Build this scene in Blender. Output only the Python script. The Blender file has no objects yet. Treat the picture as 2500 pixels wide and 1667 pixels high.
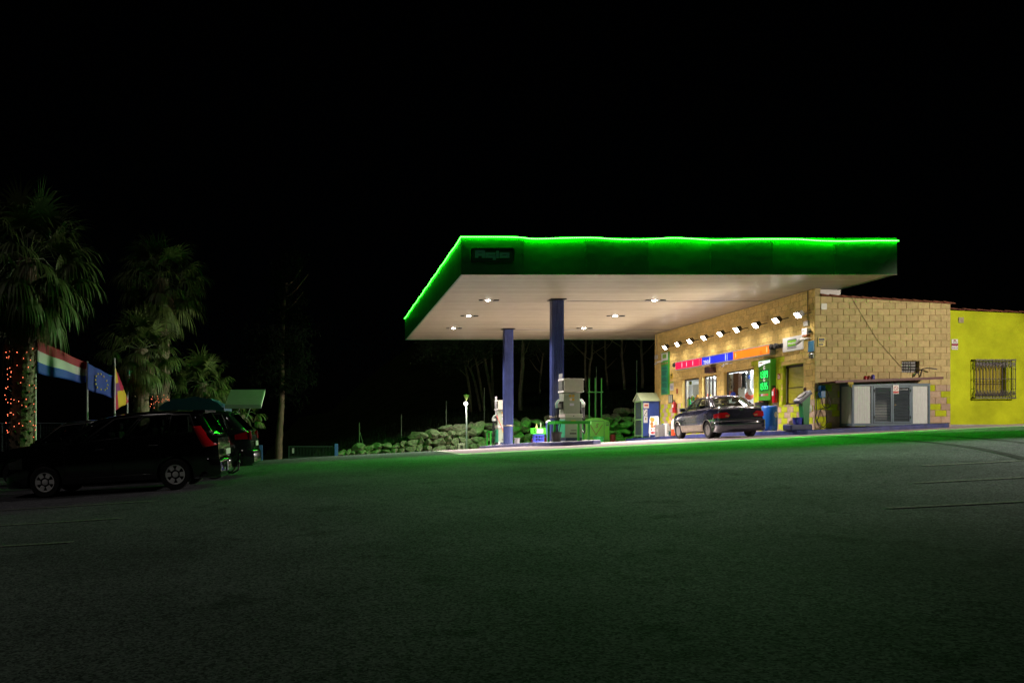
import bpy, bmesh, math, random
from mathutils import Vector, Matrix, noise
R = math.radians
sc = bpy.context.scene
COL = sc.collection
# ---------------------------------------------------------------- camera (shift lens, level), metres; y = away from the camera
FPX, CX, CY, ZC = 2060.0, 801.0, 1047.0, 1.72
cam_d = bpy.data.cameras.new('camera')
cam_d.sensor_fit = 'HORIZONTAL'; cam_d.sensor_width = 36.0; cam_d.lens = FPX / 2500 * 36
cam_d.shift_x = (1250 - CX) / 2500; cam_d.shift_y = (CY - 833.5) / 2500
cam_d.clip_start = 0.1; cam_d.clip_end = 2000
cam = bpy.data.objects.new('camera', cam_d); COL.objects.link(cam)
cam.location = (0, 0, ZC); cam.rotation_euler = (R(90), 0, 0)
sc.camera = cam
# ---------------------------------------------------------------- night sky
world = bpy.data.worlds.new('World'); sc.world = world; world.use_nodes = True
wn = world.node_tree.nodes; wn.clear()
sky = wn.new('ShaderNodeTexSky'); sky.sky_type = 'NISHITA'; sky.sun_disc = False
sky.sun_elevation = R(60); sky.sun_rotation = R(150)
bg = wn.new('ShaderNodeBackground'); bg.inputs['Strength'].default_value = 0.00006
wo = wn.new('ShaderNodeOutputWorld')
world.node_tree.links.new(sky.outputs[0], bg.inputs[0]); world.node_tree.links.new(bg.outputs[0], wo.inputs[0])
# fill added in place of ambient light: very weak sun from behind, to the right
sun_d = bpy.data.lights.new('ambient_fill', 'SUN'); sun_d.energy = 0.16; sun_d.angle = R(6); sun_d.color = (1.0, 0.90, 0.84)
sun = bpy.data.objects.new('ambient_fill', sun_d); COL.objects.link(sun)
sun.rotation_euler = (R(30), 0, R(-35))
# ---------------------------------------------------------------- exposure
vs = sc.view_settings
vs.view_transform = 'Standard'; vs.look = 'None'; vs.exposure = 0.0; vs.gamma = 1.0; vs.use_curve_mapping = False
cy = sc.cycles
cy.max_bounces = 8; cy.diffuse_bounces = 4; cy.glossy_bounces = 4; cy.transparent_max_bounces = 12
cy.sample_clamp_indirect = 4.0; cy.sample_clamp_direct = 0.0; cy.caustics_reflective = False; cy.caustics_refractive = False
cy.use_denoising = True
# lamp powers (watts)
P_DOWN, P_FLOOD, P_STREET, P_GLOBE, P_SHOP = 2500, 1500, 5200, 130, 420
LED_STRENGTH, LED_DOWN = 44.0, 60.0
random.seed(7)
# ================================================================ helpers
MATS = {}
def hexl(r, g, b):
    f = lambda c: (c / 255 / 12.92) if c <= 10.3 else ((c / 255 + .055) / 1.055) ** 2.4
    return (f(r), f(g), f(b))
def mat(name, col, rough=.6, metal=0., var=.0, vscale=6., bump=0., bscale=40., spec=.5, emit=None, es=0., coat=0., attr=False, alpha=None):
    """procedural principled material: base colour with noise variation, optional bump, optional colour attribute"""
    if name in MATS: return MATS[name]
    m = bpy.data.materials.new(name); m.use_nodes = True; MATS[name] = m
    nt = m.node_tree; N = nt.nodes; L = nt.links
    p = N['Principled BSDF']
    p.inputs['Base Color'].default_value = (*col, 1); p.inputs['Roughness'].default_value = rough
    p.inputs['Metallic'].default_value = metal; p.inputs['Specular IOR Level'].default_value = spec
    if coat: p.inputs['Coat Weight'].default_value = coat; p.inputs['Coat Roughness'].default_value = .03
    if emit is not None:
        p.inputs['Emission Color'].default_value = (*emit, 1); p.inputs['Emission Strength'].default_value = es
    tc = N.new('ShaderNodeTexCoord')
    src = None
    if attr:
        a = N.new('ShaderNodeAttribute'); a.attribute_name = 'Col'; src = a.outputs['Color']
    if var > 0:
        n1 = N.new('ShaderNodeTexNoise'); n1.inputs['Scale'].default_value = vscale; n1.inputs['Detail'].default_value = 6; n1.inputs['Roughness'].default_value = .65
        L.new(tc.outputs['Object'], n1.inputs['Vector'])
        mr = N.new('ShaderNodeMapRange'); mr.inputs[1].default_value = .3; mr.inputs[2].default_value = .7
        mr.inputs[3].default_value = 1 - var; mr.inputs[4].default_value = 1 + var * .6
        L.new(n1.outputs['Fac'], mr.inputs[0])
        mx = N.new('ShaderNodeMix'); mx.data_type = 'RGBA'; mx.blend_type = 'MULTIPLY'; mx.inputs['Factor'].default_value = 1
        if src is not None: L.new(src, mx.inputs[6])
        else: mx.inputs[6].default_value = (*col, 1)
        L.new(mr.outputs[0], mx.inputs[7]); src = mx.outputs[2]
        m2 = N.new('ShaderNodeMapRange'); m2.inputs[3].default_value = min(1, rough * 1.15); m2.inputs[4].default_value = rough * .85
        L.new(n1.outputs['Fac'], m2.inputs[0]); L.new(m2.outputs[0], p.inputs['Roughness'])
    if src is not None: L.new(src, p.inputs['Base Color'])
    if bump > 0:
        n2 = N.new('ShaderNodeTexNoise'); n2.inputs['Scale'].default_value = bscale; n2.inputs['Detail'].default_value = 5
        L.new(tc.outputs['Object'], n2.inputs['Vector'])
        b = N.new('ShaderNodeBump'); b.inputs['Strength'].default_value = min(1, bump); b.inputs['Distance'].default_value = .02
        L.new(n2.outputs['Fac'], b.inputs['Height']); L.new(b.outputs[0], p.inputs['Normal'])
    return m
def emat(name, col, s):
    m = bpy.data.materials.new(name); m.use_nodes = True; MATS[name] = m
    N = m.node_tree.nodes; N.clear(); e = N.new('ShaderNodeEmission'); o = N.new('ShaderNodeOutputMaterial')
    e.inputs[0].default_value = (*col, 1); e.inputs[1].default_value = s
    m.node_tree.links.new(e.outputs[0], o.inputs[0]); return m
def glassmat(name, tint, refl=.08, rough=.02):
    """thin pane: tinted see-through plus a mirror-like coat that grows at grazing angles"""
    m = bpy.data.materials.new(name); m.use_nodes = True; MATS[name] = m
    N = m.node_tree.nodes; L = m.node_tree.links; N.clear()
    t = N.new('ShaderNodeBsdfTransparent'); t.inputs[0].default_value = (*tint, 1)
    g = N.new('ShaderNodeBsdfGlossy'); g.inputs['Roughness'].default_value = rough; g.inputs[0].default_value = (1, 1, 1, 1)
    lw = N.new('ShaderNodeLayerWeight'); lw.inputs[0].default_value = .5
    f = N.new('ShaderNodeMath'); f.operation = 'POWER'; f.inputs[1].default_value = 5.; L.new(lw.outputs['Facing'], f.inputs[0])
    a = N.new('ShaderNodeMath'); a.operation = 'ADD'; a.use_clamp = True; a.inputs[1].default_value = refl
    mx = N.new('ShaderNodeMixShader'); o = N.new('ShaderNodeOutputMaterial')
    L.new(f.outputs[0], a.inputs[0]); L.new(a.outputs[0], mx.inputs[0]); L.new(t.outputs[0], mx.inputs[1]); L.new(g.outputs[0], mx.inputs[2])
    L.new(mx.outputs[0], o.inputs[0]); return m

def frame(o, u, v, n):
    M = Matrix.Identity(4)
    for i, a in enumerate((u, v, n)):
        for k in range(3): M[k][i] = a[k]
    for k in range(3): M[k][3] = o[k]
    return M
class MB:
    """collects shapes into ONE mesh; T is the local-to-world matrix of what is added next"""
    def __init__(s, T=None): s.bm = bmesh.new(); s.T = T or Matrix.Identity(4); s.ms = []; s.mi = 0; s.col = None; s.lay = None
    def mat(s, m):
        if m not in s.ms: s.ms.append(m)
        s.mi = s.ms.index(m); return s
    def color(s, c):
        if s.lay is None: s.lay = s.bm.loops.layers.float_color.new('Col')
        s.col = (*c, 1.); return s
    def v(s, p): return s.bm.verts.new(s.T @ Vector(p))
    def f(s, vs):
        try: q = s.bm.faces.new(vs)
        except ValueError: return None
        q.material_index = s.mi
        if s.lay is not None and s.col is not None:
            for l in q.loops: l[s.lay] = s.col
        return q
    def poly(s, pts): return s.f([s.v(p) for p in pts])
    def box(s, x0, x1, y0, y1, z0, z1, c=0.):
        """axis box (in T's frame), c = chamfer"""
        if c <= 0:
            a = [s.v((x, y, z)) for z in (z0, z1) for y in (y0, y1) for x in (x0, x1)]
            for i in ((0, 2, 3, 1), (4, 5, 7, 6), (0, 1, 5, 4), (2, 6, 7, 3), (0, 4, 6, 2), (1, 3, 7, 5)): s.f([a[k] for k in i])
            return s
        c = min(c, abs(x1 - x0) * .45, abs(y1 - y0) * .45, abs(z1 - z0) * .45)
        b = bmesh.new(); bmesh.ops.create_cube(b, size=1)
        for q in b.verts: q.co = Vector(((x0 + x1) / 2 + q.co.x * (x1 - x0), (y0 + y1) / 2 + q.co.y * (y1 - y0), (z0 + z1) / 2 + q.co.z * (z1 - z0)))
        bmesh.ops.bevel(b, geom=b.edges[:], offset=c, segments=2, profile=.5, affect='EDGES')
        return s.merge(b)
    def merge(s, b):
        b.verts.ensure_lookup_table(); b.verts.index_update()
        vs = [s.v(q.co) for q in b.verts]
        for q in b.faces: s.f([vs[k.index] for k in q.verts])
        b.free(); return s
    def merge_me(s, me, M=None):
        M = M or Matrix.Identity(4)
        vs = [s.v(M @ q.co) for q in me.vertices]
        for q in me.polygons: s.f([vs[k] for k in q.vertices])
        return s
    def ring(s, c, ax, r, n, ph=0., ry=None):
        ax = Vector(ax).normalized(); a = ax.orthogonal().normalized()
        if abs(ax.z) > .9: a = Vector((1, 0, 0)); a = (a - ax * a.dot(ax)).normalized()
        b = ax.cross(a)
        return [s.v(Vector(c) + a * math.cos(t) * r + b * math.sin(t) * (ry or r)) for t in (ph + 2 * math.pi * k / n for k in range(n))]
    def cyl(s, p0, p1, r0, r1=None, n=12, cap=True, ph=0.):
        p0 = Vector(p0); p1 = Vector(p1); r1 = r0 if r1 is None else r1
        A = s.ring(p0, p1 - p0, r0, n, ph); B = s.ring(p1, p1 - p0, r1, n, ph)
        for k in range(n): s.f([A[k], A[(k + 1) % n], B[(k + 1) % n], B[k]])
        if cap: s.f(A[::-1]); s.f(B)
        return s
    def tube(s, pts, r, n=8, r1=None, closed=False):
        pts = [Vector(p) for p in pts]; m = len(pts); prev = None; rings = []
        for i, p in enumerate(pts):
            d = (pts[(i + 1) % m] - pts[i - 1]) if closed else (pts[min(i + 1, m - 1)] - pts[max(i - 1, 0)])
            d.normalize()
            a = d.orthogonal().normalized() if prev is None else (prev - d * prev.dot(d)).normalized()
            prev = a; b = d.cross(a); rr = r if r1 is None else r + (r1 - r) * i / (m - 1)
            rings.append([s.v(p + a * math.cos(2 * math.pi * k / n) * rr + b * math.sin(2 * math.pi * k / n) * rr) for k in range(n)])
        for i in range(m if closed else m - 1):
            A, B = rings[i], rings[(i + 1) % m]
            for k in range(n): s.f([A[k], A[(k + 1) % n], B[(k + 1) % n], B[k]])
        if not closed: s.f(rings[0][::-1]); s.f(rings[-1])
        return s
    def lathe(s, prof, c=(0, 0, 0), n=16, ax=(0, 0, 1), cap=True):
        c = Vector(c); ax = Vector(ax).normalized(); rs = [s.ring(c + ax * z, ax, max(r, 1e-4), n) for r, z in prof]
        for A, B in zip(rs, rs[1:]):
            for k in range(n): s.f([A[k], A[(k + 1) % n], B[(k + 1) % n], B[k]])
        if cap: s.f(rs[0][::-1]); s.f(rs[-1])
        return s
    def prism(s, poly, fn0, fn1):
        """2-D outline given two maps from (a, b) to points: front and back caps plus sides"""
        A = [s.v(fn0(*p)) for p in poly]; B = [s.v(fn1(*p)) for p in poly]; n = len(poly)
        s.f(A[::-1]); s.f(B)
        for k in range(n): s.f([A[k], A[(k + 1) % n], B[(k + 1) % n], B[k]])
        return s
    def grid(s, fn, nu, nv, flip=False):
        g = [[s.v(fn(i / nu, j / nv)) for j in range(nv + 1)] for i in range(nu + 1)]
        for i in range(nu):
            for j in range(nv):
                q = [g[i][j], g[i + 1][j], g[i + 1][j + 1], g[i][j + 1]]
                s.f(q[::-1] if flip else q)
        return g
    def ball(s, c, r, sub=2, sc_=(1, 1, 1)):
        b = bmesh.new(); bmesh.ops.create_icosphere(b, subdivisions=sub, radius=1)
        for q in b.verts: q.co = Vector((c[0] + q.co.x * r * sc_[0], c[1] + q.co.y * r * sc_[1], c[2] + q.co.z * r * sc_[2]))
        return s.merge(b)
    def build(s, name, m=None, parent=None, smooth=None, solid=0., local=False, recalc=True, flat_base=False):
        me = bpy.data.meshes.new(name)
        if recalc: bmesh.ops.recalc_face_normals(s.bm, faces=s.bm.faces[:])
        off = Vector((0, 0, 0))
        if parent is None and not local and len(s.bm.verts):
            xs = [q.co.x for q in s.bm.verts]; ys = [q.co.y for q in s.bm.verts]; zs = [q.co.z for q in s.bm.verts]
            off = Vector(((min(xs) + max(xs)) / 2, (min(ys) + max(ys)) / 2, min(zs)))
        elif parent is not None and not local:
            q = parent
            while q is not None: off += q.location; q = q.parent
        if off.length:
            for q in s.bm.verts: q.co -= off
        s.bm.to_mesh(me); s.bm.free()
        for x in ([m] if m is not None and not s.ms else s.ms): me.materials.append(x)
        if smooth is not None:
            for q in me.polygons: q.use_smooth = True
            me.set_sharp_from_angle(angle=R(smooth))
        o = bpy.data.objects.new(name, me); COL.objects.link(o)
        if parent is not None: o.parent = parent
        else: o.location = off
        return o
def tag(o, label, cat, group=None, kind=None):
    if label: o['label'] = label
    if cat: o['category'] = cat
    if group: o['group'] = group
    if kind: o['kind'] = kind
    return o
def thing(name, label, cat, loc=(0, 0, 0), group=None):
    o = bpy.data.objects.new(name, None); COL.objects.link(o); o.location = loc; o.empty_display_size = .2
    return tag(o, label, cat, group)
KIDS = {}
def copy_tree(o, M=None, label=None, parent=None):
    """a copy of a thing, its parts and their sub-parts (mesh data shared)"""
    c = o.copy(); COL.objects.link(c)
    if parent is not None: c.parent = parent
    for k in [x for x in COL.objects if x.parent is o]: copy_tree(k, None, None, c)
    if M is not None: c.matrix_world = M
    if label: c['label'] = label
    return c
def text_mesh(txt, size=1., bold=0.):
    cu = bpy.data.curves.new('lettering', 'FONT'); cu.body = txt; cu.size = size; cu.offset = bold; cu.resolution_u = 2
    o = bpy.data.objects.new('lettering', cu); COL.objects.link(o)
    dg = bpy.context.evaluated_depsgraph_get(); me = bpy.data.meshes.new_from_object(o.evaluated_get(dg))
    bpy.data.objects.remove(o); bpy.data.curves.remove(cu); return me
def text(mb, txt, u, v, h, n=.004, w=None, bold=0.):
    """lettering in mb's frame, left-bottom at (u, v), cap height h, optional total width w"""
    me = text_mesh(txt, 1., bold)
    xs = [q.co.x for q in me.vertices]; ys = [q.co.y for q in me.vertices]
    sy = h / max(.01, max(ys) - min(ys)); sx = sy if w is None else w / (max(xs) - min(xs))
    M = Matrix.Translation((u - min(xs) * sx, v - min(ys) * sy, n)) @ Matrix.Diagonal((sx, sy, 1, 1))
    mb.merge_me(me, M); bpy.data.meshes.remove(me)
def P(px, py, D): return Vector(((px - CX) / FPX * D, D, ZC + (CY - py) / FPX * D))
def lerp(a, b, t): return a + (b - a) * t
def interp(tab, x):
    """smooth (Catmull-Rom style) table lookup"""
    if x <= tab[0][0]: return tab[0][1]
    if x >= tab[-1][0]: return tab[-1][1]
    for i in range(len(tab) - 1):
        if x <= tab[i + 1][0]:
            x0, y0 = tab[i]; x1, y1 = tab[i + 1]; h = x1 - x0
            m0 = (y1 - tab[i - 1][1]) / (x1 - tab[i - 1][0]) if i > 0 else (y1 - y0) / h
            m1 = (tab[i + 2][1] - y0) / (tab[i + 2][0] - x0) if i + 2 < len(tab) else (y1 - y0) / h
            t = (x - x0) / h
            return (2*t**3-3*t*t+1)*y0 + (t**3-2*t*t+t)*h*m0 + (-2*t**3+3*t*t)*y1 + (t**3-t*t)*h*m1
GT = [(-10, -1.95), (0, -1.72), (6, -1.55), (12, -1.28), (17.5, -1.08), (23, -1.04), (28, -1.015), (31, -1.04), (34, -1.10), (42, -1.37), (52, -1.74), (60, -2.05), (80, -2.7), (140, -4.5)]
LT = [(-60, -2.6), (-20, -1.22), (-6, -.37), (0, 0), (8, .40), (16, .80), (24, 1.18), (40, 1.7), (90, 2.4)]
def gz(x, y): return ZC + interp(GT, y) + interp(LT, x)
def spot(name, loc, aim, watts, angle, blend=.3, soft=.06, col=(1, .93, .84), parent=None):
    d = bpy.data.lights.new(name, 'SPOT'); d.energy = watts; d.spot_size = R(angle); d.spot_blend = blend; d.shadow_soft_size = soft; d.color = col
    o = bpy.data.objects.new(name, d); COL.objects.link(o)
    o.location = loc; o.rotation_euler = Vector(aim).to_track_quat('-Z', 'Y').to_euler()
    if parent is not None: o.parent = parent; o.location = Vector(loc) - parent.location
    return o
# ================================================================ materials of the setting
def ground_mat(name, c, rough, speckle, sscale, big=.35, tint=(1, 1, 1)):
    m = bpy.data.materials.new(name); m.use_nodes = True; N = m.node_tree.nodes; L = m.node_tree.links; p = N['Principled BSDF']
    tc = N.new('ShaderNodeTexCoord')
    def nz(s, d, r=.6):
        n = N.new('ShaderNodeTexNoise'); n.inputs['Scale'].default_value = s; n.inputs['Detail'].default_value = d; n.inputs['Roughness'].default_value = r
        L.new(tc.outputs['Object'], n.inputs['Vector']); return n.outputs['Fac']
    def mr(x, a, b, lo=.3, hi=.7):
        q = N.new('ShaderNodeMapRange'); q.inputs[1].default_value = lo; q.inputs[2].default_value = hi; q.inputs[3].default_value = a; q.inputs[4].default_value = b
        L.new(x, q.inputs[0]); return q.outputs[0]
    def mul(a, b):
        q = N.new('ShaderNodeMath'); q.operation = 'MULTIPLY'; L.new(a, q.inputs[0]); L.new(b, q.inputs[1]); return q.outputs[0]
    vo = N.new('ShaderNodeTexVoronoi'); vo.inputs['Scale'].default_value = sscale; L.new(tc.outputs['Object'], vo.inputs['Vector'])
    hs = N.new('ShaderNodeSeparateColor'); L.new(vo.outputs['Color'], hs.inputs[0])
    grain = mr(hs.outputs[0], 1 - speckle, 1 + speckle, 0, 1)
    mid = mr(nz(9., 5, .7), 1 - speckle * .2, 1 + speckle * .2)
    larg = mr(nz(.45, 5), 1 - big, 1 + big)
    val = mul(mul(grain, mid), larg)
    # stains with a shape of their own, and fine cracks
    st = mr(nz(.9, 4, .7), 1, .62, .56, .66)
    wv = N.new('ShaderNodeVectorMath'); wv.operation = 'ADD'; nv = N.new('ShaderNodeTexNoise'); nv.inputs['Scale'].default_value = 1.3; L.new(tc.outputs['Object'], nv.inputs['Vector'])
    L.new(tc.outputs['Object'], wv.inputs[0]); L.new(nv.outputs['Color'], wv.inputs[1])
    vc = N.new('ShaderNodeTexVoronoi'); vc.feature = 'DISTANCE_TO_EDGE'; vc.inputs['Scale'].default_value = .22; L.new(wv.outputs[0], vc.inputs['Vector'])
    crk = mr(vc.outputs['Distance'], .72, 1, .001, .004)
    val = mul(mul(val, st), crk)
    cm = N.new('ShaderNodeVectorMath'); cm.operation = 'SCALE'; cm.inputs[0].default_value = c; L.new(val, cm.inputs['Scale'])
    L.new(cm.outputs[0], p.inputs['Base Color'])
    p.inputs['Roughness'].default_value = rough; p.inputs['Specular IOR Level'].default_value = .007; p.inputs['Diffuse Roughness'].default_value = .3
    b = N.new('ShaderNodeBump'); b.inputs['Strength'].default_value = .7; b.inputs['Distance'].default_value = .012
    L.new(grain, b.inputs['Height']); L.new(b.outputs[0], p.inputs['Normal']); return m
asphalt = ground_mat('asphalt', (.084, .085, .094), .8, .62, 55., .30)
concrete = ground_mat('concrete apron', (.40, .35, .355), .62, .12, 60., .16)
paint_road = mat('worn road paint', (.19, .19, .18), .9, var=.7, vscale=22, spec=.0)
hillgrass = ground_mat('hill soil and grass', (.010, .016, .005), .95, .5, 9., .5)
kerb_blue = mat('blue kerb paint', (.030, .042, .19), .45, var=.55, vscale=5, bump=.4, bscale=30)
pave_top = mat('pavement concrete', (.30, .29, .28), .8, var=.3, vscale=4, bump=.3)
# ================================================================ ground, apron, markings
def sheet(name, xs, ys, m, dz=0., fn=None):
    mb = MB(); g = [[mb.v((x, y, (fn or gz)(x, y) + dz)) for y in ys] for x in xs]
    for i in range(len(xs) - 1):
        for j in range(len(ys) - 1): mb.f([g[i][j], g[i + 1][j], g[i + 1][j + 1], g[i][j + 1]])
    o = mb.build(name, m, local=True, smooth=60); return o
def steps(*seg):
    out = []
    for a, b, d in seg:
        n = max(1, round((b - a) / d)); out += [a + (b - a) * k / n for k in range(n)]
    return out + [seg[-1][1]]
tag(sheet('ground', steps((-70, -14, 7), (-14, 28, .5), (28, 100, 8)), steps((-12, 0, 2), (0, 56, .5), (56, 150, 9)), asphalt), 'dark asphalt forecourt sloping down to the left', None, kind='structure')
def apron_edge(t): return None
mb = MB()
nx, ny = 60, 50
def apf(u, v):
    x = lerp(4.1, 40, u); y0 = 26.5 + max(0, x - 4) * .02; y = lerp(y0, 48.5, v); return (x, y, gz(x, y) + .005)
mb.grid(apf, nx, ny); tag(mb.build('concrete_apron', concrete, local=True, smooth=60), 'pale concrete slab under the canopy', None, kind='structure')
# expansion joints in the slab: narrow dark strips
joint = mat('slab joint', (.05, .048, .045), .9)
mb = MB()
def strip(mb, a, b, w, dz=.009, n=24):
    a = Vector(a); b = Vector(b); d = (b - a).normalized(); s_ = Vector((-d.y, d.x)) * w / 2
    pr = None
    for k in range(n + 1):
        p = a.lerp(b, k / n); q = [mb.v((p.x + s * s_.x, p.y + s * s_.y, gz(p.x + s * s_.x, p.y + s * s_.y) + dz)) for s in (-1, 1)]
        if pr: mb.f([pr[0], pr[1], q[1], q[0]])
        pr = q
for y in (29.5, 34, 38.5, 43): strip(mb, (4.2, y), (16, y), .02)
for x in (6.4, 11.2, 13.6): strip(mb, (x, 27.2), (x, 48), .02)
strip(mb, (4.08, 26.3), (4.08, 34), .12)
tag(mb.build('slab_joint_lines', joint, local=True), 'dark joints between the slabs under the canopy', None, kind='structure')
mb = MB()
def mark(ax, ay, bx, by, w=.1): strip(mb, (ax, ay), (bx, by), w, .010)
for (xl, xr, py) in ((2254, 2700, 1137.5), (2232, 2700, 1180), (2168, 2700, 1241)):
    # depth where the sloping ground projects to that row
    best = min((abs(CY + (ZC - gz((xl - CX) / FPX * D, D)) / D * FPX - py), D) for D in [8 + .05 * k for k in range(500)])[1]
    mark((xl - CX) / FPX * best, best, (xr - CX) / FPX * best + 2, best)
for (xr, py) in ((300, 1265), (180, 1324), (380, 1223)):
    best = min((abs(CY + (ZC - gz((xr - CX) / FPX * D, D)) / D * FPX - py), D) for D in [8 + .05 * k for k in range(400)])[1]
    mark((xr - CX) / FPX * best - 6, best + .15, (xr - CX) / FPX * best, best, .09)
mark(18.35, 28.1, 18.9, 27.0, .12); mark(15.5, 27.6, 15.9, 26.6, .12)
mbt = MB(); q0 = []
for off in (0, 1.45):
    prv = None
    for k in range(50):
        t = k / 49; x = 15.6 - 4.2 * t ** 1.6 + off * .2; y = 26.0 - 13 * t + off * .9 * t; 
        d = Vector((-4.2 * 1.6 * max(t, .02) ** .6, -13)).normalized(); s_ = Vector((-d.y, d.x)) * .09; x += off * .95; q = [mbt.v((x + e * s_.x, y + e * s_.y, gz(x + e * s_.x, y + e * s_.y) + .006)) for e in (-1, 1)]
        if prv: mbt.f([prv[0], prv[1], q[1], q[0]])
        prv = q
tag(mbt.build('tyre_marks', mat('tyre rubber on asphalt', (.046, .046, .047), .95, var=.5, vscale=8, spec=.0), local=True), 'faint dark tyre marks curving over the asphalt', None, kind='structure')
tag(mb.build('road_markings', paint_road, local=True), 'worn painted bay lines on the asphalt', None, kind='structure')
# pavement with a blue kerb along the shop and round its corner
XK, YK = 16.1, 28.95
def kz(x, y): return gz(x, y) + .16
mb = MB()
outer = [(XK + .25, 46.0)] + [(XK, 45.6 - k * (45.6 - YK - .3) / 24) for k in range(25)] + [(XK + .1, YK + .08), (XK + .35, YK)] + [(lerp(XK + .6, 21.25, k / 8), YK) for k in range(9)] + [(21.5, YK + .25), (21.55, 30.3)]
inner = [(17.5, 46.0)] + [(17.5, 45.6 - k * (45.6 - YK - 1.3) / 24) for k in range(25)] + [(17.5, 30.2)] * 2 + [(lerp(17.5, 21.2, k / 8), 30.2) for k in range(9)] + [(21.2, 30.25), (21.2, 30.3)]
mb.mat(kerb_blue)
pv = None
for (ox, oy), (ix, iy) in zip(outer, inner):
    q = [mb.v((ox, oy, gz(ox, oy) - .1)), mb.v((ox, oy, kz(ox, oy) - .02)), mb.v((ox + (.02 if oy > YK + .2 else 0), oy + (.02 if oy < YK + .2 else 0), kz(ox, oy))), mb.v((lerp(ox, ix, .14), lerp(oy, iy, .14), kz(ox, oy))), mb.v((ix, iy, kz(ox, oy) + .002))]
    if pv:
        mb.mat(kerb_blue); mb.f([pv[0], q[0], q[1], pv[1]]); mb.f([pv[1], q[1], q[2], pv[2]]); mb.f([pv[2], q[2], q[3], pv[3]])
        mb.mat(pave_top); mb.f([pv[3], q[3], q[4], pv[4]])
    pv = q
tag(mb.build('pavement', None, local=True), 'raised pavement with blue painted kerb in front of the shop', None, kind='structure')
# hillside behind the boulder wall
def HW(x): return interp([(-6, -.3), (.4, .3), (2, .5), (4, .8), (5.5, 1.1), (7, 1.45), (9, 1.65), (12, 1.6), (16, 1.75), (20, 2.0), (30, 2.3), (60, 3)], x)
def hz(x, y): return gz(x, 54.5) + HW(x) - .25 + (y - 54.5) * (.05 + .11 * min(1, max(0, (x - 0) / 16))) + .25 * noise.noise(Vector((x * .3, y * .3, 0)))
tag(sheet('hillside', steps((-5, 20, .8), (20, 70, 4)), steps((54.6, 70, .8), (70, 150, 8)), hillgrass, fn=lambda x, y: max(hz(x, y), gz(x, y) - .3)), 'dark grassy slope rising behind the boulders', None, kind='structure')
grassm = mat('grass blades', (.015, .028, .007), .9, var=.4, vscale=1.5)
mb = MB(); rg = random.Random(3)
for k in range(9000):
    x = rg.uniform(-1, 22); y = 54.8 + rg.random() ** 2 * 12; z = max(hz(x, y), gz(x, y) - .3); h = rg.uniform(.12, .4); a = rg.uniform(0, 6.28); w = .02
    dx, dy = math.cos(a), math.sin(a); l = rg.uniform(.02, .16)
    mb.f([mb.v((x - dx * w, y - dy * w, z - .03)), mb.v((x + dx * w, y + dy * w, z - .03)), mb.v((x + dy * l, y - dx * l, z + h))])
tag(mb.build('hill_grass', grassm, local=True, recalc=False), 'rough grass along the top of the boulder wall', None, kind='stuff')
# ================================================================ canopy
XL, XR, YF, YB, ZU, HF = 4.30, 18.34, 27.2, 47.25, ZC + 5.0, 1.16
fasc = mat('green fascia paint', (.006, .105, .024), .5, var=.30, vscale=.9, bump=.05, bscale=3)
ceilm = mat('cream ceiling slats', (.34, .28, .195), .40, var=.06, vscale=2, attr=True, spec=.4)
canopy = thing('canopy', 'flat green forecourt canopy with a cream slatted ceiling on two blue columns', 'canopy', ((XL + XR) / 2, (YF + YB) / 2, gz(11, 37)))
mb = MB()
nj = 7
for k in range(nj):          # front fascia: pressed panels with narrow joints between them
    xa = lerp(XL, XR, k / nj); xb = lerp(XL, XR, (k + 1) / nj)
    mb.box(xa + (.003 if k else 0), xb - (.003 if k < nj - 1 else 0), YF + .0015 * (k % 2), YF + .06, ZU - .02, ZU + HF)
mb.box(XL, XR, YF + .02, YF + .058, ZU - .015, ZU + HF - .005)
mb.build('fascia', fasc, canopy)
mb = MB(); mb.box(XL, XR, YB - .06, YB, ZU - .02, ZU + HF); mb.build('rear_fascia', fasc, canopy)
for xa in (XL, XR - .06): mb = MB(); mb.box(xa, xa + .06, YF + .06, YB - .06, ZU - .02, ZU + HF); mb.build('side_fascia', fasc, canopy)
mb = MB(); mb.box(XL + .004, XR - .004, YF - .004, YF + .02, ZU - .035, ZU - .021); mb.build('drip_edge', mat('grubby cream edge', (.40, .34, .24), .5, var=.4, vscale=6), canopy)
mb = MB(); mb.box(XL + .06, XR - .06, YF + .06, YB - .06, ZU + .55, ZU + .62); mb.build('roof_deck', mat('canopy roof sheet', (.3, .3, .3), .8), canopy)
mb = MB(); n = 84; dy = (YB - YF - .14) / n
for k in range(n):
    y0 = YF + .07 + k * dy; y1 = y0 + dy
    kk_ = random.uniform(.84, 1.1); mb.color((.34 * kk_, .28 * kk_, .195 * kk_))
    pr = [(y0, .03), (y0 + .012, .03), (y0 + .02, .004), (y0 + .05, 0), (y1 - .03, 0), (y1, .006)]
    for (ya, za), (yb, zb) in zip(pr, pr[1:]): mb.poly([(XL + .06, ya, ZU + za), (XR - .06, ya, ZU + za), (XR - .06, yb, ZU + zb), (XL + .06, yb, ZU + zb)])
mb.build('slatted_ceiling', ceilm, canopy, recalc=False)
mb = MB()
for y in (32.95, 42.45): mb.tube([(9.3, y, ZU - .012), (17.2, y, ZU - .012)], .012, 6)
mb.build('ceiling_conduit', mat('grey conduit', (.25, .24, .22), .5), canopy)
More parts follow.
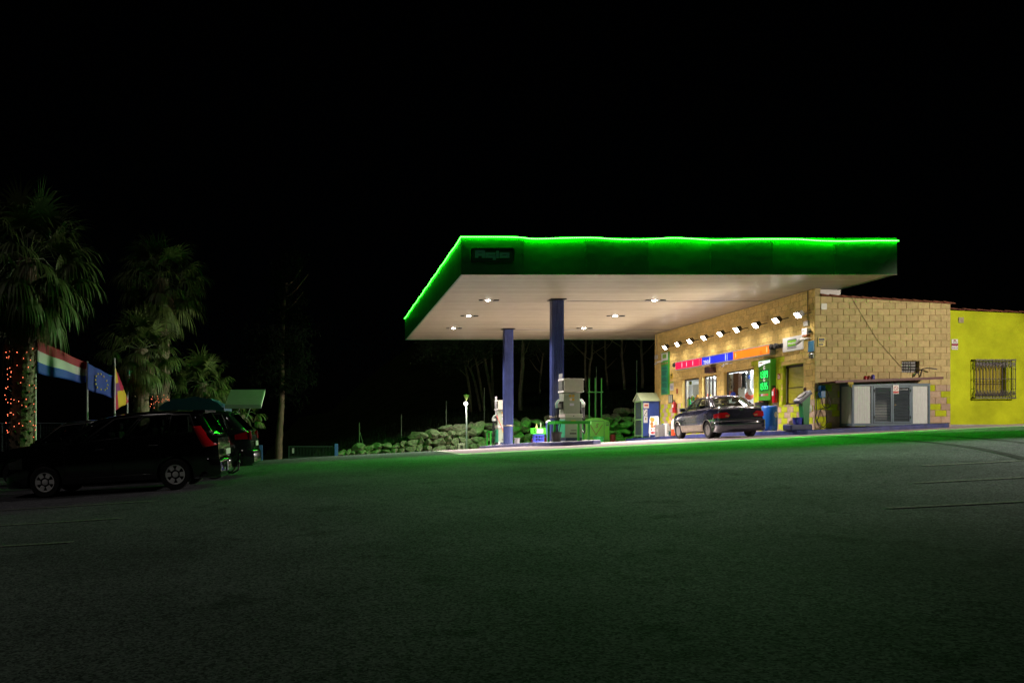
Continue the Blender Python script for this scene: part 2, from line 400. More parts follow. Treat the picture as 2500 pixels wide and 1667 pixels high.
# columns: fluted blue cladding, collar and plinth
colb = mat('blue column cladding', (.040, .055, .165), .3, var=.3, vscale=3, metal=.15)
for (cx_, cy_) in ((8.85, 32.65), (9.0, 42.2)):
    zb = gz(cx_, cy_) + .14; w = .225
    ring = []
    for s in range(4):
        a = s * math.pi / 2; ux, uy = math.cos(a), math.sin(a); vx, vy = -uy, ux
        for k in range(6):
            t = -w + .03 + (2 * w - .06) * k / 6; e = (2 * w - .06) / 6
            for tt, dd in ((t, 0), (t + e * .62, 0), (t + e * .70, -.034), (t + e * .93, -.034)): ring.append(((w + dd) * ux + tt * vx, (w + dd) * uy + tt * vy))
    mb = MB(); mb.prism(ring, lambda a, b: (cx_ + a, cy_ + b, zb + .95), lambda a, b: (cx_ + a, cy_ + b, ZU - .05))
    co = mb.build('column', colb, canopy, smooth=25)
    mb = MB(); mb.lathe([(.245, zb), (.245, zb + .12), (.235, zb + .13), (.24, zb + .93)], (cx_, cy_, 0), 20); mb.build('column_plinth', colb, co, smooth=40)
    mb = MB(); mb.lathe([(.255, zb + .92), (.275, zb + .94), (.275, zb + .98), (.255, zb + 1.0)], (cx_, cy_, 0), 20); mb.build('column_collar', mat('dull steel collar', (.32, .28, .22), .4, metal=.6, var=.3), co, smooth=40)
    mb = MB(); mb.box(cx_ - .3, cx_ + .3, cy_ - .3, cy_ + .3, ZU - .03, ZU + .002); mb.build('column_cap', ceilm, co)
# emblem lettering shared by the fascia and the wall sign: blocky A q l a built of bars (unit box 0..1 wide)
def emblem(mb, u0, v0, w, h, d):
    def bar(x0, x1, y0, y1): mb.box(u0 + (x0 - 355) / 1515 * w, u0 + (x1 - 355) / 1515 * w, v0 + (720 - y1) / 435 * h, v0 + (720 - y0) / 435 * h, 0, d)
    for b in ((355, 500, 285, 630), (500, 650, 285, 400), (650, 795, 320, 630), (500, 650, 432, 540), (650, 770, 285, 320),
              (815, 930, 395, 630), (930, 1250, 395, 498), (930, 1262, 524, 630), (1140, 1270, 630, 720), (1285, 1405, 305, 640),
              (1440, 1555, 410, 630), (1555, 1745, 395, 485), (1745, 1870, 395, 630), (1555, 1745, 520, 630), (1470, 1555, 395, 410)): bar(*b)
mb = MB(frame((P(1148.5, 641, YF).x, YF - .012, P(0, 641, YF).z), (1, 0, 0), (0, 0, 1), (0, -1, 0)))
k = YF / FPX; W_, H_ = 107 * k, 36 * k
def rrect(w, h, r, n=5, x=0, y=0):
    o = []
    for cx0, cy0, a0 in ((w - r, r, -90), (w - r, h - r, 0), (r, h - r, 90), (r, r, 180)):
        o += [(x + cx0 + r * math.cos(R(a0 + 90 * i / n)), y + cy0 + r * math.sin(R(a0 + 90 * i / n))) for i in range(n + 1)]
    return o
O = rrect(W_, H_, .09); I = rrect(W_ - .09, H_ - .09, .06, 5, .045, .045)
A = [mb.v((a, b, .02)) for a, b in O]; B = [mb.v((a, b, .02)) for a, b in I]; A0 = [mb.v((a, b, -.012)) for a, b in O]; B0 = [mb.v((a, b, -.012)) for a, b in I]
for i in range(len(A)):
    j = (i + 1) % len(A); mb.f([A[i], A[j], B[j], B[i]]); mb.f([A0[i], A0[j], A[j], A[i]]); mb.f([B[i], B[j], B0[j], B0[i]])
lg = mb.build('logo_frame', mat('dark sign outline', (.005, .035, .012), .5), canopy)
mb = MB(frame((P(1148.5, 641, YF).x, YF - .003, P(0, 641, YF).z), (1, 0, 0), (0, 0, 1), (0, -1, 0)))
emblem(mb, (355 - 150) / 1940 * W_, (830 - 720) / 650 * H_, 1515 / 1940 * W_, 435 / 650 * H_, .02)
mb.build('logo_letters', mat('pale unlit letters', (.10, .42, .30), .5), canopy)
# green rope light along the upper edge: sags between its clips
led = emat('green rope light glow', (.020, 1.0, .018), LED_STRENGTH)
zt = ZU + HF + .02
def sag(t, pts): return interp(pts, t)
fr = [(0, 0), (.13, -.01), (.165, -.06), (.24, -.035), (.30, -.025), (.36, -.075), (.42, -.08), (.48, -.035), (.52, -.05), (.575, -.10), (.63, -.085), (.68, -.07), (.77, -.075), (.82, -.12), (.88, -.135), (.93, -.12), (1, -.12)]
pts = [(XL - .03 + (XR - XL + .06) * t / 90, YF - .026, zt + sag(t / 90, fr)) for t in range(91)]
side = [(XL - .026, YF - .026 + (YB - YF + .052) * t / 60, zt - .03 * abs(math.sin(t * .42)) * (t > 0)) for t in range(60, 0, -1)]
back = [(XR + .03 - (XR - XL + .06) * t / 40, YB + .026, zt - .05 * abs(math.sin(t * .5))) for t in range(0, 40)]
mb = MB(); mb.tube(back + side + pts, .014, 6)
rope = mb.build('rope_light', led, smooth=60); tag(rope, 'glowing green rope light sagging along the top edge of the canopy', 'rope light')
# unseen glowing ribbons added behind the rope to throw its green light
for run, d, k in ((pts, Vector((0, -1, 0)), 1.), (side, Vector((-1, 0, 0)), .30), (back, Vector((0, 1, 0)), .30)):
    mb = MB(); pr = None
    for p in run:
        p = Vector(p) - d * .022; z = p.z - .0125; q = [mb.v((p.x + d.x * s, p.y + d.y * s, z)) for s in (-.0028, -.0038)] if d.y <= 0 else [mb.v((p.x, p.y, p.z + t)) for t in (.0005, -.0005)]
        if pr: mb.f([pr[0], pr[1], q[1], q[0]])
        pr = q
    o = mb.build('hidden_glow_ribbon', emat('added green ribbon glow %.2f' % k, (0, 1, 0), k * LED_DOWN / .001), local=True, recalc=False); o.parent = rope; o.location = -rope.location
# recessed downlights in the ceiling
lampface = emat('lit lamp glass', (1, .93, .84), 60.)
dkmetal = mat('dark lamp housing', (.06, .06, .055), .4, metal=.5)
names = {}
for i, (x, y, lab) in enumerate(((6.2, 32.7, 'nearest to the front left corner'), (6.2, 37.2, 'halfway back along the left edge'), (6.2, 41.75, 'at the back left, behind the two others on that side'), (12.65, 32.7, 'front one between column and shop wall'), (12.65, 37.2, 'middle one between column and shop wall'), (12.65, 41.75, 'hindmost one between column and shop wall'))):
    t = thing('ceiling_downlight', 'recessed canopy downlight, ' + lab, 'downlight', (x, y, ZU), 'downlights recessed in the canopy ceiling')
    mb = MB(); mb.lathe([(.10, -.004), (.10, -.02), (.16, -.02), (.17, -.006), (.17, -.001)], (x, y, ZU), 18); mb.box(x + .2, x + .42, y - .09, y + .09, ZU - .05, ZU - .001, .02); mb.box(x - .36, x - .2, y - .08, y + .08, ZU - .04, ZU - .001, .02); mb.build('housing', dkmetal, t, smooth=40)
    mb = MB(); mb.lathe([(.098, -.012), (.09, -.03), (.05, -.042)], (x, y, ZU), 16); mb.build('lamp_glass', lampface, t, smooth=50)
    spot('downlight_beam', (x, y, ZU - .08), (0, 0, -1), P_DOWN, 124, .42, .07, (1, .90, .82))
# ================================================================ shop building
XF, Y0F, Y1F = 17.3, 44.65, 30.0            # facade plane x, far end y, near corner y
FR_F = frame((XF, Y0F, ZC), (0, -1, 0), (0, 0, 1), (-1, 0, 0))     # u runs towards the camera, v up from eye level, n out of the wall
FR_S = frame((XF, Y1F, ZC), (1, 0, 0), (0, 0, 1), (0, -1, 0))      # side wall facing the camera
def fu(px, off=0.): return Y0F - (XF - off) * FPX / (px - CX)
def fv(px, py, off=0.): return (CY - py) / FPX * (XF - off) * FPX / (px - CX)
def frect(pl, pr, yt, yb, off=0., at='l'):
    q = pl if at == 'l' else pr
    return fu(pl, off), fu(pr, off), fv(q, yb, off), fv(q, yt, off)
def su(px, D=Y1F): return (px - CX) / FPX * D - XF
def sv(py, D=Y1F): return (CY - py) / FPX * D
tan = (.70, .505, .155); tan2 = (.58, .455, .225); lime = (.47, .53, .008); pink = (.50, .36, .27)
blockm = mat('split concrete block', tan, .9, var=.20, vscale=7, bump=.8, bscale=90, attr=True)
mortar = mat('mortar joint', (.42, .325, .16), .95, var=.3, vscale=12)
def subtract(r, holes):
    out = [r]
    for h in holes:
        nx_ = []
        for a in out:
            if h[0] >= a[1] - 1e-4 or h[1] <= a[0] + 1e-4 or h[2] >= a[3] - 1e-4 or h[3] <= a[2] + 1e-4: nx_.append(a); continue
            if h[2] > a[2]: nx_.append((a[0], a[1], a[2], h[2]))
            if h[3] < a[3]: nx_.append((a[0], a[1], h[3], a[3]))
            lo, hi = max(a[2], h[2]), min(a[3], h[3])
            if h[0] > a[0]: nx_.append((a[0], h[0], lo, hi))
            if h[1] < a[1]: nx_.append((h[1], a[1], lo, hi))
        out = nx_
    return out
def block_wall(mb, u0, u1, v0, v1, bw, bh, vref, holes, colfn, topfn=None, gap=.008, d=.014, ph=0., rnd=random.Random(5)):
    r0 = math.floor((v0 - vref) / bh); r1 = math.ceil((v1 - vref) / bh)
    for r in range(r0, r1):
        a = vref + r * bh; u = u0 - bw + (bw / 2 if r % 2 else 0) + ph
        while u < u1:
            base = (max(u, u0), min(u + bw, u1), max(a, v0), min(a + bh, v1)); col = colfn((u + bw / 2), a + bh / 2, r, round((u - u0) / (bw / 2)))
            k = rnd.uniform(.86, 1.08); dd = d + rnd.uniform(-.003, .003)
            if base[1] - base[0] > .03 and base[3] - base[2] > .03:
                for q in subtract(base, holes):
                    x0, x1, y0, y1 = q[0] + gap / 2, q[1] - gap / 2, q[2] + gap / 2, q[3] - gap / 2
                    if x1 - x0 < .01 or y1 - y0 < .01: continue
                    t0, t1 = (y1, y1) if topfn is None else (min(y1, topfn(x0)), min(y1, topfn(x1)))
                    if t0 - y0 < .01 or t1 - y0 < .01: continue
                    mb.color([c * k for c in col])
                    A = [(x0, y0), (x1, y0), (x1, t1), (x0, t0)]; e = .006
                    F = [(x0 + e, y0 + e), (x1 - e, y0 + e), (x1 - e, t1 - e), (x0 + e, t0 - e)]
                    b = [mb.v((p, q_, 0.)) for p, q_ in A]; f = [mb.v((p, q_, dd)) for p, q_ in F]
                    mb.f(f)
                    for i in range(4): mb.f([b[i], b[(i + 1) % 4], f[(i + 1) % 4], f[i]])
            u += bw
def wall_sheet(mb, u0, u1, v0, v1, holes, topfn=None, depth=.22):
    for q in subtract((u0, u1, v0, v1), holes):
        t0, t1 = (q[3], q[3]) if topfn is None else (min(q[3], topfn(q[0])), min(q[3], topfn(q[1])))
        mb.poly([(q[0], q[2], 0), (q[1], q[2], 0), (q[1], t1, 0), (q[0], t0, 0)])
    for h in holes:      # reveals
        a, b, c, d = h
        for p, q in (((a, c), (b, c)), ((b, c), (b, d)), ((b, d), (a, d)), ((a, d), (a, c))):
            mb.poly([(p[0], p[1], .010), (q[0], q[1], .010), (q[0], q[1], -depth), (p[0], p[1], -depth)])
shop = thing('shop_building', 'tan concrete block shop with lit windows, lime painted patches and a low tiled roof', 'building', (19.5, 37, gz(17.3, 32)))
# openings on the facade
W1 = list(frect(1666.3, 1706.8, 924.0, 1001.2)); W1[3] = fv(1666.3, 926)
DR = list(frect(1714.8, 1750.5, 918.5, 980)); DR[2] = -.62
W2 = list(frect(1767.5, 1840.5, 908, 980)); W2[2] = W1[2]
W3 = list(frect(1911, 1962.3, 891, 988.5)); W3[3] = fv(1962.3, 885.5)
holes = [tuple(W1), tuple(DR), tuple(W2), tuple(W3)]
PS = frect(1852, 1888.5, 880, 978.5, .12)
BH = .2135; VREF = fv(1890, 980.7)
def fcol(u, v, r, c):
    rr = (c + (r % 2)) // 2
    if W2[1] - .05 < u < W3[0] + .12 and v > VREF and v < W3[3] + (.32 if u < W3[0] else .05):
        return lime
    if v < (VREF if u > W2[1] - .3 else VREF + .2): return lime if (c // 2 + r) % 2 == 0 else pink
    return tan
mb = MB(FR_F); block_wall(mb, 0, Y0F - Y1F + .012, -.7, ZU - ZC - .01, .4156, BH, VREF, holes, fcol); mb.build('facade_blocks', blockm, shop, recalc=False)
mb = MB(FR_F); mb.mat(mortar); wall_sheet(mb, 0, Y0F - Y1F, -.9, ZU - ZC - .01, holes)
mb.build('facade_wall', mortar, shop, recalc=False)
for h, nm in ((W3, lime), (W1, tan), (W2, tan), (DR, tan)):   # painted reveals (jamb and head liners)
    mb = MB(FR_F); a, b, c, d = h; t = .004
    mb.box(a, a + t, c, d, -.20, .012); mb.box(b - t, b, c, d, -.20, .012); mb.box(a + t, b - t, d - t, d, -.20, .012); mb.box(a + t, b - t, c, c + t, -.20, .012)
    mb.build('reveal', mat('reveal %.2f' % nm[0], nm, .85, var=.15), shop)
# side wall facing the camera
SW = (su(2201), su(2243.3), sv(909), sv(881))
uS = su(2320)
def stop(u): return 5.0 if u < .20 else 4.72 - (u - .2) * (4.72 - 4.44) / (uS - .2)
SVR = sv(939.3)
def scol(u, v, r, c):
    if v < SVR: return lime if ((c + 1) // 2 + r) % 3 == 0 or (r % 2 == 0 and c % 3 == 0) else pink
    return tan2
mb = MB(FR_S); block_wall(mb, 0, uS, -.75, 5.0, .407, .2245, SVR, [SW], scol, stop, gap=.011, d=.018, rnd=random.Random(9)); mb.build('side_blocks', blockm, shop, recalc=False)
mb = MB(FR_S); mb.mat(mortar); wall_sheet(mb, 0, .2, -.9, 4.99, []); wall_sheet(mb, .2, uS, -.9, 5.0, [SW], lambda u: 4.72 - (u - .2) * (4.72 - 4.44) / (uS - .2), .3); mb.build('side_wall', mortar, shop, recalc=False)
XE = XF + uS
def plaster(name, c, **k): return mat(name, c, .9, var=.15, vscale=2, bump=.25, bscale=60, **k)
whitep = plaster('white shop plaster', (.72, .71, .68))
mb = MB(); mb.box(XF + .22, XE, Y0F - .2, Y0F, ZC - 1.2, ZC + 4.4); mb.box(XE - .2, XE, Y1F + .02, Y0F - .2, ZC - 1.2, ZC + 4.3); mb.build('rear_wall', whitep, shop)
mb = MB(); mb.box(XF + .01, XF + .2, Y1F + .02, Y1F + .10, ZC + 4.5, ZC + 4.99); mb.build('corner_pier', mortar, shop)
# tiled roof: two rows of barrel tiles show along the verge
tile = mat('old clay roof tile', (.20, .065, .035), .9, var=.6, vscale=5, bump=.5)
mb = MB(); n = 13
for k in range(n):
    x0 = XF + .2 + (uS - .2 + .1) * k / n; x1 = x0 + (uS - .1) / n + .05; z0 = ZC + stop(max(.201, x0 - XF)) + .005; z1 = ZC + stop(x1 - XF) + .005
    for yy in (29.93, 30.17, 30.41):
        for s in range(5):
            a0 = math.pi * s / 5; a1 = math.pi * (s + 1) / 5; r = .115
            p = [(x0, yy + .115 - r * math.cos(a0), z0 + .07 * math.sin(a0) + .028), (x1, yy + .115 - r * math.cos(a0), z1 + .06 * math.sin(a0)), (x1, yy + .115 - r * math.cos(a1), z1 + .06 * math.sin(a1)), (x0, yy + .115 - r * math.cos(a1), z0 + .07 * math.sin(a1) + .028)]
            mb.poly(p)
    mb.poly([(x0, 29.93, z0), (x1, 29.93, z1), (x1, 29.93, z1 + .012), (x0, 29.93, z0 + .04)])
mb.poly([(XF + .2, 30.64, ZC + 4.72), (XE + .1, 30.64, ZC + 4.43), (XE + .1, Y0F, ZC + 4.43), (XF + .2, Y0F, ZC + 4.72)])
mb.build('tiled_roof', tile, shop, recalc=False)
ribw = mat('white ribbed sheet', (.62, .60, .60), .5, var=.12)
mb = MB()
for k in range(6):
    z = ZC + 4.73 + k * .045; mb.box(XF + .2, XF + 1.1, 30.3 - .012 * (k % 2), 30.36, z, z + .044)
mb.build('fascia_sheet', ribw, shop)
# interior shell
mb = MB(); mb.box(XF + .25, XE - .2, 31.5, 44.4, ZC - .56, ZC - .5); mb.build('shop_floor', mat('shop floor tile', (.45, .42, .38), .3, var=.1), shop)
mb = MB(); mb.box(XF + .23, XE - .2, 31.5, 44.4, ZC + 2.5, ZC + 2.56); mb.box(21.6, 21.7, 31.5, 44.4, ZC - .5, ZC + 2.5); mb.box(XF + .25, 21.6, 31.4, 31.5, ZC - .5, ZC + 2.5); mb.build('shop_inner_wall', mat('white inner wall', (.75, .75, .74), .8), shop)
for i, y in enumerate((34.2, 37.6, 40.6)):
    t = thing('shop_ceiling_lamp', ['strip lamp on the shop ceiling behind the clothes window', 'strip lamp on the shop ceiling behind the entrance', 'strip lamp on the shop ceiling behind the goods window'][i], 'lamp', (18.9, y, ZC + 2.5), 'strip lamps inside the shop')
    mb = MB(); mb.box(18.85, 18.95, y - .6, y + .6, ZC + 2.45, ZC + 2.5, .01); mb.build('tube', emat('shop tube %d' % i, (.95, .98, 1), 8), t)
    ld = bpy.data.lights.new('shop_light', 'POINT'); ld.energy = P_SHOP; ld.shadow_soft_size = .15; ld.color = (.93, .97, 1)
    lo = bpy.data.objects.new('shop_light', ld); COL.objects.link(lo); lo.location = (18.9, y, ZC + 2.2)
brown = mat('dark brown window frame', (.035, .020, .014), .4, var=.2)
pane = glassmat('shop glass', (.93, .96, .95), .05)
def window(h, mull=(), nm='window', fr=.07, glass=pane, dpt=-.12, bars=()):
    a, b, c, d = h; a += .006; b -= .006; c += .006; d -= .006
    w = MB(FR_F); w.box(a, a + fr, c, d, dpt - .06, dpt); w.box(b - fr, b, c, d, dpt - .06, dpt); w.box(a + fr, b - fr, d - fr, d, dpt - .06, dpt); w.box(a + fr, b - fr, c, c + fr, dpt - .06, dpt)
    for m_ in mull: w.box(a + (b - a) * m_ - .035, a + (b - a) * m_ + .035, c + fr, d - fr, dpt - .055, dpt - .004)
    for m_ in bars: w.box(a + fr, b - fr, c + (d - c) * m_ - .03, c + (d - c) * m_ + .03, dpt - .053, dpt - .006)
    o = w.build(nm, brown, shop)
    w = MB(FR_F); w.box(a + fr, b - fr, c + fr, d - fr, dpt - .034, dpt - .028); w.build('pane', glass, o)
    return o
window(W1); window(W2)
d_ = window(DR, (.27, .5, .76), 'door', .06)
mb = MB(FR_F); mb.box(DR[0] + (DR[1] - DR[0]) * .44, DR[0] + (DR[1] - DR[0]) * .46, .2, .9, -.1, -.05); mb.build('handle', mat('steel bar', (.5, .5, .5), .3, metal=1), d_)
# shuttered lime window
w3 = MB(FR_F); a, b, c, d = W3; w3.box(a + .006, a + .1, c, d - .006, -.2, -.12); w3.box(a + .1, b - .006, d - .10, d - .006, -.2, -.13); w3.box(a + .1, b - .006, c, c + .06, -.2, -.13)
o3 = w3.build('shutter_window', brown, shop)
mb = MB(FR_F)
for k in range(26):
    v0 = c + .06 + (d - .1 - c - .06) * k / 26; v1 = v0 + (d - .16 - c) / 26 - .012
    mb.poly([(a + .1, v0, -.172), (b - .01, v0, -.172), (b - .01, v1, -.160), (a + .1, v1, -.160)]); mb.poly([(a + .1, v1, -.160), (b - .01, v1, -.160), (b - .01, v1 + .012, -.172), (a + .1, v1 + .012, -.172)])
mb.build('roller_shutter', mat('lime roller shutter', (.33, .31, .012), .5, var=.1), o3)
mb = MB(FR_F); mb.box(a + .1, b - .01, c + .62, c + .65, -.172, -.150); mb.build('shutter_bar', brown, o3)
mb = MB(FR_F); mb.box(a + .055, a + .085, c + .1, d - .12, -.125, -.10); mb.build('guide_rail', mat('worn steel', (.45, .42, .40), .35, metal=.8), o3)
# small barred side window
mb = MB(FR_S); a, b, c, d = SW
mb.box(a, b, c, d, -.30, -.26); sw = mb.build('side_window', mat('dark inner void', (.02, .02, .02), .8), shop)
mb = MB(FR_S)
for k in range(4):
    v = c + (d - c) * (k + .5) / 4; mb.box(a + .004, b - .004, v - .045, v + .03, -.18, -.12, .01)
mb.build('louvre', mat('grey louvre', (.20, .20, .21), .5), sw)
mb = MB(FR_S); u = a + (b - a) * .33; mb.tube([(u, c - .02, .03), (u + .01, (c + d) / 2, .06), (u, d, .03)], .012, 6); mb.tube([(u + .09, c - .02, .03), (u + .08, (c + d) / 2, .06), (u + .09, d, .03)], .012, 6); mb.tube([(a - .02, (c + d) / 2 - .08, .05), (b + .02, (c + d) / 2 - .06, .05)], .01, 6); mb.build('bar', dkmetal, sw)
# ================================================================ adjoining lime building
yel = thing('lime_building', 'lime green rendered building with a barred window and tiled verge', 'building', (24, 32, gz(24, 30)))
YY = 30.14; FR_Y = frame((XE, YY, ZC), (1, 0, 0), (0, 0, 1), (0, -1, 0))
yu = lambda px: (px - CX) / FPX * YY - XE
yv = lambda py: (CY - py) / FPX * YY
limem = mat('lime render', (.46, .52, .001), .85, var=.30, vscale=.9, bump=.45, bscale=16)
WY = (yu(2380), yu(2457), yv(967), yv(884))
ytop = lambda u: 4.24 - u * .045
mb = MB(FR_Y); wall_sheet(mb, 0.02, 9, -.5, 5, [WY], ytop, .22); yw = mb.build('wall', limem, yel, recalc=False)
mb = MB(FR_Y); mb.box(.03, 9, -.6, yv(1036), .002, .03); mb.build('plinth', mat('grey plinth', (.32, .31, .31), .8, var=.3), yel)
mb = MB(FR_Y)
for k in range(18):
    u0 = .02 + k * .5; u1 = u0 + .56
    for s in range(5):
        a0 = math.pi * s / 5; a1 = math.pi * (s + 1) / 5; r = .12
        for q in (0, 1):
            yo = -.08 + q * .24
            mb.poly([(u0, ytop(u0) + .01 + .03 + .07 * math.sin(a0), -(yo + .12 - r * math.cos(a0))), (u1, ytop(u1) + .01 + .06 * math.sin(a0), -(yo + .12 - r * math.cos(a0))), (u1, ytop(u1) + .01 + .06 * math.sin(a1), -(yo + .12 - r * math.cos(a1))), (u0, ytop(u0) + .01 + .03 + .07 * math.sin(a1), -(yo + .12 - r * math.cos(a1)))])
mb.poly([(0, ytop(0) + .02, -.3), (9, ytop(9) + .02, -.3), (9, ytop(9) + .02, -8), (0, ytop(0) + .02, -8)])
mb.build('tiled_roof', tile, yel, recalc=False)
a, b, c, d = WY
mb = MB(FR_Y); mb.box(a, a + .06, c, d, -.20, -.14); mb.box(b - .06, b, c, d, -.20, -.14); mb.box(a + .06, b - .06, d - .1, d, -.20, -.14); mb.box(a + .06, b - .06, c, c + .09, -.20, -.14); wy = mb.build('window', brown, yel)
mb = MB(FR_Y); mb.box(a + .06, b - .06, c + .09, d - .1, -.19, -.16)
mb.build('blind', mat('yellow roller blind', (.36, .30, .012), .6, var=.1), wy)
mb = MB(FR_Y); mb.box(a + .06, b - .06, c + .42, c + .45, -.16, -.15); mb.build('blind_bar', brown, wy)
# wrought-iron cage standing off the wall
iron = mat('grey wrought iron', (.13, .12, .13), .5, metal=.5, var=.3)
mb = MB(FR_Y); gu0, gu1, gv0, gv1 = yu(2371), yu(2469.5), yv(973), yv(878); G = .20
for v in (gv0 + .02, gv1 - .02): mb.box(gu0, gu1, v - .02, v + .02, G - .012, G + .012); mb.box(gu0, gu0 + .03, v - .018, v + .018, 0, G - .013); mb.box(gu1 - .03, gu1, v - .018, v + .018, 0, G - .013)
n = 13
for k in range(n):
    u = gu0 + .02 + (gu1 - gu0 - .04) * k / (n - 1)
    mb.tube([(u, gv0, G), (u, gv0 + .62 * (gv1 - gv0) - .06, G), (u, gv0 + .5 * (gv1 - gv0), G + .012), (u, gv1, G)] if 0 else [(u, gv0, G), (u, gv1, G)], .0115, 6)
    vm = lerp(gv0, gv1, .5); mb.ball((u, vm, G), .024, 1, (1, 1.5, 1)); mb.ball((u, vm + .07, G), .017, 1); mb.ball((u, vm - .07, G), .017, 1)
    if k < n - 1:
        um = u + (gu1 - gu0 - .04) / (n - 1) / 2
        for sgn, ve in ((1, gv0 + .05), (-1, gv1 - .05)):
            for q in (-1, 1):
                pts_ = [(um + q * .033 * math.cos(t) * (1 - t / 11), ve + sgn * (.10 + .10 * math.sin(t) * (1 - t / 9)), G) for t in [i * .55 for i in range(12)]]
                mb.tube(pts_, .0075, 5)
            mb.ball((um, ve + sgn * .2, G), .022, 1, (1, 1.6, .7)); mb.tube([(um, ve - sgn * .04, G), (um, ve + sgn * .26, G)], .007, 5)
for u in (gu0, gu1):
    for f_ in (0, .25, .5, .75, 1): 
        mb.tube([(u, lerp(gv0, gv1, f_), 0), (u, lerp(gv0, gv1, f_), G)], .009, 5)
    mb.tube([(u, gv0, .1), (u, gv1, .1)], .009, 5)
mb.tube([(gu0, lerp(gv0, gv1, .5), G), (gu1, lerp(gv0, gv1, .5), G)], .009, 5)
mb.build('window_cage', iron, yel)
mb = MB(FR_Y); mb.box(yu(2339.5), yu(2351.5), yv(788), yv(775), .002, .03)
vt = mb.build('vent', mat('beige vent plate', (.36, .30, .20), .8, var=.3), yel)
# ================================================================ floodlights along the top of the facade
fl_px = [(1623.5, 820), (1653.8, 810.6), (1684, 803), (1718.4, 792.2), (1757.9, 781.5), (1798.7, 770.6), (1844.6, 756.5), (1894.4, 742.5), (1948, 725.4)]
where = ['at the far end of the row', 'second from the far end of the row', 'third from the far end of the row', 'fourth from the far end of the row', 'in the middle of the row', 'fourth from the near corner of the shop', 'third from the near corner of the shop', 'second from the near corner of the shop', 'nearest to the corner of the shop']
FX = XF - .42
for (px, py), lab in zip(fl_px, where):
    y = FX * FPX / (px - CX); z = ZC + 4.09
    t = thing('floodlight', 'bright wall floodlight, ' + lab, 'floodlight', (FX, y, z), 'floodlights along the top of the shop wall')
    M = Matrix.Translation((FX, y, z)) @ Matrix.Rotation(R(-38), 4, 'Y')      # local -x = beam direction
    mb = MB(M); mb.box(-.02, .10, -.15, .15, -.11, .11, .015); mb.box(.10, .15, -.10, .10, -.08, .08, .01)
    for k in range(5): mb.box(.15, .18, -.09 + k * .04, -.075 + k * .04, -.07, .07)
    mb.build('housing', dkmetal, t)
    mb = MB(M); mb.box(-.027, -.021, -.135, .135, -.095, .095); mb.build('lamp_glass', lampface, t)
    mb = MB(); mb.tube([(FX + .1, y - .12, z - .02), (FX + .25, y - .12, z + .05), (XF, y - .12, z + .08)], .016, 6); mb.tube([(FX + .1, y + .12, z - .02), (FX + .25, y + .12, z + .05), (XF, y + .12, z + .08)], .016, 6); mb.build('bracket', dkmetal, t)
    spot('flood_beam', (FX - .07, y, z - .05), (-1, 0, -.30), P_FLOOD, 96, .7, .09, (1, .90, .80))
    spot('wash_beam', (FX - .03, y, z - .12), (-.12, 0, -1), P_FLOOD * .045, 176, 1., .2, (1, .90, .78))
# ================================================================ signs and fittings on the shop wall
white = mat('white enamel', (.74, .74, .74), .4)
alu = mat('aluminium trim', (.55, .52, .55), .35, metal=.4)
black = mat('black plastic', (.012, .012, .013), .45)
# backlit band
BO = .22
u0, u1, v0, v1 = frect(1648.7, 1880, 884.2, 903.9, BO); v0 = fv(1648.7, 903.9, BO)
def bu(z3): return fu(1600 + z3 / 7.84, BO)
band = thing('lit_sign_band', 'long backlit sign band over the shop door in red, blue and orange', 'sign', tuple(FR_F @ Vector(((u0 + u1) / 2, v0, 0))))
mb = MB(FR_F); mb.box(u0, u1, v0, v0 + .035, .02, BO + .012); mb.box(u0, u1, v1 - .035, v1, .02, BO + .012); mb.box(u0, u0 + .03, v0 + .035, v1 - .035, .02, BO + .012); mb.box(u1 - .03, u1, v0 + .035, v1 - .035, .02, BO + .012); mb.box(u0 + .03, u1 - .03, v0 + .035, v1 - .035, .02, .05); mb.build('case', alu, band)
def litpanel(name, col, ua, ub, tubes, base, peak):
    """translucent face lit from behind by upright tubes (the tubes are where the photograph shows them)"""
    m = bpy.data.materials.new(name); m.use_nodes = True; N = m.node_tree.nodes; L = m.node_tree.links; p = N['Principled BSDF']
    p.inputs['Base Color'].default_value = (*[c * .7 for c in col], 1); p.inputs['Roughness'].default_value = .3
    p.inputs['Emission Color'].default_value = (*col, 1)
    p.inputs['Emission Strength'].default_value = base
    w = MB(FR_F); w.box(ua, ub, v0 + .036, v1 - .036, BO - .03, BO + .004); return w.build(name, m, band)
litpanel('red_panel', (.80, .012, .07), u0 + .031, bu(843) - .012, 0, .95, 0)
litpanel('red_end_panel', (.80, .012, .07), bu(843) + .012, bu(891) - .012, 0, 1.1, 0)
litpanel('blue_panel', (.018, .03, .62), bu(893), bu(1486), 0, .95, 0)
litpanel('orange_panel', (.92, .22, .012), bu(1490), u1 - .031, 0, .85, 0)
mb = MB(FR_F); mb.box(bu(843) - .012, bu(843) + .012, v0 + .036, v1 - .036, .06, BO + .008); mb.box(bu(893) - .022, bu(893), v0 + .036, v1 - .036, .06, BO + .008); mb.build('divider', alu, band)
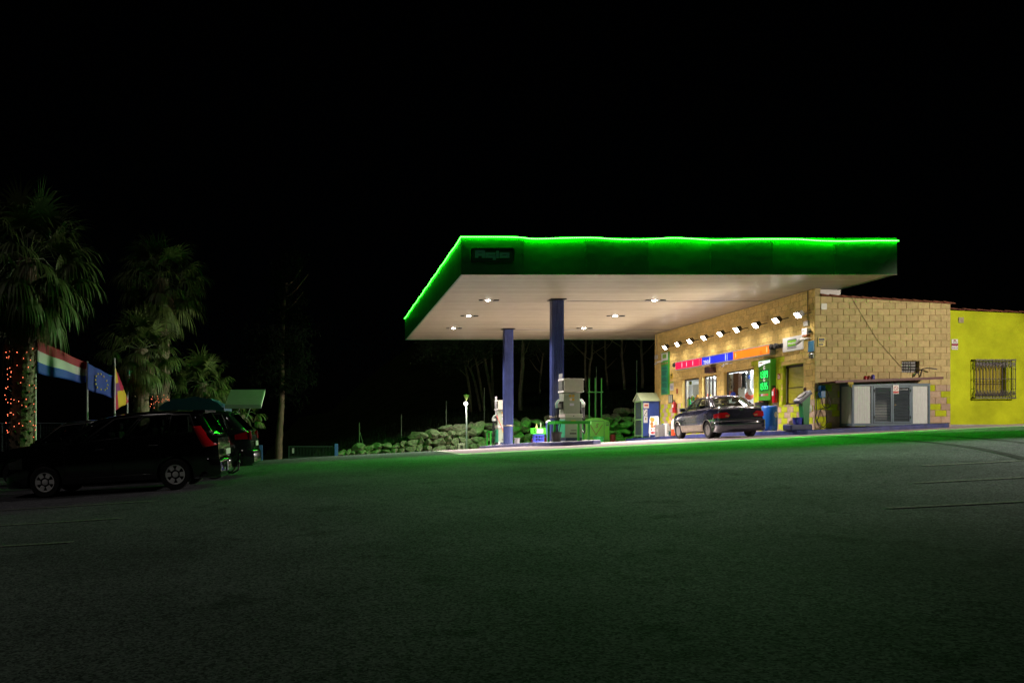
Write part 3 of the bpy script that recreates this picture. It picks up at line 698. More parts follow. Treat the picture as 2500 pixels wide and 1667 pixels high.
# fluorescent tubes glowing through: slim rods just behind / in the face
tubem = emat('tube glow in sign', (1, .55, .62), 1.6); tubeb = emat('tube glow in blue sign', (.5, .58, 1), 1.5); tubeo = emat('tube glow in orange sign', (1, .62, .25), 1.3)
def tube(z3, m, w=.035, h=.6):
    u = bu(z3); q = MB(FR_F); hh = (v1 - v0) * h / 2; vm = (v0 + v1) / 2
    q.prism([(u - w * math.cos(t) * .8, vm - hh + hh * 2 * (.5 - .5 * math.cos(i * math.pi / 6))) for i, t in enumerate([math.pi / 2 - 1.57 * math.sin(i * math.pi / 6) for i in range(7)])] + [(u + w * .8 * math.sin(i * math.pi / 6), vm + hh - hh * 2 * (.5 - .5 * math.cos(i * math.pi / 6))) for i in range(1, 6)], lambda a, b: (a, b, BO), lambda a, b: (a, b, BO + .006)); q.build('tube', m, band)
for z3 in (510, 598, 718): tube(z3, tubem)
tube(1043, tubeb, .05, .8); tube(1345, tubeb, .05, .8); tube(1378, tubeb, .02, .9); tube(1538, tubeo, .04, .5); tube(2135, tubeo, .04, .6)
mb = MB(FR_F); tv = v0 + .05; text(mb, 'TIENDA', bu(922), tv, .17, BO + .006, bu(1048) - bu(922), .02); mb.build('lettering', emat('lit white letters', (1, 1, 1), 1.0), band)
mb = MB(FR_F); text(mb, 'E.S.', bu(2008), tv + .02, .12, BO + .006, bu(2055) - bu(2008), .01); mb.build('station_letters', mat('dark sign letters', (.05, .01, .005), .5), band)
# twin dark emergency lamps beside the band
def lampbox(px0, px1, yt, yb, lab, n=2, off=.3):
    a, b, c, d = frect(px0, px1, yt, yb, off, 'r'); t = thing('wall_lamp', lab, 'wall lamp', tuple(FR_F @ Vector(((a + b) / 2, c, 0))), 'dark wall lamps beside the sign band')
    mb = MB(FR_F); mb.box(a, b, c + .05, d, .016, .12, .015); mb.build('case', black, t)
    for k in range(n):
        q = a + (b - a) * (k + .5) / n; mb = MB(FR_F); mb.lathe([(.05, 0), (.10, .05), (.11, .17), (.10, .19), (.0, .2)], (q, (c + d) / 2, .11), 14, (0, .15, 1)); mb.build('lamp_head', black, t, smooth=40)
lampbox(1875.5, 1898, 838, 852, 'dark twin lamp at the orange end of the sign band', 2, .28)
lampbox(1640.5, 1648.2, 886.5, 896, 'dark lamp at the red end of the sign band', 1, .28)
# price sign
PO = .24
a = fu(1852, PO); b = fu(1880.5, PO); c = fv(1852, 978.5, PO); d = fv(1880.5, 876, PO)
price = thing('price_sign', 'green fuel price sign with glowing green digits beside the clothes window', 'price sign', tuple(FR_F @ Vector(((a + b) / 2, c, 0))))
pgreen = mat('price sign green', (.05, .26, .012), .4, var=.08)
mb = MB(FR_F); mb.box(a, b, c, d, .016, PO, .012); mb.build('case', pgreen, price)
H = d - c; W = b - a
def pv_(f): return d - H * f          # fraction from the top
mb = MB(FR_F)
top = [(a + .012, pv_(.025)), (b - .012, pv_(.025)), (b - .012, pv_(.085))] + [(lerp(b - .012, a + .012, t), pv_(.085 + .075 * t ** 1.7)) for t in (.2, .4, .6, .8, 1)]
mb.prism(top, lambda x, y: (x, y, PO - .01), lambda x, y: (x, y, PO + .006)); mb.build('header', emat('lit white header', (1, .99, .97), 1.3), price)
mb = MB(FR_F); mb.box(a + .06, a + .36 * W, pv_(.085), pv_(.05), PO, PO + .008); mb.build('header_logo', mat('beige header print', (.55, .42, .22), .5), price)
ledg = emat('green price digits', (.03, 1, .12), 2.2)
SEG = {'0': 'abcdef', '1': 'bc', '3': 'abgcd', '5': 'afgcd', '8': 'abcdefg', '9': 'abfgcd'}
def seg7(mb, ch, u, v, w, h, t):
    S = {'a': (u + t, u + w - t, v + h - t, v + h), 'g': (u + t, u + w - t, v + h / 2 - t / 2, v + h / 2 + t / 2), 'd': (u + t, u + w - t, v, v + t), 'f': (u, u + t, v + h / 2, v + h - t / 2), 'b': (u + w - t, u + w, v + h / 2, v + h - t / 2), 'e': (u, u + t, v + t / 2, v + h / 2), 'c': (u + w - t, u + w, v + t / 2, v + h / 2)}
    for s in SEG[ch]: x0, x1, y0, y1 = S[s]; mb.box(x0 + .004, x1 - .004, y0 + .004, y1 - .004, PO, PO + .012)
for txt, f0, f1 in (('1389', .265, .445), ('1595', .555, .735)):
    mb = MB(FR_F); vb = pv_(f1); h = pv_(f0) - vb; u = a + .20 * W; w = .16 * W
    for i, ch in enumerate(txt):
        if ch == '1': seg7(mb, '1', u - .09 * W, vb, w * .9, h, .045)
        else: seg7(mb, ch, u + w * .1, vb, w * .88, h, .045)
        u += w * (.55 if ch == '1' else 1.12)
        if i == 0: mb.box(u - .035, u + .005, vb, vb + .04, PO, PO + .012)
    mb.build('digits', ledg, price)
    dk = MB(FR_F); dk.box(a + .1 * W, b - .1 * W, vb - .05, pv_(f0) + .05, PO - .01, PO + .004); dk.build('digit_window', mat('dark green display', (.0, .12, .02), .4), price)
for f in (.185, .475):
    mb = MB(FR_F); text(mb, 'G', a + .40 * W, pv_(f + .065), .17, PO + .004, .15, .03); mb.build('fuel_letter', emat('lit cream letter', (1, .88, .75), .95), price)
for i, cc in enumerate(((.30, .10, .05), (.75, .55, .75), (.8, .25, .18), (.55, .2, .12), (.75, .12, .08))):
    mb = MB(FR_F); q = a + W * (.07 + .155 * i); mb.box(q, q + .135 * W, pv_(.885), pv_(.835), PO, PO + .006); mb.build('card_emblem', emat('card emblem %d' % i, cc, .9), price)
# tall green notice board at the far end
a, b, c, d = frect(1614, 1633.5, 859.5, 964.2, .05); d = fv(1614, 862, .05)
board = thing('notice_board', 'tall narrow green board with a white head and rows of small print', 'notice board', tuple(FR_F @ Vector(((a + b) / 2, c, 0))))
mb = MB(FR_F); mb.box(a, b, c, d, .016, .05, .008); mb.build('backing', mat('board green', (.05, .33, .03), .4), board)
mb = MB(FR_F); mb.box(a + .03, b - .14, d - .42, d - .03, .045, .054); mb.build('header', white, board)
mb = MB(FR_F); mb.box(a + .22, b - .34, d - .30, d - .10, .05, .058); mb.build('header_logo', mat('logo green', (.22, .5, .05), .5), board)
mb = MB(FR_F); mb.box(a + .03, b - .14, c + .03, d - .70, .045, .053); mb.build('print_area', mat('print area teal', (.03, .30, .16), .45), board)
mb = MB(FR_F); rr = random.Random(2)
for k in range(22):
    v = c + .06 + (d - .80 - c) * k / 22
    if k % 5 != 4: mb.box(a + .12, a + .12 + (b - a - .34) * rr.uniform(.6, 1), v, v + .035, .05, .056)
mb.build('print_lines', mat('board print', (.03, .12, .10), .5), board)
for k in range(4):
    mb = MB(FR_F); mb.lathe([(.055, 0), (.055, .006)], (a + .14 + k * (b - a - .34) / 3, d - .56, .05), 12); mb.build('symbol', mat('red ring symbol', (.55, .22, .16), .5), board)
# white wall sign with the green emblem
a, b, c, d = frect(1910.5, 1959.2, 826.5, 860.5, .07)
ws = thing('wall_sign', 'white wall sign with a green lettered emblem, near the corner of the shop', 'sign', tuple(FR_F @ Vector(((a + b) / 2, c, 0))))
mb = MB(FR_F); mb.box(a, b, c, d, .016, .07, .006); mb.build('board', white, ws)
W = b - a; H = d - c; e0 = a + .245 * W; ew = .47 * W; eh = .52 * H; ev = c + .30 * H
mb = MB(FR_F); mb.prism(rrect(ew, eh, .05, 4, e0, ev), lambda x, y: (x, y, .068), lambda x, y: (x, y, .073)); mb.build('emblem_border', mat('emblem navy', (.05, .06, .20), .5), ws)
mb = MB(FR_F); mb.prism(rrect(ew - .05, eh - .05, .035, 4, e0 + .025, ev + .025), lambda x, y: (x, y, .072), lambda x, y: (x, y, .076)); mb.build('emblem_ground', mat('emblem green', (.20, .50, .02), .5), ws)
mb = MB(FR_F @ Matrix.Translation((0, 0, .075))); emblem(mb, e0 + .06, ev + .09, ew - .12, eh - .2, .004); mb.build('emblem_letters', white, ws)
mb = MB(FR_F)
for k in range(14): mb.box(e0 + ew * k / 14, e0 + ew * (k + .7) / 14, c + .17 * H, c + .17 * H + .045, .07, .074)
mb.build('small_print', mat('small print grey', (.18, .17, .20), .6), ws)
# small fittings
def plate(name, lab, cat, rect, col, n=.03, group=None, fr=FR_F, marks=(), n0=.016):
    a, b, c, d = rect; t = thing(name, lab, cat, tuple(fr @ Vector(((a + b) / 2, c, 0))), group)
    mb = MB(fr); mb.box(a, b, c, d, n0, n, .004); mb.build('plate', mat('plate %s' % str(col), col, .45, var=.1), t)
    for nm, (f0, f1, g0, g1), cc in marks:
        mb = MB(fr); mb.box(lerp(a, b, f0), lerp(a, b, f1), lerp(d, c, g1), lerp(d, c, g0), n - .002, n + .004); mb.build(nm, mat('print %s' % str(cc), cc, .5), t)
    return t
yelw = (.60, .45, .012); blk = (.02, .02, .015)
al = (('print_block', (.1, .9, .12, .42), blk), ('print_line', (.15, .85, .5, .58), blk), ('print_line', (.1, .7, .72, .88), blk))
G_AL = 'yellow alarm notices on the shop walls'
plate('alarm_notice', 'yellow and black alarm notice to the right of the brown box above the door', 'notice', frect(1742, 1748.7, 896.5, 909.5), yelw, .03, G_AL, marks=al)
plate('alarm_notice', 'dark yellow alarm notice between the green board and the goods window', 'notice', frect(1638, 1643.3, 912, 924), yelw, .03, G_AL, marks=al)
plate('alarm_notice', 'yellow and black alarm notice on the side wall by the corner', 'notice', (su(1995.5), su(2013), sv(845.5), sv(823)), yelw, .045, G_AL, FR_S, al, .03)
plate('paper_notice', 'white paper notice with a green heading beside the tall green board', 'notice', frect(1636.5, 1645.5, 931, 954), (.62, .62, .60), .025, marks=(('heading', (.02, .98, .02, .22), (.40, .50, .05)), ('print_block', (.2, .8, .45, .8), (.35, .36, .45))))
plate('glass_notice_frame', 'grey framed glass notice case above the far fire extinguisher', 'notice case', frect(1634, 1644, 963.5, 984), (.07, .08, .05), .05, marks=(('pane', (.12, .44, .08, .92), (.35, .37, .30)), ('pane', (.56, .88, .08, .92), (.35, .37, .30))))
plate('fire_sign', 'small red fire sign on the lime wall beside the price sign', 'sign', frect(1900, 1906.5, 912.5, 926.3), (.33, .03, .015), .03, marks=(('symbol', (.15, .5, .15, .45), (.6, .5, .45)), ('symbol', (.15, .5, .55, .9), (.6, .5, .45)), ('symbol', (.62, .85, .3, .9), (.6, .5, .45))))
plate('fire_sign', 'small worn red sign on the tan wall left of the goods window', 'sign', frect(1652, 1656, 949, 961), (.28, .05, .015), .03)
plate('blue_plate', 'faded blue plate at the corner of the shop', 'plate', frect(1976, 1989.3, 831, 857.5, at='r'), (.03, .20, .38), .05)
plate('white_vent_plate', 'square white plate high on the side wall', 'plate', (su(2003), su(2017), sv(756), sv(741)), (.60, .60, .56), .05, None, FR_S, n0=.03)
plate('tenant_plate', 'white plate with a dark red band on the lime wall', 'plate', (yu(2322.5), yu(2338), yv(853.5), yv(828)), (.72, .72, .72), .02, None, FR_Y, (('emblem', (.3, .65, .06, .2), (.25, .02, .05)), ('script_line', (.2, .85, .28, .34), (.1, .1, .12)), ('red_band', (.0, 1, .42, .65), (.28, .015, .06)), ('symbol', (.1, .25, .78, .9), (.2, .1, .12)), ('symbol', (.42, .57, .78, .9), (.2, .1, .12)), ('symbol', (.75, .9, .78, .9), (.2, .1, .12))), .002)
# lock box
a, b, c, d = frect(1979, 1989.3, 861, 874, at='r'); t = thing('lock_box', 'small steel lock box under the blue plate', 'box', tuple(FR_F @ Vector(((a + b) / 2, c, 0))))
mb = MB(FR_F); mb.box(a, b, c, d, .016, .07, .008); mb.build('case', mat('dull steel', (.16, .17, .13), .5, metal=.5, var=.2), t); mb = MB(FR_F); mb.tube([(a + .05, c + .12, .07), (b - .05, d - .05, .12), (b - .02, d - .04, .08)], .02, 6); mb.build('latch', mat('bright latch', (.5, .5, .5), .3, metal=.7), t)
# emergency unit, junction box, cameras
a, b, c, d = frect(1959.5, 1972, 803, 819, .12); t = thing('alarm_box', 'white alarm box on the shop wall above the camera', 'alarm', tuple(FR_F @ Vector(((a + b) / 2, c, 0))))
mb = MB(FR_F); mb.box(a, b, c, d, .016, .16, .012); mb.build('case', white, t); mb = MB(FR_F); mb.box(a + .01, b - .01, c - .05, c, .03, .15, .01); mb.build('beacon', mat('orange beacon', (.5, .13, .04), .3), t)
mb = MB(FR_F); text(mb, 'ALARM', a + .04, c + .12, .07, .162, (b - a) * .5); mb.build('lettering', black, t)
mb = MB(FR_F); mb.lathe([(.05, 0), (.05, .05), (.03, .09)], (b + .08, c + .1, .05), 12); mb.build('sounder', black, t)
def camera(px, py, lab, s=1.):
    u = fu(px, .25); v = fv(px, py, .25); t = thing('security_camera', lab, 'camera', tuple(FR_F @ Vector((u, v, 0))), 'security cameras on the shop wall')
    mb = MB(FR_F); mb.tube([(u + .28, v + .06, .016), (u + .26, v + .06, .12), (u + .1, v + .04, .22)], .025, 8); mb.build('arm', white, t, smooth=40)
    M = FR_F @ Matrix.Translation((u, v, .26)) @ Matrix.Rotation(R(24), 4, 'Z'); mb = MB(M); mb.box(-.2 * s, .12 * s, -.05 * s, .05 * s, -.05 * s, .05 * s, .012); mb.build('body', mat('camera grey', (.42, .42, .40), .4), t)
    mb = MB(M); mb.lathe([(.032, 0), (.036, .03)], (-.2 * s, 0, 0), 10, (-1, 0, 0)); mb.build('lens', black, t)
camera(1952.5, 832, 'white camera on an arm in front of the white wall sign')
camera(1767, 891, 'small camera under the blue panel of the sign band', .6)
camera(1602.5, 886, 'small white camera at the far end of the shop wall', .7)
a, b, c, d = frect(1967.5, 1978, 785, 797); t = plate('junction_box', 'grey junction box on the shop wall under the near floodlight', 'junction box', (a, b, c, d), (.38, .37, .35), .10)
a, b, c, d = frect(1602, 1607, 867, 877); t = plate('junction_box', 'pale junction box on the shop wall at its far end', 'junction box', (a, b, c, d), (.5, .48, .45), .08)
wire = mat('painted wall pipe', (.36, .27, .13), .6)
def pipe(name, lab, pts_, r=.014, fr=FR_F, m=wire):
    mb = MB(fr); mb.tube(pts_, r, 6); return tag(mb.build(name, m, smooth=60), lab, 'pipe')
u = fu(1974); pipe('conduit', 'thin pipe down the shop wall to the near junction box', [(u, 4.98, .03), (u, fv(1974, 785), .03)])
u = fu(1604.5); pipe('conduit', 'thin pipe down the shop wall to the far junction box', [(u, 4.98, .03), (u, fv(1604.5, 867), .03)])
pipe('wall_cable', 'thin cable slanting across the side wall to the barred window', [(su(2078), sv(728), .04), (su(2100), sv(765), .035), (su(2140), sv(830), .04), (su(2201), sv(899), .035)], .007, FR_S, mat('brown cable', (.20, .14, .08), .7))
pipe('bent_pipe', 'bent grey pipe at the barred window of the side wall', [(su(2244), sv(920), .06), (su(2244), sv(902), .14), (su(2252), sv(899.5), .22), (su(2262), sv(901), .30), (su(2271), sv(903), .34)], .022, FR_S, iron)
pipe('bent_pipe', 'short curved pipe stub under the barred window', [(su(2228), sv(920), .06), (su(2231), sv(912), .10), (su(2238), sv(909), .12)], .022, FR_S, iron)
# air-curtain box above the door
a, b, c, d = frect(1719.5, 1733, 897.5, 911, .3); t = thing('door_box', 'brown box unit mounted above the shop door', 'box', tuple(FR_F @ Vector(((a + b) / 2, c, 0))))
mb = MB(FR_F); mb.box(a, b, c, d, .016, .3, .01); mb.build('case', mat('brown metal box', (.075, .03, .03), .4), t); mb = MB(FR_F)
for k in range(5): mb.box(a + .05, b - .05, c + .05 + k * .05, c + .07 + k * .05, .298, .304)
mb.build('slot', black, t)
# fire extinguishers
def extinguisher(px, yt, yb, lab):
    off = .12; u = fu(px, off); v0 = fv(px, yb, off); v1 = fv(px, yt, off); h = v1 - v0
    t = thing('fire_extinguisher', lab, 'extinguisher', tuple(FR_F @ Vector((u, v0, off))), 'fire extinguishers on the shop wall')
    mb = MB(FR_F @ Matrix.Translation((u, v0, off))); mb.lathe([(.0, 0), (.095, .0), (.10, .03), (.10, h * .72), (.08, h * .8), (.035, h * .86), (.03, h * .9)], (0, 0, 0), 18, (0, 1, 0)); mb.build('body', mat('extinguisher red', (.42, .006, .012), .3, coat=.4), t, smooth=40)
    mb = MB(FR_F @ Matrix.Translation((u, v0, off))); mb.lathe([(.03, h * .89), (.035, h * .95)], (0, 0, 0), 10, (0, 1, 0)); mb.box(-.02, .02, h * .93, h, -.02, .10, .006); mb.box(-.015, .015, h * .88, h * .91, .02, .12); mb.tube([(.02, h * .9, .0), (.10, h * .8, .03), (.115, h * .5, .02), (.11, h * .25, 0)], .014, 6); mb.build('valve', black, t)
    mb = MB(FR_F @ Matrix.Translation((u, v0, off))); A = [mb.v((.1015 * math.sin(q), y_, .1015 * math.cos(q))) for y_ in (h * .42, h * .66) for q in [k * .2 - .6 for k in range(7)]]
    for k in range(6): mb.f([A[k], A[k + 1], A[k + 8], A[k + 7]])
    mb.build('label', white, t); mb = MB(FR_F @ Matrix.Translation((u, v0, 0))); mb.box(-.06, .06, h * .5, h * .7, .016, .03); mb.build('bracket', black, t)
extinguisher(1891.5, 941, 983, 'red fire extinguisher on the lime wall beside the price sign')
extinguisher(1646.5, 976, 1008, 'red fire extinguisher left of the goods window at the far end of the shop')
# ================================================================ things on the shop pavement
steelblue = mat('slate blue steel', (.075, .115, .165), .45, var=.2, vscale=4, metal=.1)
# compressor cabinet by the side wall
cx0, cx1, cyf, cyb = 18.16, 20.85, 29.22, 29.955
zb0 = kz(19.5, 29.4) - .03; zt0 = ZC + 1.58
cab = thing('compressor_cabinet', 'grey-blue metal cabinet with louvred double doors under a dark red sheet roof', 'cabinet', ((cx0 + cx1) / 2, 29.6, zb0))
mb = MB(); t = .06
for x in (cx0, cx1 - t): mb.box(x, x + t, cyf, cyf + t, zb0, zt0); mb.box(x, x + t, cyb - t, cyb, zb0, zt0)
for z in (zb0 + .02, zt0 - .09): mb.box(cx0 + t, cx1 - t, cyf + .004, cyf + t, z, z + .09); mb.box(cx0 + .004, cx0 + t - .004, cyf + t, cyb - t, z, z + .09); mb.box(cx1 - t + .004, cx1 - .004, cyf + t, cyb - t, z, z + .09)
for f in (.255, .765): x = lerp(cx0, cx1, f); mb.box(x - .035, x + .035, cyf + .002, cyf + t, zb0 + .11, zt0 - .09)
mb.build('frame', steelblue, cab)
ribp = mat('white ribbed panel', (.58, .60, .63), .45, var=.08)
for (xa, xb) in ((cx0 + t, lerp(cx0, cx1, .255) - .035), (lerp(cx0, cx1, .765) + .035, cx1 - t)):
    mb = MB(); n = 10; w = (xb - xa) / n
    for k in range(n): mb.poly([(xa + w * k, cyf + .04, zb0 + .11), (xa + w * (k + .7), cyf + .03, zb0 + .11), (xa + w * (k + .7), cyf + .03, zt0 - .09), (xa + w * k, cyf + .04, zt0 - .09)]); mb.poly([(xa + w * (k + .7), cyf + .03, zb0 + .11), (xa + w * (k + 1), cyf + .04, zb0 + .11), (xa + w * (k + 1), cyf + .04, zt0 - .09), (xa + w * (k + .7), cyf + .03, zt0 - .09)])
    mb.build('ribbed_panel', ribp, cab, recalc=False)
mb = MB(); n = 12; w = (cyb - cyf - 2 * t) / n
for k in range(n): mb.box(cx0 + .02 + .005 * (k % 2), cx0 + .035, cyf + t + w * k, cyf + t + w * (k + 1), zb0 + .11, zt0 - .09)
mb.build('side_panel', mat('grey ribbed side', (.40, .42, .38), .5, var=.1), cab)
mb = MB(); mb.box(cx1 - .035, cx1 - .02, cyf + t, cyb - t, zb0 + .11, zt0 - .09); mb.box(cx0 + t, cx1 - t, cyb - .03, cyb - .015, zb0 + .1, zt0 - .09); mb.build('back_panel', ribp, cab)
d0, d1 = lerp(cx0, cx1, .255) + .035, lerp(cx0, cx1, .765) - .035; dm = (d0 + d1) / 2
rust = mat('rusty grey steel', (.065, .085, .11), .5, var=.35, vscale=6)
for i, (xa, xb) in enumerate(((d0 + .006, dm - .004), (dm + .004, d1 - .006))):
    mb = MB(); za, zb_ = zb0 + .12, zt0 - .10; q = .05
    mb.box(xa, xa + q, cyf - .012, cyf + .03, za, zb_); mb.box(xb - q, xb, cyf - .012, cyf + .03, za, zb_); mb.box(xa + q, xb - q, cyf - .01, cyf + .03, zb_ - q, zb_); mb.box(xa + q, xb - q, cyf - .01, cyf + .03, za, za + q)
    dr = mb.build('door', steelblue, cab)
    mb = MB(); n = 22
    for k in range(n):
        z = za + q + (zb_ - za - 2 * q) * k / n; h = (zb_ - za - 2 * q) / n
        mb.poly([(xa + q, cyf - .006, z), (xb - q, cyf - .006, z), (xb - q, cyf + .022, z + h * .62), (xa + q, cyf + .022, z + h * .62)])
    mb.build('louvres', rust, dr, recalc=False)
    mb = MB(); x = xa + .01 if i == 0 else xb - .025
    for z in (za + .15, zb_ - .2): mb.cyl((x + .01, cyf - .022, z), (x + .01, cyf - .022, z + .1), .012, n=8)
    mb.build('hinge', dkmetal, dr)
mb = MB(); mb.lathe([(.016, 0), (.02, .02)], (dm + .09, cyf - .012, lerp(zb0, zt0, .5)), 8, (0, -1, 0)); mb.build('lock', mat('brass lock', (.45, .3, .12), .3, metal=.8), cab)
mb = MB(frame((dm + .02, cyf - .016, zt0 - .36), (1, 0, 0), (0, 0, 1), (0, -1, 0))); mb.box(0, .2, 0, .30, 0, .004); pl = mb.build('warning_plate', white, cab)
mb = MB(frame((dm + .02, cyf - .02, zt0 - .36), (1, 0, 0), (0, 0, 1), (0, -1, 0))); mb.box(.01, .19, .02, .09, .001, .003)
o1 = [(.1 + .075 * math.cos(k * .2617), .19 + .075 * math.sin(k * .2617)) for k in range(24)]; i1 = [(.1 + .058 * math.cos(k * .2617), .19 + .058 * math.sin(k * .2617)) for k in range(24)]
for k in range(24): j = (k + 1) % 24; mb.poly([(*o1[k], .003), (*o1[j], .003), (*i1[j], .003), (*i1[k], .003)])
mb.poly([(.052, .24, .003), (.062, .25, .003), (.15, .14, .003), (.14, .13, .003)]); mb.build('prohibition_mark', mat('warning red', (.45, .015, .02), .5), pl)
mb = MB(); zr = lambda x: ZC + 1.63 + (x - 17.45) * .035
n = 16
for k in range(n):
    xa, xb = lerp(17.4, 21.1, k / n), lerp(17.4, 21.1, (k + 1) / n)
    mb.box(xa, xb, 28.95, 29.97, zr(xa) - .012 + .012 * (k % 2), zr(xa) + .018 + .012 * (k % 2))
mb.box(17.4, 21.1, 28.925, 28.95, zr(17.4) - .03, zr(17.4) + .03) if 0 else None
A = [(17.4, zr(17.4) - .05), (21.1, zr(21.1) - .05), (21.1, zr(21.1) + .035), (17.4, zr(17.4) + .035)]
mb.prism(A, lambda x, z: (x, 28.925, z), lambda x, z: (x, 28.948, z))
mb.build('sheet_roof', mat('dark red sheet roof', (.085, .006, .010), .5, var=.3), cab)
mb = MB(frame((P(2068, 933, 28.9).x, 28.90, P(0, 944, 28.9).z), (1, 0, 0), (0, 0, 1), (0, -1, 0))); mb.box(0, .2, .07, .16, 0, .05, .02); mb.box(.06, .09, .0, .07, .02, .04); mb.box(.12, .15, -.02, .08, .02, .04)
tag(mb.build('work_glove', mat('yellow work glove', (.40, .30, .06), .8, var=.3), smooth=50), 'worn yellow glove lying over the red cabinet roof edge', 'glove')
for px, col, lab in ((2112.5, (.30, .01, .02), 'round dark red can on the cabinet roof, leftmost of the cans'), (2121, (.16, .02, .015), 'dark brown-red can on the cabinet roof, between the other cans'), (2131, (.05, .04, .35), 'blue and red can on the cabinet roof, rightmost of the cans')):
    p = P(px, 928, 29.3); z = zr(p.x) + .032; mb = MB(); h = .13 if px < 2125 else .16
    mb.lathe([(.0, 0), (.055, 0), (.06, .01), (.06, h - .03), (.035, h), (.02, h + .015)], (p.x, 29.3, z), 14); o = mb.build('drink_can', mat('can %s' % str(col), col, .3), smooth=40); tag(o, lab, 'can', 'cans left on the cabinet roof')
# hose on a blue hook in the cabinet's shade
bx = su(2004) + XF
mb = MB(); p = P(2006, 942, 29.9); mb.box(p.x - .09, p.x + .09, 29.80, 29.968, P(0, 971, 29.9).z, P(0, 941, 29.9).z, .02); tag(mb.build('hose_hook', mat('blue plastic hook', (.01, .10, .28), .4)), 'blue plastic hose hook on the shaded side wall', 'hook')
mb = MB(); hp = []
for px, py in ((2010, 942), (2003, 948), (1995, 968), (1992, 1000), (1994, 1028), (2001, 1043), (2012, 1041), (2019, 1025), (2016, 1005), (2009, 985), (2004, 965), (2001, 950), (2008, 942), (2016, 950), (2022, 970), (2025, 985), (2022, 996), (2013, 994), (2002, 1002), (1996, 1020), (1998, 1035), (2008, 1043), (2022, 1046)): hp.append(P(px, py, 29.88))
sm = []
for i in range(len(hp) - 1):
    for k in range(4):
        t = k / 4; p0, p1, p2, p3 = hp[max(i - 1, 0)], hp[i], hp[i + 1], hp[min(i + 2, len(hp) - 1)]
        q = .5 * ((2 * p1) + (p2 - p0) * t + (2 * p0 - 5 * p1 + 4 * p2 - p3) * t * t + (3 * p1 - p0 - 3 * p2 + p3) * t ** 3); q.y = 29.92 - .10 * ((i * 4 + k) % 7) / 7 - .02 * (i > 11); sm.append(q)
mb.tube(sm, .014, 6); tag(mb.build('air_hose', black, smooth=60), 'black air hose looped over the blue hook in the cabinet shade', 'hose')
# air and water unit
ax, ay = 17.05, 29.75; az = kz(ax, ay)
ax = P(1951, 0, 29.6).x; ay = 29.5; az = kz(ax, ay)
air = thing('air_tower', 'green air and water tower with a slanted round gauge, on a dark blue plinth', 'air tower', (ax, ay, az))
mb = MB(); mb.box(ax - .50, ax + .26, ay - .28, ay + .28, az - .02, az + .20, .05); mb.build('plinth', mat('dark blue plinth', (.02, .03, .10), .5, var=.4, vscale=5), air)
gm = mat('air tower green', (.008, .16, .045), .35, var=.08)
k = ay / FPX
X_ = lambda px: (px - CX) * k; Z_ = lambda py: ZC + (CY - py) * k
out = [(1957, 1035), (1959, 1000), (1959, 985), (1972, 957), (1976, 957.5), (1972.5, 985), (1970, 1010), (1970, 1035)]
out = [(1957.5, 1036), (1956, 1005), (1954, 984), (1951, 980), (1971, 954), (1974.5, 957), (1972.5, 985), (1970.5, 1010), (1970, 1036)]
mb = MB(); mb.prism([(X_(a), Z_(b)) for a, b in out], lambda a, b: (a, ay - .13, b), lambda a, b: (a, ay + .13, b)); mb.build('body', gm, air)
pa, pb = Vector((X_(1942.5), ay, Z_(978))), Vector((X_(1972), ay, Z_(952.5))); dv = (pb - pa); L_ = dv.length; dv.normalize(); nv = Vector((-dv.z, 0, dv.x)); 
if nv.x > 0: nv = -nv
HF_ = frame(pa, dv, (0, 1, 0), nv)
mb = MB(HF_); mb.box(0, L_, -.20, .20, -.06, .0, .02); hd = mb.build('gauge_panel', mat('grey gauge panel', (.30, .30, .38), .35), air)
mb = MB(HF_); mb.box(.0, L_ - .02, -.17, .17, -.14, -.06); mb.build('gauge_back', mat('navy gauge back', (.015, .015, .05), .4), hd)
mb = MB(HF_); mb.lathe([(.165, 0), (.165, .03), (.15, .035), (.148, .02)], (L_ * .5, 0, 0), 24); mb.build('gauge_bezel', black, hd, smooth=40)
mb = MB(HF_); mb.lathe([(.147, .018), (.147, .022)], (L_ * .5, 0, 0), 24); mb.build('gauge_dial', white, hd)
mb = MB(HF_); mb.lathe([(.12, .022), (.12, .025)], (L_ * .5, 0, 0), 24); mb.build('dial_ring', mat('dial grey', (.35, .33, .30), .4), hd)
mb = MB(HF_); mb.box(L_ * .5 - .008, L_ * .5 + .10, -.006, .006, .025, .029); mb.build('needle', black, hd)
mb = MB(); mb.lathe([(.04, 0), (.05, .03), (.05, .10), (.02, .14)], (X_(1965), ay, Z_(955)), 12); mb.build('nozzle', mat('brown nozzle', (.06, .02, .02), .5), air)
mb = MB(); mb.ball((X_(1977), ay + .05, Z_(996)), .11, 3, (1, .7, 1.5))
bag = mb
for v in bag.bm.verts: v.co += Vector((.03, .02, .03)) * noise.noise(v.co * 14)
tag(mb.build('plastic_bag', mat('milky plastic bag', (.55, .56, .52), .4), smooth=80), 'crumpled white plastic bag hanging on the green air tower', 'bag')
def bucket(name, x, y, z, r, h, m, lab, handle=True, taper=.82, group=None, hm=None):
    t = thing(name, lab, 'bucket', (x, y, z), group)
    mb = MB(); mb.lathe([(.0, .0), (r * taper, 0), (r * .97, h * .93), (r * 1.06, h * .94), (r * 1.06, h), (r * .98, h), (r * .93, h * .9), (r * (taper - .06), .02), (0, .02)], (x, y, z), 20, cap=False); mb.build('body', m, t, smooth=40)
    if handle: mb = MB(); mb.tube([(x + r * 1.05 * math.cos(q), y - .02 - r * .5 * math.sin(q), z + h * .95 - r * .55 * math.sin(q)) for q in [math.pi * k / 10 for k in range(11)]], .008, 6); mb.build('handle', hm or dkmetal, t)
    return t
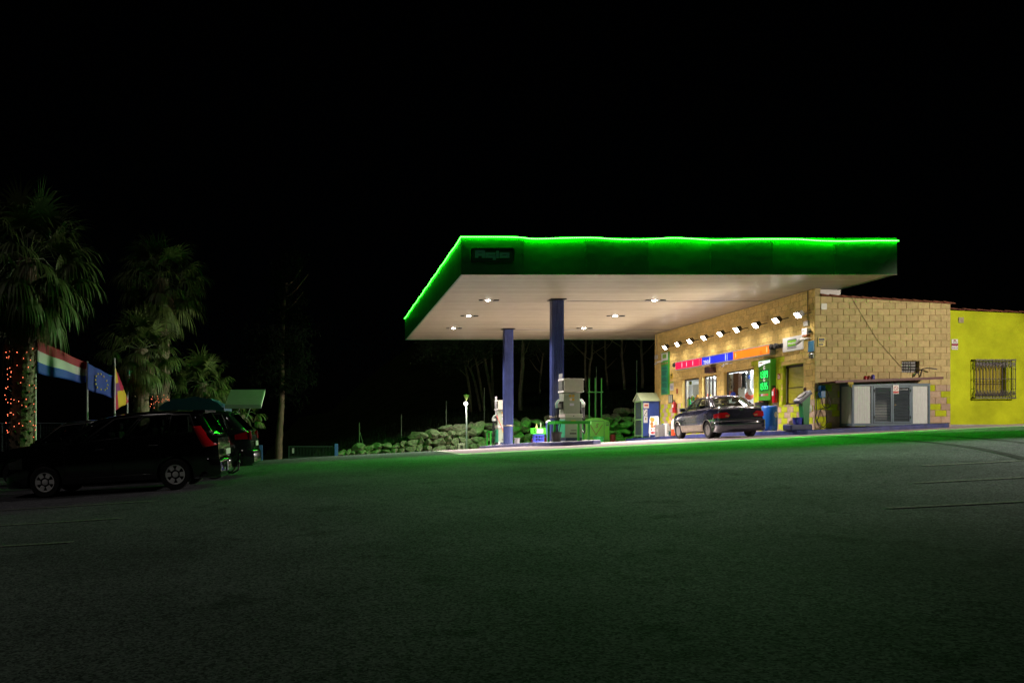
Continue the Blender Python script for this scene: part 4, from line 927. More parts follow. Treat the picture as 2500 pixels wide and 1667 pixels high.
bucket('bucket', X_(1947.5) - .02, ay - .02, az + .20, .16, .24, mat('blue bucket plastic', (.03, .04, .32), .35), 'blue bucket standing on the plinth of the green air tower')
# blue drum behind the sedan
dx_, dy_ = P(1878, 0, 31.6).x, 31.6; dz_ = kz(dx_, dy_)
t = thing('plastic_drum', 'bright blue plastic drum with a white round mark, by the checkered wall', 'drum', (dx_, dy_, dz_))
mb = MB(); mb.lathe([(.0, 0), (.25, 0), (.27, .03), (.285, .25), (.285, .6), (.275, .86), (.24, .92), (.22, .93), (0, .92)], (dx_, dy_, dz_), 24, cap=False); mb.build('body', mat('blue drum plastic', (.012, .13, .55), .35, var=.08), t, smooth=35)
mb = MB(); A = [(.2877 * math.sin(q) , -.2877 * math.cos(q)) for q in [.15 + .1 * k for k in range(7)]]
g = [[mb.v((dx_ + a, dy_ + b, dz_ + .60 + .11 * s * math.sqrt(max(0, 1 - ((i - 3) / 3.2) ** 2)))) for i, (a, b) in enumerate(A)] for s in (-1, 1)]
for i in range(6): mb.f([g[0][i], g[0][i + 1], g[1][i + 1], g[1][i]])
mb.build('round_mark', mat('faded white mark', (.5, .5, .55), .5), t)
# gas bottle cabinet at the far end
kx0, kx1, ky0, ky1 = 16.35, 17.22, 43.9, 44.95; kzb = kz(16.8, 43.9); kzt = ZC + (CY - 978) / FPX * 43.9
kb = mat('worn blue sheet', (.03, .07, .34), .5, var=.3, vscale=3, bump=.1, bscale=8); kg = mat('sage green frame', (.16, .32, .12), .5, var=.2)
t = thing('gas_bottle_cabinet', 'tall blue cabinet with a green mesh door and pale pitched roof beside the shop end', 'cabinet', (16.8, 44.4, kzb))
mb = MB(); mb.box(kx0 + .03, kx1, ky0, ky0 + .03, kzb + .08, kzt); mb.box(kx1 - .03, kx1, ky0 + .03, ky1, kzb + .08, kzt); mb.box(kx0 + .03, kx1 - .03, ky1 - .03, ky1, kzb + .08, kzt); mb.box(kx0 + .03, kx1 - .03, ky0 + .03, ky1 - .03, kzb + .04, kzb + .08); mb.build('body', kb, t)
mb = MB()
for y in (ky0, ky1 - .05): mb.box(kx0 - .03, kx0 + .03, y, y + .05, kzb, kzt)
for z in (kzb + .06, lerp(kzb, kzt, .47), kzt - .06): mb.box(kx0 - .03, kx0 + .03, ky0 + .05, ky1 - .05, z, z + .06)
dr = mb.build('mesh_door', kg, t)
mb = MB()
for k in range(22): y = lerp(ky0 + .05, ky1 - .05, k / 21); mb.box(kx0 - .006, kx0 + .0, y - .005, y + .005, kzb + .1, kzt - .06)
for k in range(40): z = lerp(kzb + .1, kzt - .06, k / 39); mb.box(kx0 + .001, kx0 + .007, ky0 + .05, ky1 - .05, z - .004, z + .004)
mb.build('mesh', mat('dark green mesh', (.05, .08, .03), .6), dr)
zr_ = kzt + .40; e = .07; roof = mat('pale green roof', (.42, .50, .30), .6, var=.1); mb = MB(); ym = (ky0 + ky1) / 2
mb.prism([(ky0 - e, kzt - .02), (ym, zr_), (ky1 + e, kzt - .02), (ky1 + e, kzt + .015), (ym, zr_ + .035), (ky0 - e, kzt + .015)], lambda y, z: (kx0 - .10, y, z), lambda y, z: (kx1 + .04, y, z)); mb.build('roof', roof, t)
mb = MB(); mb.prism([(ky0 + .03, kzt), (ym, zr_ - .03), (ky1 - .03, kzt)], lambda y, z: (kx0 - .02, y, z), lambda y, z: (kx0 + .02, y, z)); mb.build('gable', mat('sage gable', (.30, .36, .24), .6), t)
FK = frame((kx0, ky0 - .002, kzb), (1, 0, 0), (0, 0, 1), (0, -1, 0)); H = kzt - kzb
for lab_, (a, b, c, d), cc in (('price_notice', (.06, .34, .80, .94), (.65, .55, .50)), ('picture_notice', (.06, .26, .58, .77), (.62, .60, .60)), ('small_notice', (.07, .27, .40, .57), (.65, .64, .68))):
    mb = MB(FK); mb.box(a, b, c * H, d * H, 0, .005); pn = mb.build(lab_, mat('notice paper %s' % str(cc), cc, .6), t)
    mb = MB(FK)
    if lab_ == 'price_notice': mb.box(a + .04, b - .04, lerp(c, d, .35) * H, lerp(c, d, .7) * H, .005, .008)
    elif lab_ == 'picture_notice':
        for i in range(4): mb.box(a + .03 + .05 * (i % 3), a + .075 + .05 * (i % 3), (c + .02 + .045 * i) * H, (c + .05 + .045 * i) * H, .005, .008)
    else: mb.box(a + .07, b - .07, lerp(c, d, .45) * H, lerp(c, d, .8) * H, .005, .008)
    mb.build('print_block', mat('notice print %s' % lab_, {'price_notice': (.45, .08, .06), 'picture_notice': (.06, .06, .07), 'small_notice': (.25, .16, .03)}[lab_], .6), pn)
# ice-cream sandwich board
sx, sy = P(1596, 0, 42).x, 42.0; sz = kz(sx, sy); W = .42; H = 1.02
t = thing('sandwich_board', 'white sandwich board with brown, cream and red ice cream posters', 'sandwich board', (sx, sy, sz))
for s in (-1, 1):
    M = Matrix.Translation((sx, sy, sz)) @ Matrix.Rotation(R(-18), 4, 'Z') @ Matrix.Translation((0, s * .2, .02)) @ Matrix.Rotation(R(s * 10), 4, 'X')
    pn = [(-W / 2 + .02, .10), (-W / 2 - .02, .2), (-W / 2, .55), (-W / 2 + .02, .72), (-W / 2 + .01, .85), (-W / 2 + .05, H), (W / 2, H + .02), (W / 2 + .03, .85), (W / 2, .10)]
    mb = MB(M); mb.prism(pn, lambda a, b: (a, -.012, b), lambda a, b: (a, .012, b)); mb.box(-W / 2, -W / 2 + .03, -.01, .01, -.02, .10); mb.box(W / 2 - .03, W / 2, -.01, .01, -.02, .10); pp = mb.build('panel', white, t)
    for i, (x0, x1, z0, z1, cc) in enumerate(((-.18, .04, .74, .98, (.55, .28, .03)), (.02, .17, .60, .80, (.62, .58, .38)), (-.17, -.02, .56, .74, (.35, .15, .02)), (-.15, .0, .44, .58, (.40, .18, .03)), (.0, .17, .45, .60, (.50, .06, .04)), (-.16, .02, .14, .26, (.45, .02, .03)), (.0, .17, .13, .28, (.55, .15, .25)), (-.15, -.08, .30, .40, (.30, .10, .03)), (.02, .10, .31, .41, (.5, .12, .08)))):
        mb = MB(M); n = 9; mb.prism([((x0 + x1) / 2 + (x1 - x0) / 2 * math.cos(6.283 * k / n) * (1 + .12 * math.sin(k * 2.3 + i)), (z0 + z1) / 2 + (z1 - z0) / 2 * math.sin(6.283 * k / n) * (1 + .12 * math.cos(k * 1.7 + i))) for k in range(n)], lambda a, b: (a, s * .012, b), lambda a, b: (a, s * (.015 + .0006 * i), b)); mb.build('poster_print', mat('poster %s' % str(cc), cc, .5), pp)
# crates, box and basket of goods on the pavement
grey = mat('grey crate plastic', (.30, .29, .28), .55, var=.15)
def crate(name, x, y, z, w, d, h, m, lab, group=None, rot=0., slots=4, parts=True):
    t = thing(name, lab, 'crate', (x, y, z), group); M = Matrix.Translation((x, y, z)) @ Matrix.Rotation(rot, 4, 'Z')
    mb = MB(M); k = .018; mb.box(-w / 2, w / 2, -d / 2, d / 2, 0, k)
    for sy_ in (-1, 1):
        mb.box(-w / 2, w / 2, sy_ * d / 2 - k / 2, sy_ * d / 2 + k / 2, k, h * .22); mb.box(-w / 2, w / 2, sy_ * d / 2 - k / 2, sy_ * d / 2 + k / 2, h * .80, h)
        for j in range(slots + 1): u = lerp(-w / 2 + .015, w / 2 - .015, j / slots); mb.box(u - .015, u + .015, sy_ * d / 2 - k / 2, sy_ * d / 2 + k / 2, h * .22, h * .8)
        mb.box(-w / 2 + .03, w / 2 - .03, sy_ * d / 2 - k / 2 + .002, sy_ * d / 2 + k / 2 - .002, h * .46, h * .56)
        mb.box(sy_ * w / 2 - k / 2, sy_ * w / 2 + k / 2, -d / 2 + k, d / 2 - k, k, h * .22); mb.box(sy_ * w / 2 - k / 2, sy_ * w / 2 + k / 2, -d / 2 + k, d / 2 - k, h * .8, h)
        for j in range(slots + 1): u = lerp(-d / 2 + .03, d / 2 - .03, j / slots); mb.box(sy_ * w / 2 - k / 2, sy_ * w / 2 + k / 2, u - .015, u + .015, h * .22, h * .8)
    mb.box(-w / 2 - .012, w / 2 + .012, -d / 2 - .012, -d / 2 - k / 2, h - .025, h + .002); mb.box(-w / 2 - .012, w / 2 + .012, d / 2 + k / 2, d / 2 + .012, h - .025, h + .002)
    mb.build('body', m, t); return t
gx = lambda px, y: P(px, 0, y).x
G_CR = 'grey crates stacked on the shop pavement'
for px, nm in ((1608.5, 'beside the sandwich board'), (1618.5, 'next to the white box')):
    x = gx(px, 41.2); z = kz(x, 41.2)
    crate('plastic_crate', x, 41.2, z, .21, .4, .29, grey, 'lower grey plastic crate ' + nm, G_CR); crate('plastic_crate', x, 41.2, z + .295, .21, .4, .29, grey, 'upper grey plastic crate ' + nm, G_CR)
x = gx(1627.5, 41); z = kz(x, 41); mb = MB(); mb.box(x - .09, x + .09, 40.85, 41.2, z, z + .63, .015); t = thing('white_box', 'tall white carton between the grey crates and the wire basket', 'box', (x, 41, z)); mb.build('carton', white, t); mb = MB(); mb.box(x - .04, x + .05, 40.845, 40.848, z + .1, z + .16); mb.build('print_block', mat('box print', (.3, .3, .4), .6), t)
x = gx(1624, 42); z = kz(x, 42); bucket('bowl', x, 42.1, z + .5, .12, .14, mat('blue bowl plastic', (.01, .16, .5), .4), 'blue bowl behind the white carton', False) ['category'] = 'bowl'
mb = MB(); mb.box(x - .15, x + .15, 41.95, 42.25, z, z + .5, .01); tag(mb.build('cardboard_box', mat('pale cardboard', (.36, .30, .22), .8, var=.1)), 'pale cardboard box under the blue bowl', 'box')
x = gx(1641.5, 40); z = kz(x, 40)
t = thing('wire_basket', 'wire basket stand with small wheels on the shop pavement', 'basket', (x, 40, z)); mb = MB()
for k in range(9):
    for (px_, py_, qx, qy) in ((-.16, -.2, .16, -.2), (-.16, .2, .16, .2), (-.16, -.2, -.16, .2), (.16, -.2, .16, .2)): u = k / 8; mb.tube([(x + lerp(px_, qx, u), 40 + lerp(py_, qy, u), z + .12), (x + lerp(px_, qx, u), 40 + lerp(py_, qy, u), z + .58)], .006, 5)
for zz in (.12, .24, .36, .48, .58): mb.tube([(x - .16, 39.8, z + zz), (x + .16, 39.8, z + zz), (x + .16, 40.2, z + zz), (x - .16, 40.2, z + zz)], .008, 5, closed=True)
mb.build('basket', mat('grey wire', (.32, .30, .27), .4, metal=.5), t)
for q in (-.15, .15):
    mb = MB(); mb.lathe([(.045, -.015), (.055, 0), (.045, .015)], (x + q, 39.8, z + .06), 12, (1, 0, 0)); mb.build('wheel', black, t)
mb = MB(); mb.lathe([(0, 0), (.11, 0), (.14, .1), (.13, .24), (.11, .26)], (x - .03, 40, z + .47), 12); o = mb
for v in o.bm.verts: v.co += Vector((.03, .03, .02)) * noise.noise(v.co * 11)
mb.tube([(x - .12, 40, z + .70), (x - .17, 40, z + .86), (x - .13, 40, z + .95), (x - .06, 40, z + .80), (x + .06, 40, z + .71)], .012, 6)
tag(mb.build('carrier_bag', mat('orange carrier bag', (.62, .24, .06), .6), smooth=60), 'orange carrier bag with a tall loop handle in the wire basket', 'bag')
x = gx(1644, 38.6); z = kz(x, 38.6); t = thing('jerrycan', 'white and orange-red canister beside the sedan\'s front wheel', 'canister', (x, 38.6, z)); mb = MB(); mb.lathe([(0, .3), (.09, .3), (.09, .62), (.06, .70), (.03, .72), (.03, .77), (0, .77)], (x, 38.6, z), 14, cap=False); mb.build('upper_body', white, t, smooth=40); mb = MB(); mb.lathe([(0, 0), (.09, 0), (.095, .05), (.095, .3), (0, .3)], (x, 38.6, z), 14, cap=False); mb.build('lower_body', mat('orange red plastic', (.6, .07, .02), .4), t, smooth=40)
x = gx(1645, 39.3); z = kz(x, 39.3); crate('plastic_crate', x, 39.3, z, .34, .36, .22, mat('dark green crate plastic', (.01, .06, .05), .5), 'low dark green crate behind the sedan\'s front wheel')
# basket of small goods between the sedan and the price sign
x = P(1857, 0, 33.4).x + .1; y = 33.4; z = kz(x, y)
t = thing('goods_stand', 'dark round display stand of small bottles under the price sign', 'display stand', (x, y, z)); mb = MB(); mb.lathe([(.22, 0), (.06, .04), (.04, .06), (.04, .85), (.28, .9), (.30, 1.12), (.27, 1.12), (.25, .93)], (x, y, z), 18); mb.build('stand', black, t, smooth=40)
rr = random.Random(4)
for k in range(22):
    a = rr.uniform(0, 6.28); q = .24 * math.sqrt(rr.random()); cc = rr.choice([(.5, .45, .40), (.35, .2, .1), (.12, .06, .04), (.5, .4, .2), (.3, .02, .03)])
    mb = MB(); X, Y, Z = x + q * math.cos(a), y + q * math.sin(a), z + .94; h = rr.uniform(.2, .32); mb.lathe([(0, 0), (.03, 0), (.032, .02), (.032, h * .62), (.013, h * .78), (.013, h)], (X, Y, Z), 10)
    tag(mb.build('small_bottle', mat('bottle %s' % str(cc), cc, .35), smooth=40), 'small bottle on the dark display stand under the price sign', 'bottle', 'small bottles on the display stand')
# shop goods seen through the windows
cols = [(.6, .3, .02), (.55, .05, .03), (.05, .08, .45), (.65, .6, .55), (.5, .35, .03), (.1, .05, .04), (.6, .55, .1), (.04, .3, .10), (.65, .62, .6)]
y0s, y1s = 41.1, 43.9
sh = thing('shop_shelf', 'white tiered shelf of goods behind the left shop window', 'shelf', (18.3, 42.5, ZC - .5)); mb = MB()
for k in range(6): zz = ZC - .4 + k * .36; mb.box(18.05 + k * .10, 18.45 + k * .10, y0s, y1s, zz, zz + .03)
mb.box(18.98, 19.02, y0s, y1s, ZC - .5, ZC + 2.3); mb.build('shelf_board', white, sh)
for k in range(6):
    y = y0s + .08
    while y < y1s - .1:
        cc = rr.choice(cols); w = rr.uniform(.07, .15); h = rr.uniform(.14, .30); X = 18.15 + k * .10; Z = ZC - .37 + k * .36
        if True:
            mb = MB()
            if rr.random() < .5: mb.lathe([(0, 0), (w * .45, 0), (w * .48, .02), (w * .48, h * .7), (w * .25, h * .85), (w * .25, h)], (X, y + w / 2, Z), 10)
            else: mb.prism([(0, 0), (w, 0), (w * .96, h * .45), (w * 1.02, h * .9), (w * .9, h), (w * .1, h), (-w * .02, h * .9), (w * .04, h * .45)], lambda a, b: (X - .02 + .01 * b, y + a, Z + b), lambda a, b: (X + .05, y + a, Z + b))
            tag(mb.build('packet', mat('packet %s' % str(cc), cc, .45)), 'bright packet on the tiered shelf behind the left shop window', 'packet', 'goods on the shop shelf')
        y += w + .02
mb = MB(); Y, Z = 41.15, ZC - .1
mb.grid(lambda u, v: (17.75 + .03 * math.sin(u * 19 + v * 3), lerp(41.2, 41.75, u) + .1 * v, lerp(ZC - .4, ZC + 1.45, v)), 14, 6)
o = mb.build('green_banner', mat('green banner cloth', (.02, .36, .08), .6), smooth=80); tag(o, 'green hanging banner inside the left shop window', 'banner')
sm_ = o.modifiers.new('thickness', 'SOLIDIFY'); sm_.thickness = .01
mb = MB(); mb.box(17.72, 17.735, 41.62, 41.69, ZC + .9, ZC + 1.4); tag(mb.build('white_tag', white), 'narrow white tag hanging on the green banner', 'tag')
mb = MB(FR_F); a, b, c, d = frect(1682, 1688, 931, 939, -.15); mb.box(a, b, c, d, -.17, -.16); tag(mb.build('window_notice', mat('olive notice', (.20, .22, .01), .5)), 'olive notice inside the top of the left shop window', 'notice')
mb = MB(FR_F); a, b, c, d = frect(1668.8, 1673, 942, 958, -.15); mb.box(a, b, c, d, -.17, -.16); tag(mb.build('window_notice', mat('dark green notice', (.08, .16, .04), .5)), 'dark green framed notice at the far edge of the left shop window', 'notice')
# clothes behind the right-hand window
def garment(px0, px1, yt, yb, col, lab, shape='dress', pat=None):
    off = -.55; u0 = fu(px0, off); u1 = fu(px1, off); v1 = fv(px0, yt, off); v0 = fv(px1, yb, off); n = -off
    t = thing('hanging_garment', lab, 'garment', tuple(FR_F @ Vector(((u0 + u1) / 2, v0, off))), 'clothes hanging in the shop window')
    w = u1 - u0; h = v1 - v0
    pr = {'dress': [(.0, 0), (.12, .75), (.0, .86), (.2, .97), (.38, 1), (.62, 1), (.8, .97), (1, .86), (.88, .75), (1, 0)], 'strip': [(0, 0), (0, 1), (1, 1), (1, 0)], 'shirt': [(.18, .0), (.2, .6), (.05, .5), (-.08, .62), (.12, .95), (.38, 1), (.62, 1), (.88, .95), (1.08, .62), (.95, .5), (.8, .6), (.82, 0)]}[shape]
    mb = MB(FR_F); mb.prism([(u0 + a * w, v0 + b * h) for a, b in pr], lambda a, b: (a, b, off + .02 * math.sin(a * 25)), lambda a, b: (a, b, off + .05 + .025 * math.sin(a * 25))); g = mb.build('cloth', mat('cloth %s' % str(col), col, .8, var=.25, vscale=12), t)
    if pat:
        mb = MB(FR_F); q = random.Random(int(px0))
        for k in range(pat[1]):
            a = u0 + w * q.uniform(.15, .85); b = v0 + h * q.uniform(.05, .8); r = pat[2] * q.uniform(.6, 1.2)
            mb.prism([(a + r * math.cos(6.28 * i / 6), b + r * 1.5 * math.sin(6.28 * i / 6)) for i in range(6)], lambda x, y: (x, y, off + .06), lambda x, y: (x, y, off + .082))
        mb.build('print_pattern', mat('cloth print %s' % str(pat[0]), pat[0], .8), g)
garment(1777, 1784, 914, 975, (.02, .03, .02), 'black dress with pale spots in the clothes window', 'strip', ((.35, .38, .28), 26, .06))
garment(1784.5, 1793, 913, 956, (.50, .50, .42), 'pale grey printed garment in the clothes window', 'strip', ((.12, .10, .07), 6, .05))
garment(1794, 1805.5, 911, 975, (.16, .06, .012), 'brown long garment in the middle of the clothes window', 'strip')
garment(1806.5, 1812, 911, 948, (.33, .22, .18), 'dusty pink garment in the clothes window', 'dress')
garment(1814, 1823, 909, 949, (.015, .018, .018), 'black singlet in the clothes window', 'dress')
garment(1824, 1836, 905, 963, (.58, .60, .58), 'white shirt with a blue square in the clothes window', 'shirt')
garment(1806, 1822, 947, 975, (.55, .56, .53), 'long white cloth hanging low in the clothes window', 'strip')
mb = MB(FR_F); a, b, c, d = frect(1828, 1832.5, 915.5, 925, -.5); mb.box(a, b, c, d, -.49, -.44); tag(mb.build('blue_badge', mat('blue badge', (.01, .07, .40), .5)), 'blue square tag on the white shirt in the clothes window', 'tag')
for (px, py, r, col, lab) in ((1782.5, 962, .17, (.5, .01, .05), 'red beach ball low in the clothes window'), (1789.5, 963, .13, (.03, .06, .5), 'blue ball beside the red ball in the clothes window'), (1829, 966, .2, (.42, .06, .03), 'orange-red boxed toy low in the clothes window'), (1834, 957, .15, (.6, .6, .6), 'white bag above the boxed toy in the clothes window')):
    p = FR_F @ Vector((fu(px, -.35), fv(px, py, -.35), -.35)); mb = MB(); mb.ball(p, r, 3, (.8, 1, .9))
    for v in mb.bm.verts: v.co += Vector((.02, .02, .02)) * noise.noise(v.co * 9)
    tag(mb.build('beach_ball' if 'ball' in lab else 'packed_toy', mat('toy %s' % str(col), col, .4), smooth=60), lab, 'ball' if 'ball' in lab else 'toy')
mb = MB(); mb.box(17.5, 17.95, 33.7, 36.5, ZC + .28, ZC + .32); t = thing('window_table', 'white display shelf under the clothes in the right-hand window', 'shelf', (17.7, 35, ZC + .3)); mb.build('shelf_board', white, t); mb = MB(); [mb.box(17.55 + .3 * i, 17.6 + .3 * i, y, y + .05, ZC - .5, ZC + .28) for i in (0, 1) for y in (33.8, 36.35)]; mb.build('legs', white, t)
# ================================================================ pump island
ic = 8.95; iy0, iy1 = 30.55, 45.2
def iz(x, y): return gz(x, y) + .15
isl = [(ic - .85, iy0 + .15), (ic - .55, iy0 - .35), (ic + .55, iy0 - .35), (ic + .95, iy0 + .1)] + [(ic + .95, iy0 + .6 + k) for k in range(14)] + [(ic + .9, iy1 - .2), (ic + .55, iy1), (ic - .55, iy1), (ic - .9, iy1 - .3)] + [(ic - .9, iy1 - .8 - k) for k in range(14)]
mb = MB(); A = [mb.v((x, y, gz(x, y) - .1)) for x, y in isl]; B = [mb.v((x, y, iz(x, y) - .02)) for x, y in isl]; Cc = [mb.v((lerp(ic, x, .97), lerp((iy0 + iy1) / 2, y, .997), iz(x, y))) for x, y in isl]
n = len(isl)
islm = mat('worn blue island paint', (.055, .06, .17), .5, var=.6, vscale=3, bump=.3)
mb.mat(islm)
for i in range(n): j = (i + 1) % n; mb.f([A[i], A[j], B[j], B[i]]); mb.f([B[i], B[j], Cc[j], Cc[i]])
mb.mat(pave_top); cl = [mb.v((ic, min(max(y, iy0 + .5), iy1 - .5), iz(ic, min(max(y, iy0 + .5), iy1 - .5)))) for x, y in isl]
for i in range(n):
    j = (i + 1) % n
    if (cl[i].co - cl[j].co).length > 1e-4: mb.f([Cc[i], Cc[j], cl[j], cl[i]])
    else: mb.f([Cc[i], Cc[j], cl[i]])
tag(mb.build('pump_island', None), 'low blue-painted pump island with cut corners under the canopy', 'pump island')
pg = mat('pump grey-green enamel', (.27, .31, .24), .35, var=.12, vscale=2); pb_ = mat('pump beige enamel', (.42, .40, .33), .4, var=.08); pdk = mat('pump base dark blue', (.02, .03, .09), .4); pgr = mat('pump side mint', (.05, .42, .22), .35)
def pump(x, y, lab):
    """dispenser whose narrow end faces the camera: lower cabinet, slimmer upper column, overhanging head, nozzles on both long sides"""
    z = iz(x, y); t = thing('fuel_pump', lab, 'fuel pump', (x, y, z), 'fuel pumps on the island'); k = 31 / FPX
    mb = MB(); mb.box(x - .30, x + .30, y - .02, y + .88, z, z + .12); mb.build('base', pdk, t)
    mb = MB(); mb.box(x - .31, x + .31, y, y + .86, z + .12, z + .86, .012); lo = mb.build('lower_cabinet', pg, t)
    mb = MB(); mb.box(x - .31, x - .309, y + .1, y + .8, z + .16, z + .74); mb.box(x - .322, x - .311, y + .02, y + .84, z + .13, z + .78); mb.build('side_panel', pgr, lo)
    mb = MB(); mb.box(x - .33, x + .33, y - .02, y + .88, z + .86, z + .99, .01); mb.build('shelf_band', mat('pump pale band', (.50, .45, .42), .4), t)
    mb = MB(); mb.box(x - .14, x + .10, y - .006, y + .001, z + .25, z + .30); mb.box(x - .10, x + .10, y - .006, y + .001, z + .38, z + .40); mb.build('vent_slot', dkmetal, lo)
    mb = MB(); mb.box(x - .10, x + .08, y - .008, y + .001, z + .64, z + .76); mb.build('hazard_sticker', mat('yellow sticker', (.50, .36, .03), .5), lo)
    mb = MB(); mb.lathe([(.02, 0), (.02, .01)], (x, y - .02, z + .92), 10, (0, -1, 0)); mb.build('lock', black, lo)
    mb = MB(); mb.box(x - .30, x + .30, y + .22, y + .82, z + .99, z + 1.78, .012); up = mb.build('upper_column', pg, t)
    yu_ = y + .22
    for i, (dx, dz, m_) in enumerate(((-.06, 1.66, 'orange sticker'), (.05, 1.66, 'orange sticker'), (-.04, 1.53, 'white sticker'), (.05, 1.53, 'orange sticker'))):
        mb = MB(); mb.lathe([(.05, 0), (.05, .004)], (x + dx, yu_, z + dz), 12, (0, -1, 0)); mb.build('round_sticker', mat(m_, (.50, .28, .02) if m_[0] == 'o' else (.6, .5, .42), .5), up)
    mb = MB(); mb.box(x - .08, x + .08, yu_ - .006, yu_ + .001, z + 1.30, z + 1.39); mb.build('white_sticker', mat('lilac sticker', (.5, .48, .6), .5), up)
    mb = MB(); mb.box(x - .31, x + .40, y + .12, y + .84, z + 1.80, z + 2.30, .012); hd = mb.build('head', pb_, t)
    for s, xs in ((-1, x - .31), (1, x + .40)):
        mb = MB(); mb.box(xs - (.012 if s > 0 else .02), xs + (.02 if s > 0 else .012), y + .17, y + .79, z + 1.86, z + 2.24); ds = mb.build('display', black, hd)
        for zz in (1.93, 2.06): mb = MB(); mb.box(xs + s * .018, xs + s * .024, y + .25, y + .6, z + zz, z + zz + .09); mb.build('readout', mat('unlit readout', (.10, .12, .10), .2), ds)
        mb = MB(); mb.box(xs + s * .01, xs + s * .03, y + .12, y + .84, z + 2.24, z + 2.30); mb.box(xs + s * .01, xs + s * .03, y + .12, y + .84, z + 1.80, z + 1.86); mb.build('display_frame', white, hd)
    for s in (-1, 1):
        for j in range(3):
            yy = y + .30 + j * .17; xs = x + s * .30
            mb = MB(); mb.box(xs, xs + s * .06, yy - .05, yy + .05, z + 1.18, z + 1.46, .01); hb = mb.build('nozzle_boot', dkmetal, t)
            mb = MB(); mb.tube([(xs + s * .06, yy, z + 1.55), (xs + s * .13, yy, z + 1.50), (xs + s * .20, yy, z + 1.38), (xs + s * .19, yy, z + 1.28)], .018, 6); mb.box(xs + s * .08, xs + s * .19, yy - .02, yy + .02, z + 1.24, z + 1.36, .008); nz = mb.build('nozzle', mat('pale nozzle grip', (.45, .45, .42), .4) if j != 1 else mat('mint nozzle grip', (.2, .5, .38), .4), t)
            hz0 = z + 1.25; mb = MB(); a = Vector((xs + s * .16, yy, hz0)); b = Vector((xs + s * .05, y + .5 + .1 * j, z + .95 if s > 0 else z + 2.0))
            hp = []
            for i in range(25):
                q = i / 24; hp.append(Vector((lerp(a.x, xs + s * .06, q) + s * .10 * math.sin(q * math.pi) + s * .04 * j * math.sin(q * 3.14), lerp(yy, yy + .1, q) - .04 * math.sin(q * 6), lerp(hz0, z + .75 + .12 * j, q) - (.95 + .05 * j) * math.sin(q * math.pi) ** .8 * (.75 if s > 0 else 1))))
            mb.tube([Vector((p.x, p.y, max(p.z, z + .03))) for p in hp], .018, 6); mb.build('hose', black, nz, smooth=60)
    mb = MB()
    for j in range(3): mb.tube([(x - .33, y + .30 + j * .17, z + 1.5), (x - .35, y + .32 + j * .17, z + 2.1), (x - .33, y + .35 + j * .17, z + 2.5)], .014, 6)
    mb.build('riser', mat('pale riser pipe', (.45, .45, .45), .4), t)
    return t
pump(9.02, 31.0, 'grey-green fuel pump in front of the near blue column, with hoses on its side')
pump(9.05, 43.3, 'pale fuel pump half hidden behind the far blue column')
mb = MB(); p0, p1 = P(1211.5, 1012, 42.8), P(1228.5, 1051, 42.8); mb.tube([p0, p1], .018, 6); tag(mb.build('red_strap', mat('red strap', (.5, .03, .04), .5)), 'red strap slanting across the far fuel pump', 'strap')
# guard rails
def rail(path, h, legs, lab, lvl):
    t = thing('guard_rail', lab, 'guard rail', (path[0][0], path[0][1], iz(*path[0])), 'green guard rails around the pumps'); gm_ = mat('bright green paint', (.02, .30, .02), .35, var=.15)
    mb = MB(); hw = .055
    for k in range(len(path) - 1):
        (xa, ya), (xb, yb) = path[k], path[k + 1]; dx, dy = xb - xa, yb - ya; l = math.hypot(dx, dy); nx_, ny_ = -dy / l * .012, dx / l * .012
        mb.prism([(xa + nx_, ya + ny_), (xb + nx_, yb + ny_), (xb - nx_, yb - ny_), (xa - nx_, ya - ny_)], lambda a, b: (a, b, lvl - hw), lambda a, b: (a, b, lvl + hw))
    mb.build('top_bar', gm_, t)
    for (x, y) in legs: mb = MB(); mb.box(x - .035, x + .035, y - .035, y + .035, iz(x, y) - .01, lvl - hw); mb.build('leg', gm_, t)
lv = P(0, 1031, 30.6).z
rail([(8.32, 31.9), (8.32, 30.9), (8.45, 30.55), (9.45, 30.45), (9.58, 30.75), (9.62, 31.9)], 0, [(8.32, 31.0), (9.05, 30.5), (9.58, 31.0), (9.62, 31.8), (8.32, 31.85)], 'bent green guard rail around the near fuel pump', lv)
lv2 = P(0, 1054, 44.5).z
rail([(8.40, 43.6), (8.40, 44.6), (9.0, 44.9), (9.7, 44.6)], 0, [(8.40, 43.6), (8.40, 44.55), (9.0, 44.88)], 'green guard rail beside the far fuel pump', lv2)
bucket('bucket', P(1262, 0, 41.3).x, 41.3, iz(9.2, 41.3), .145, .30, mat('grey bucket', (.18, .17, .19), .5, var=.1), 'grey bucket beside the far blue column')
bucket('bucket', P(1358.5, 0, 30.75).x, 30.75, iz(8.45, 30.75), .18, .36, mat('black bucket', (.03, .03, .025), .5), 'black bucket in front of the near fuel pump, behind the guard rail')
x = P(1345, 0, 33.5).x; z = iz(x, 33.5); t = thing('waste_bin', 'blue bin with a pale lid behind the near blue column', 'bin', (x, 33.5, z)); mb = MB(); mb.prism([(-.17, -.15), (.17, -.15), (.17, .15), (-.17, .15)], lambda a, b: (x + a * .8, 33.5 + b * .8, z), lambda a, b: (x + a, 33.5 + b, z + .74)); mb.build('body', mat('bin blue', (.06, .08, .36), .4, var=.1), t); mb = MB(); mb.lathe([(.21, 0), (.19, .06), (.10, .10), (0, .11)], (x, 33.5, z + .74), 14); mb.build('lid', white, t, smooth=40)
x = P(1314.5, 0, 38.2).x; z = iz(x, 38.2)
crate('plastic_crate', x, 38.2, z, .42, .36, .38, mat('blue crate plastic', (.05, .07, .50), .45), 'blue plastic crate standing on the pump island', 'crates stacked on the pump island', slots=3)
crate('plastic_crate', x, 38.2, z + .385, .60, .40, .27, mat('lime crate plastic', (.06, .60, .02), .45), 'light green crate on top of the blue crate', 'crates stacked on the pump island', slots=5)
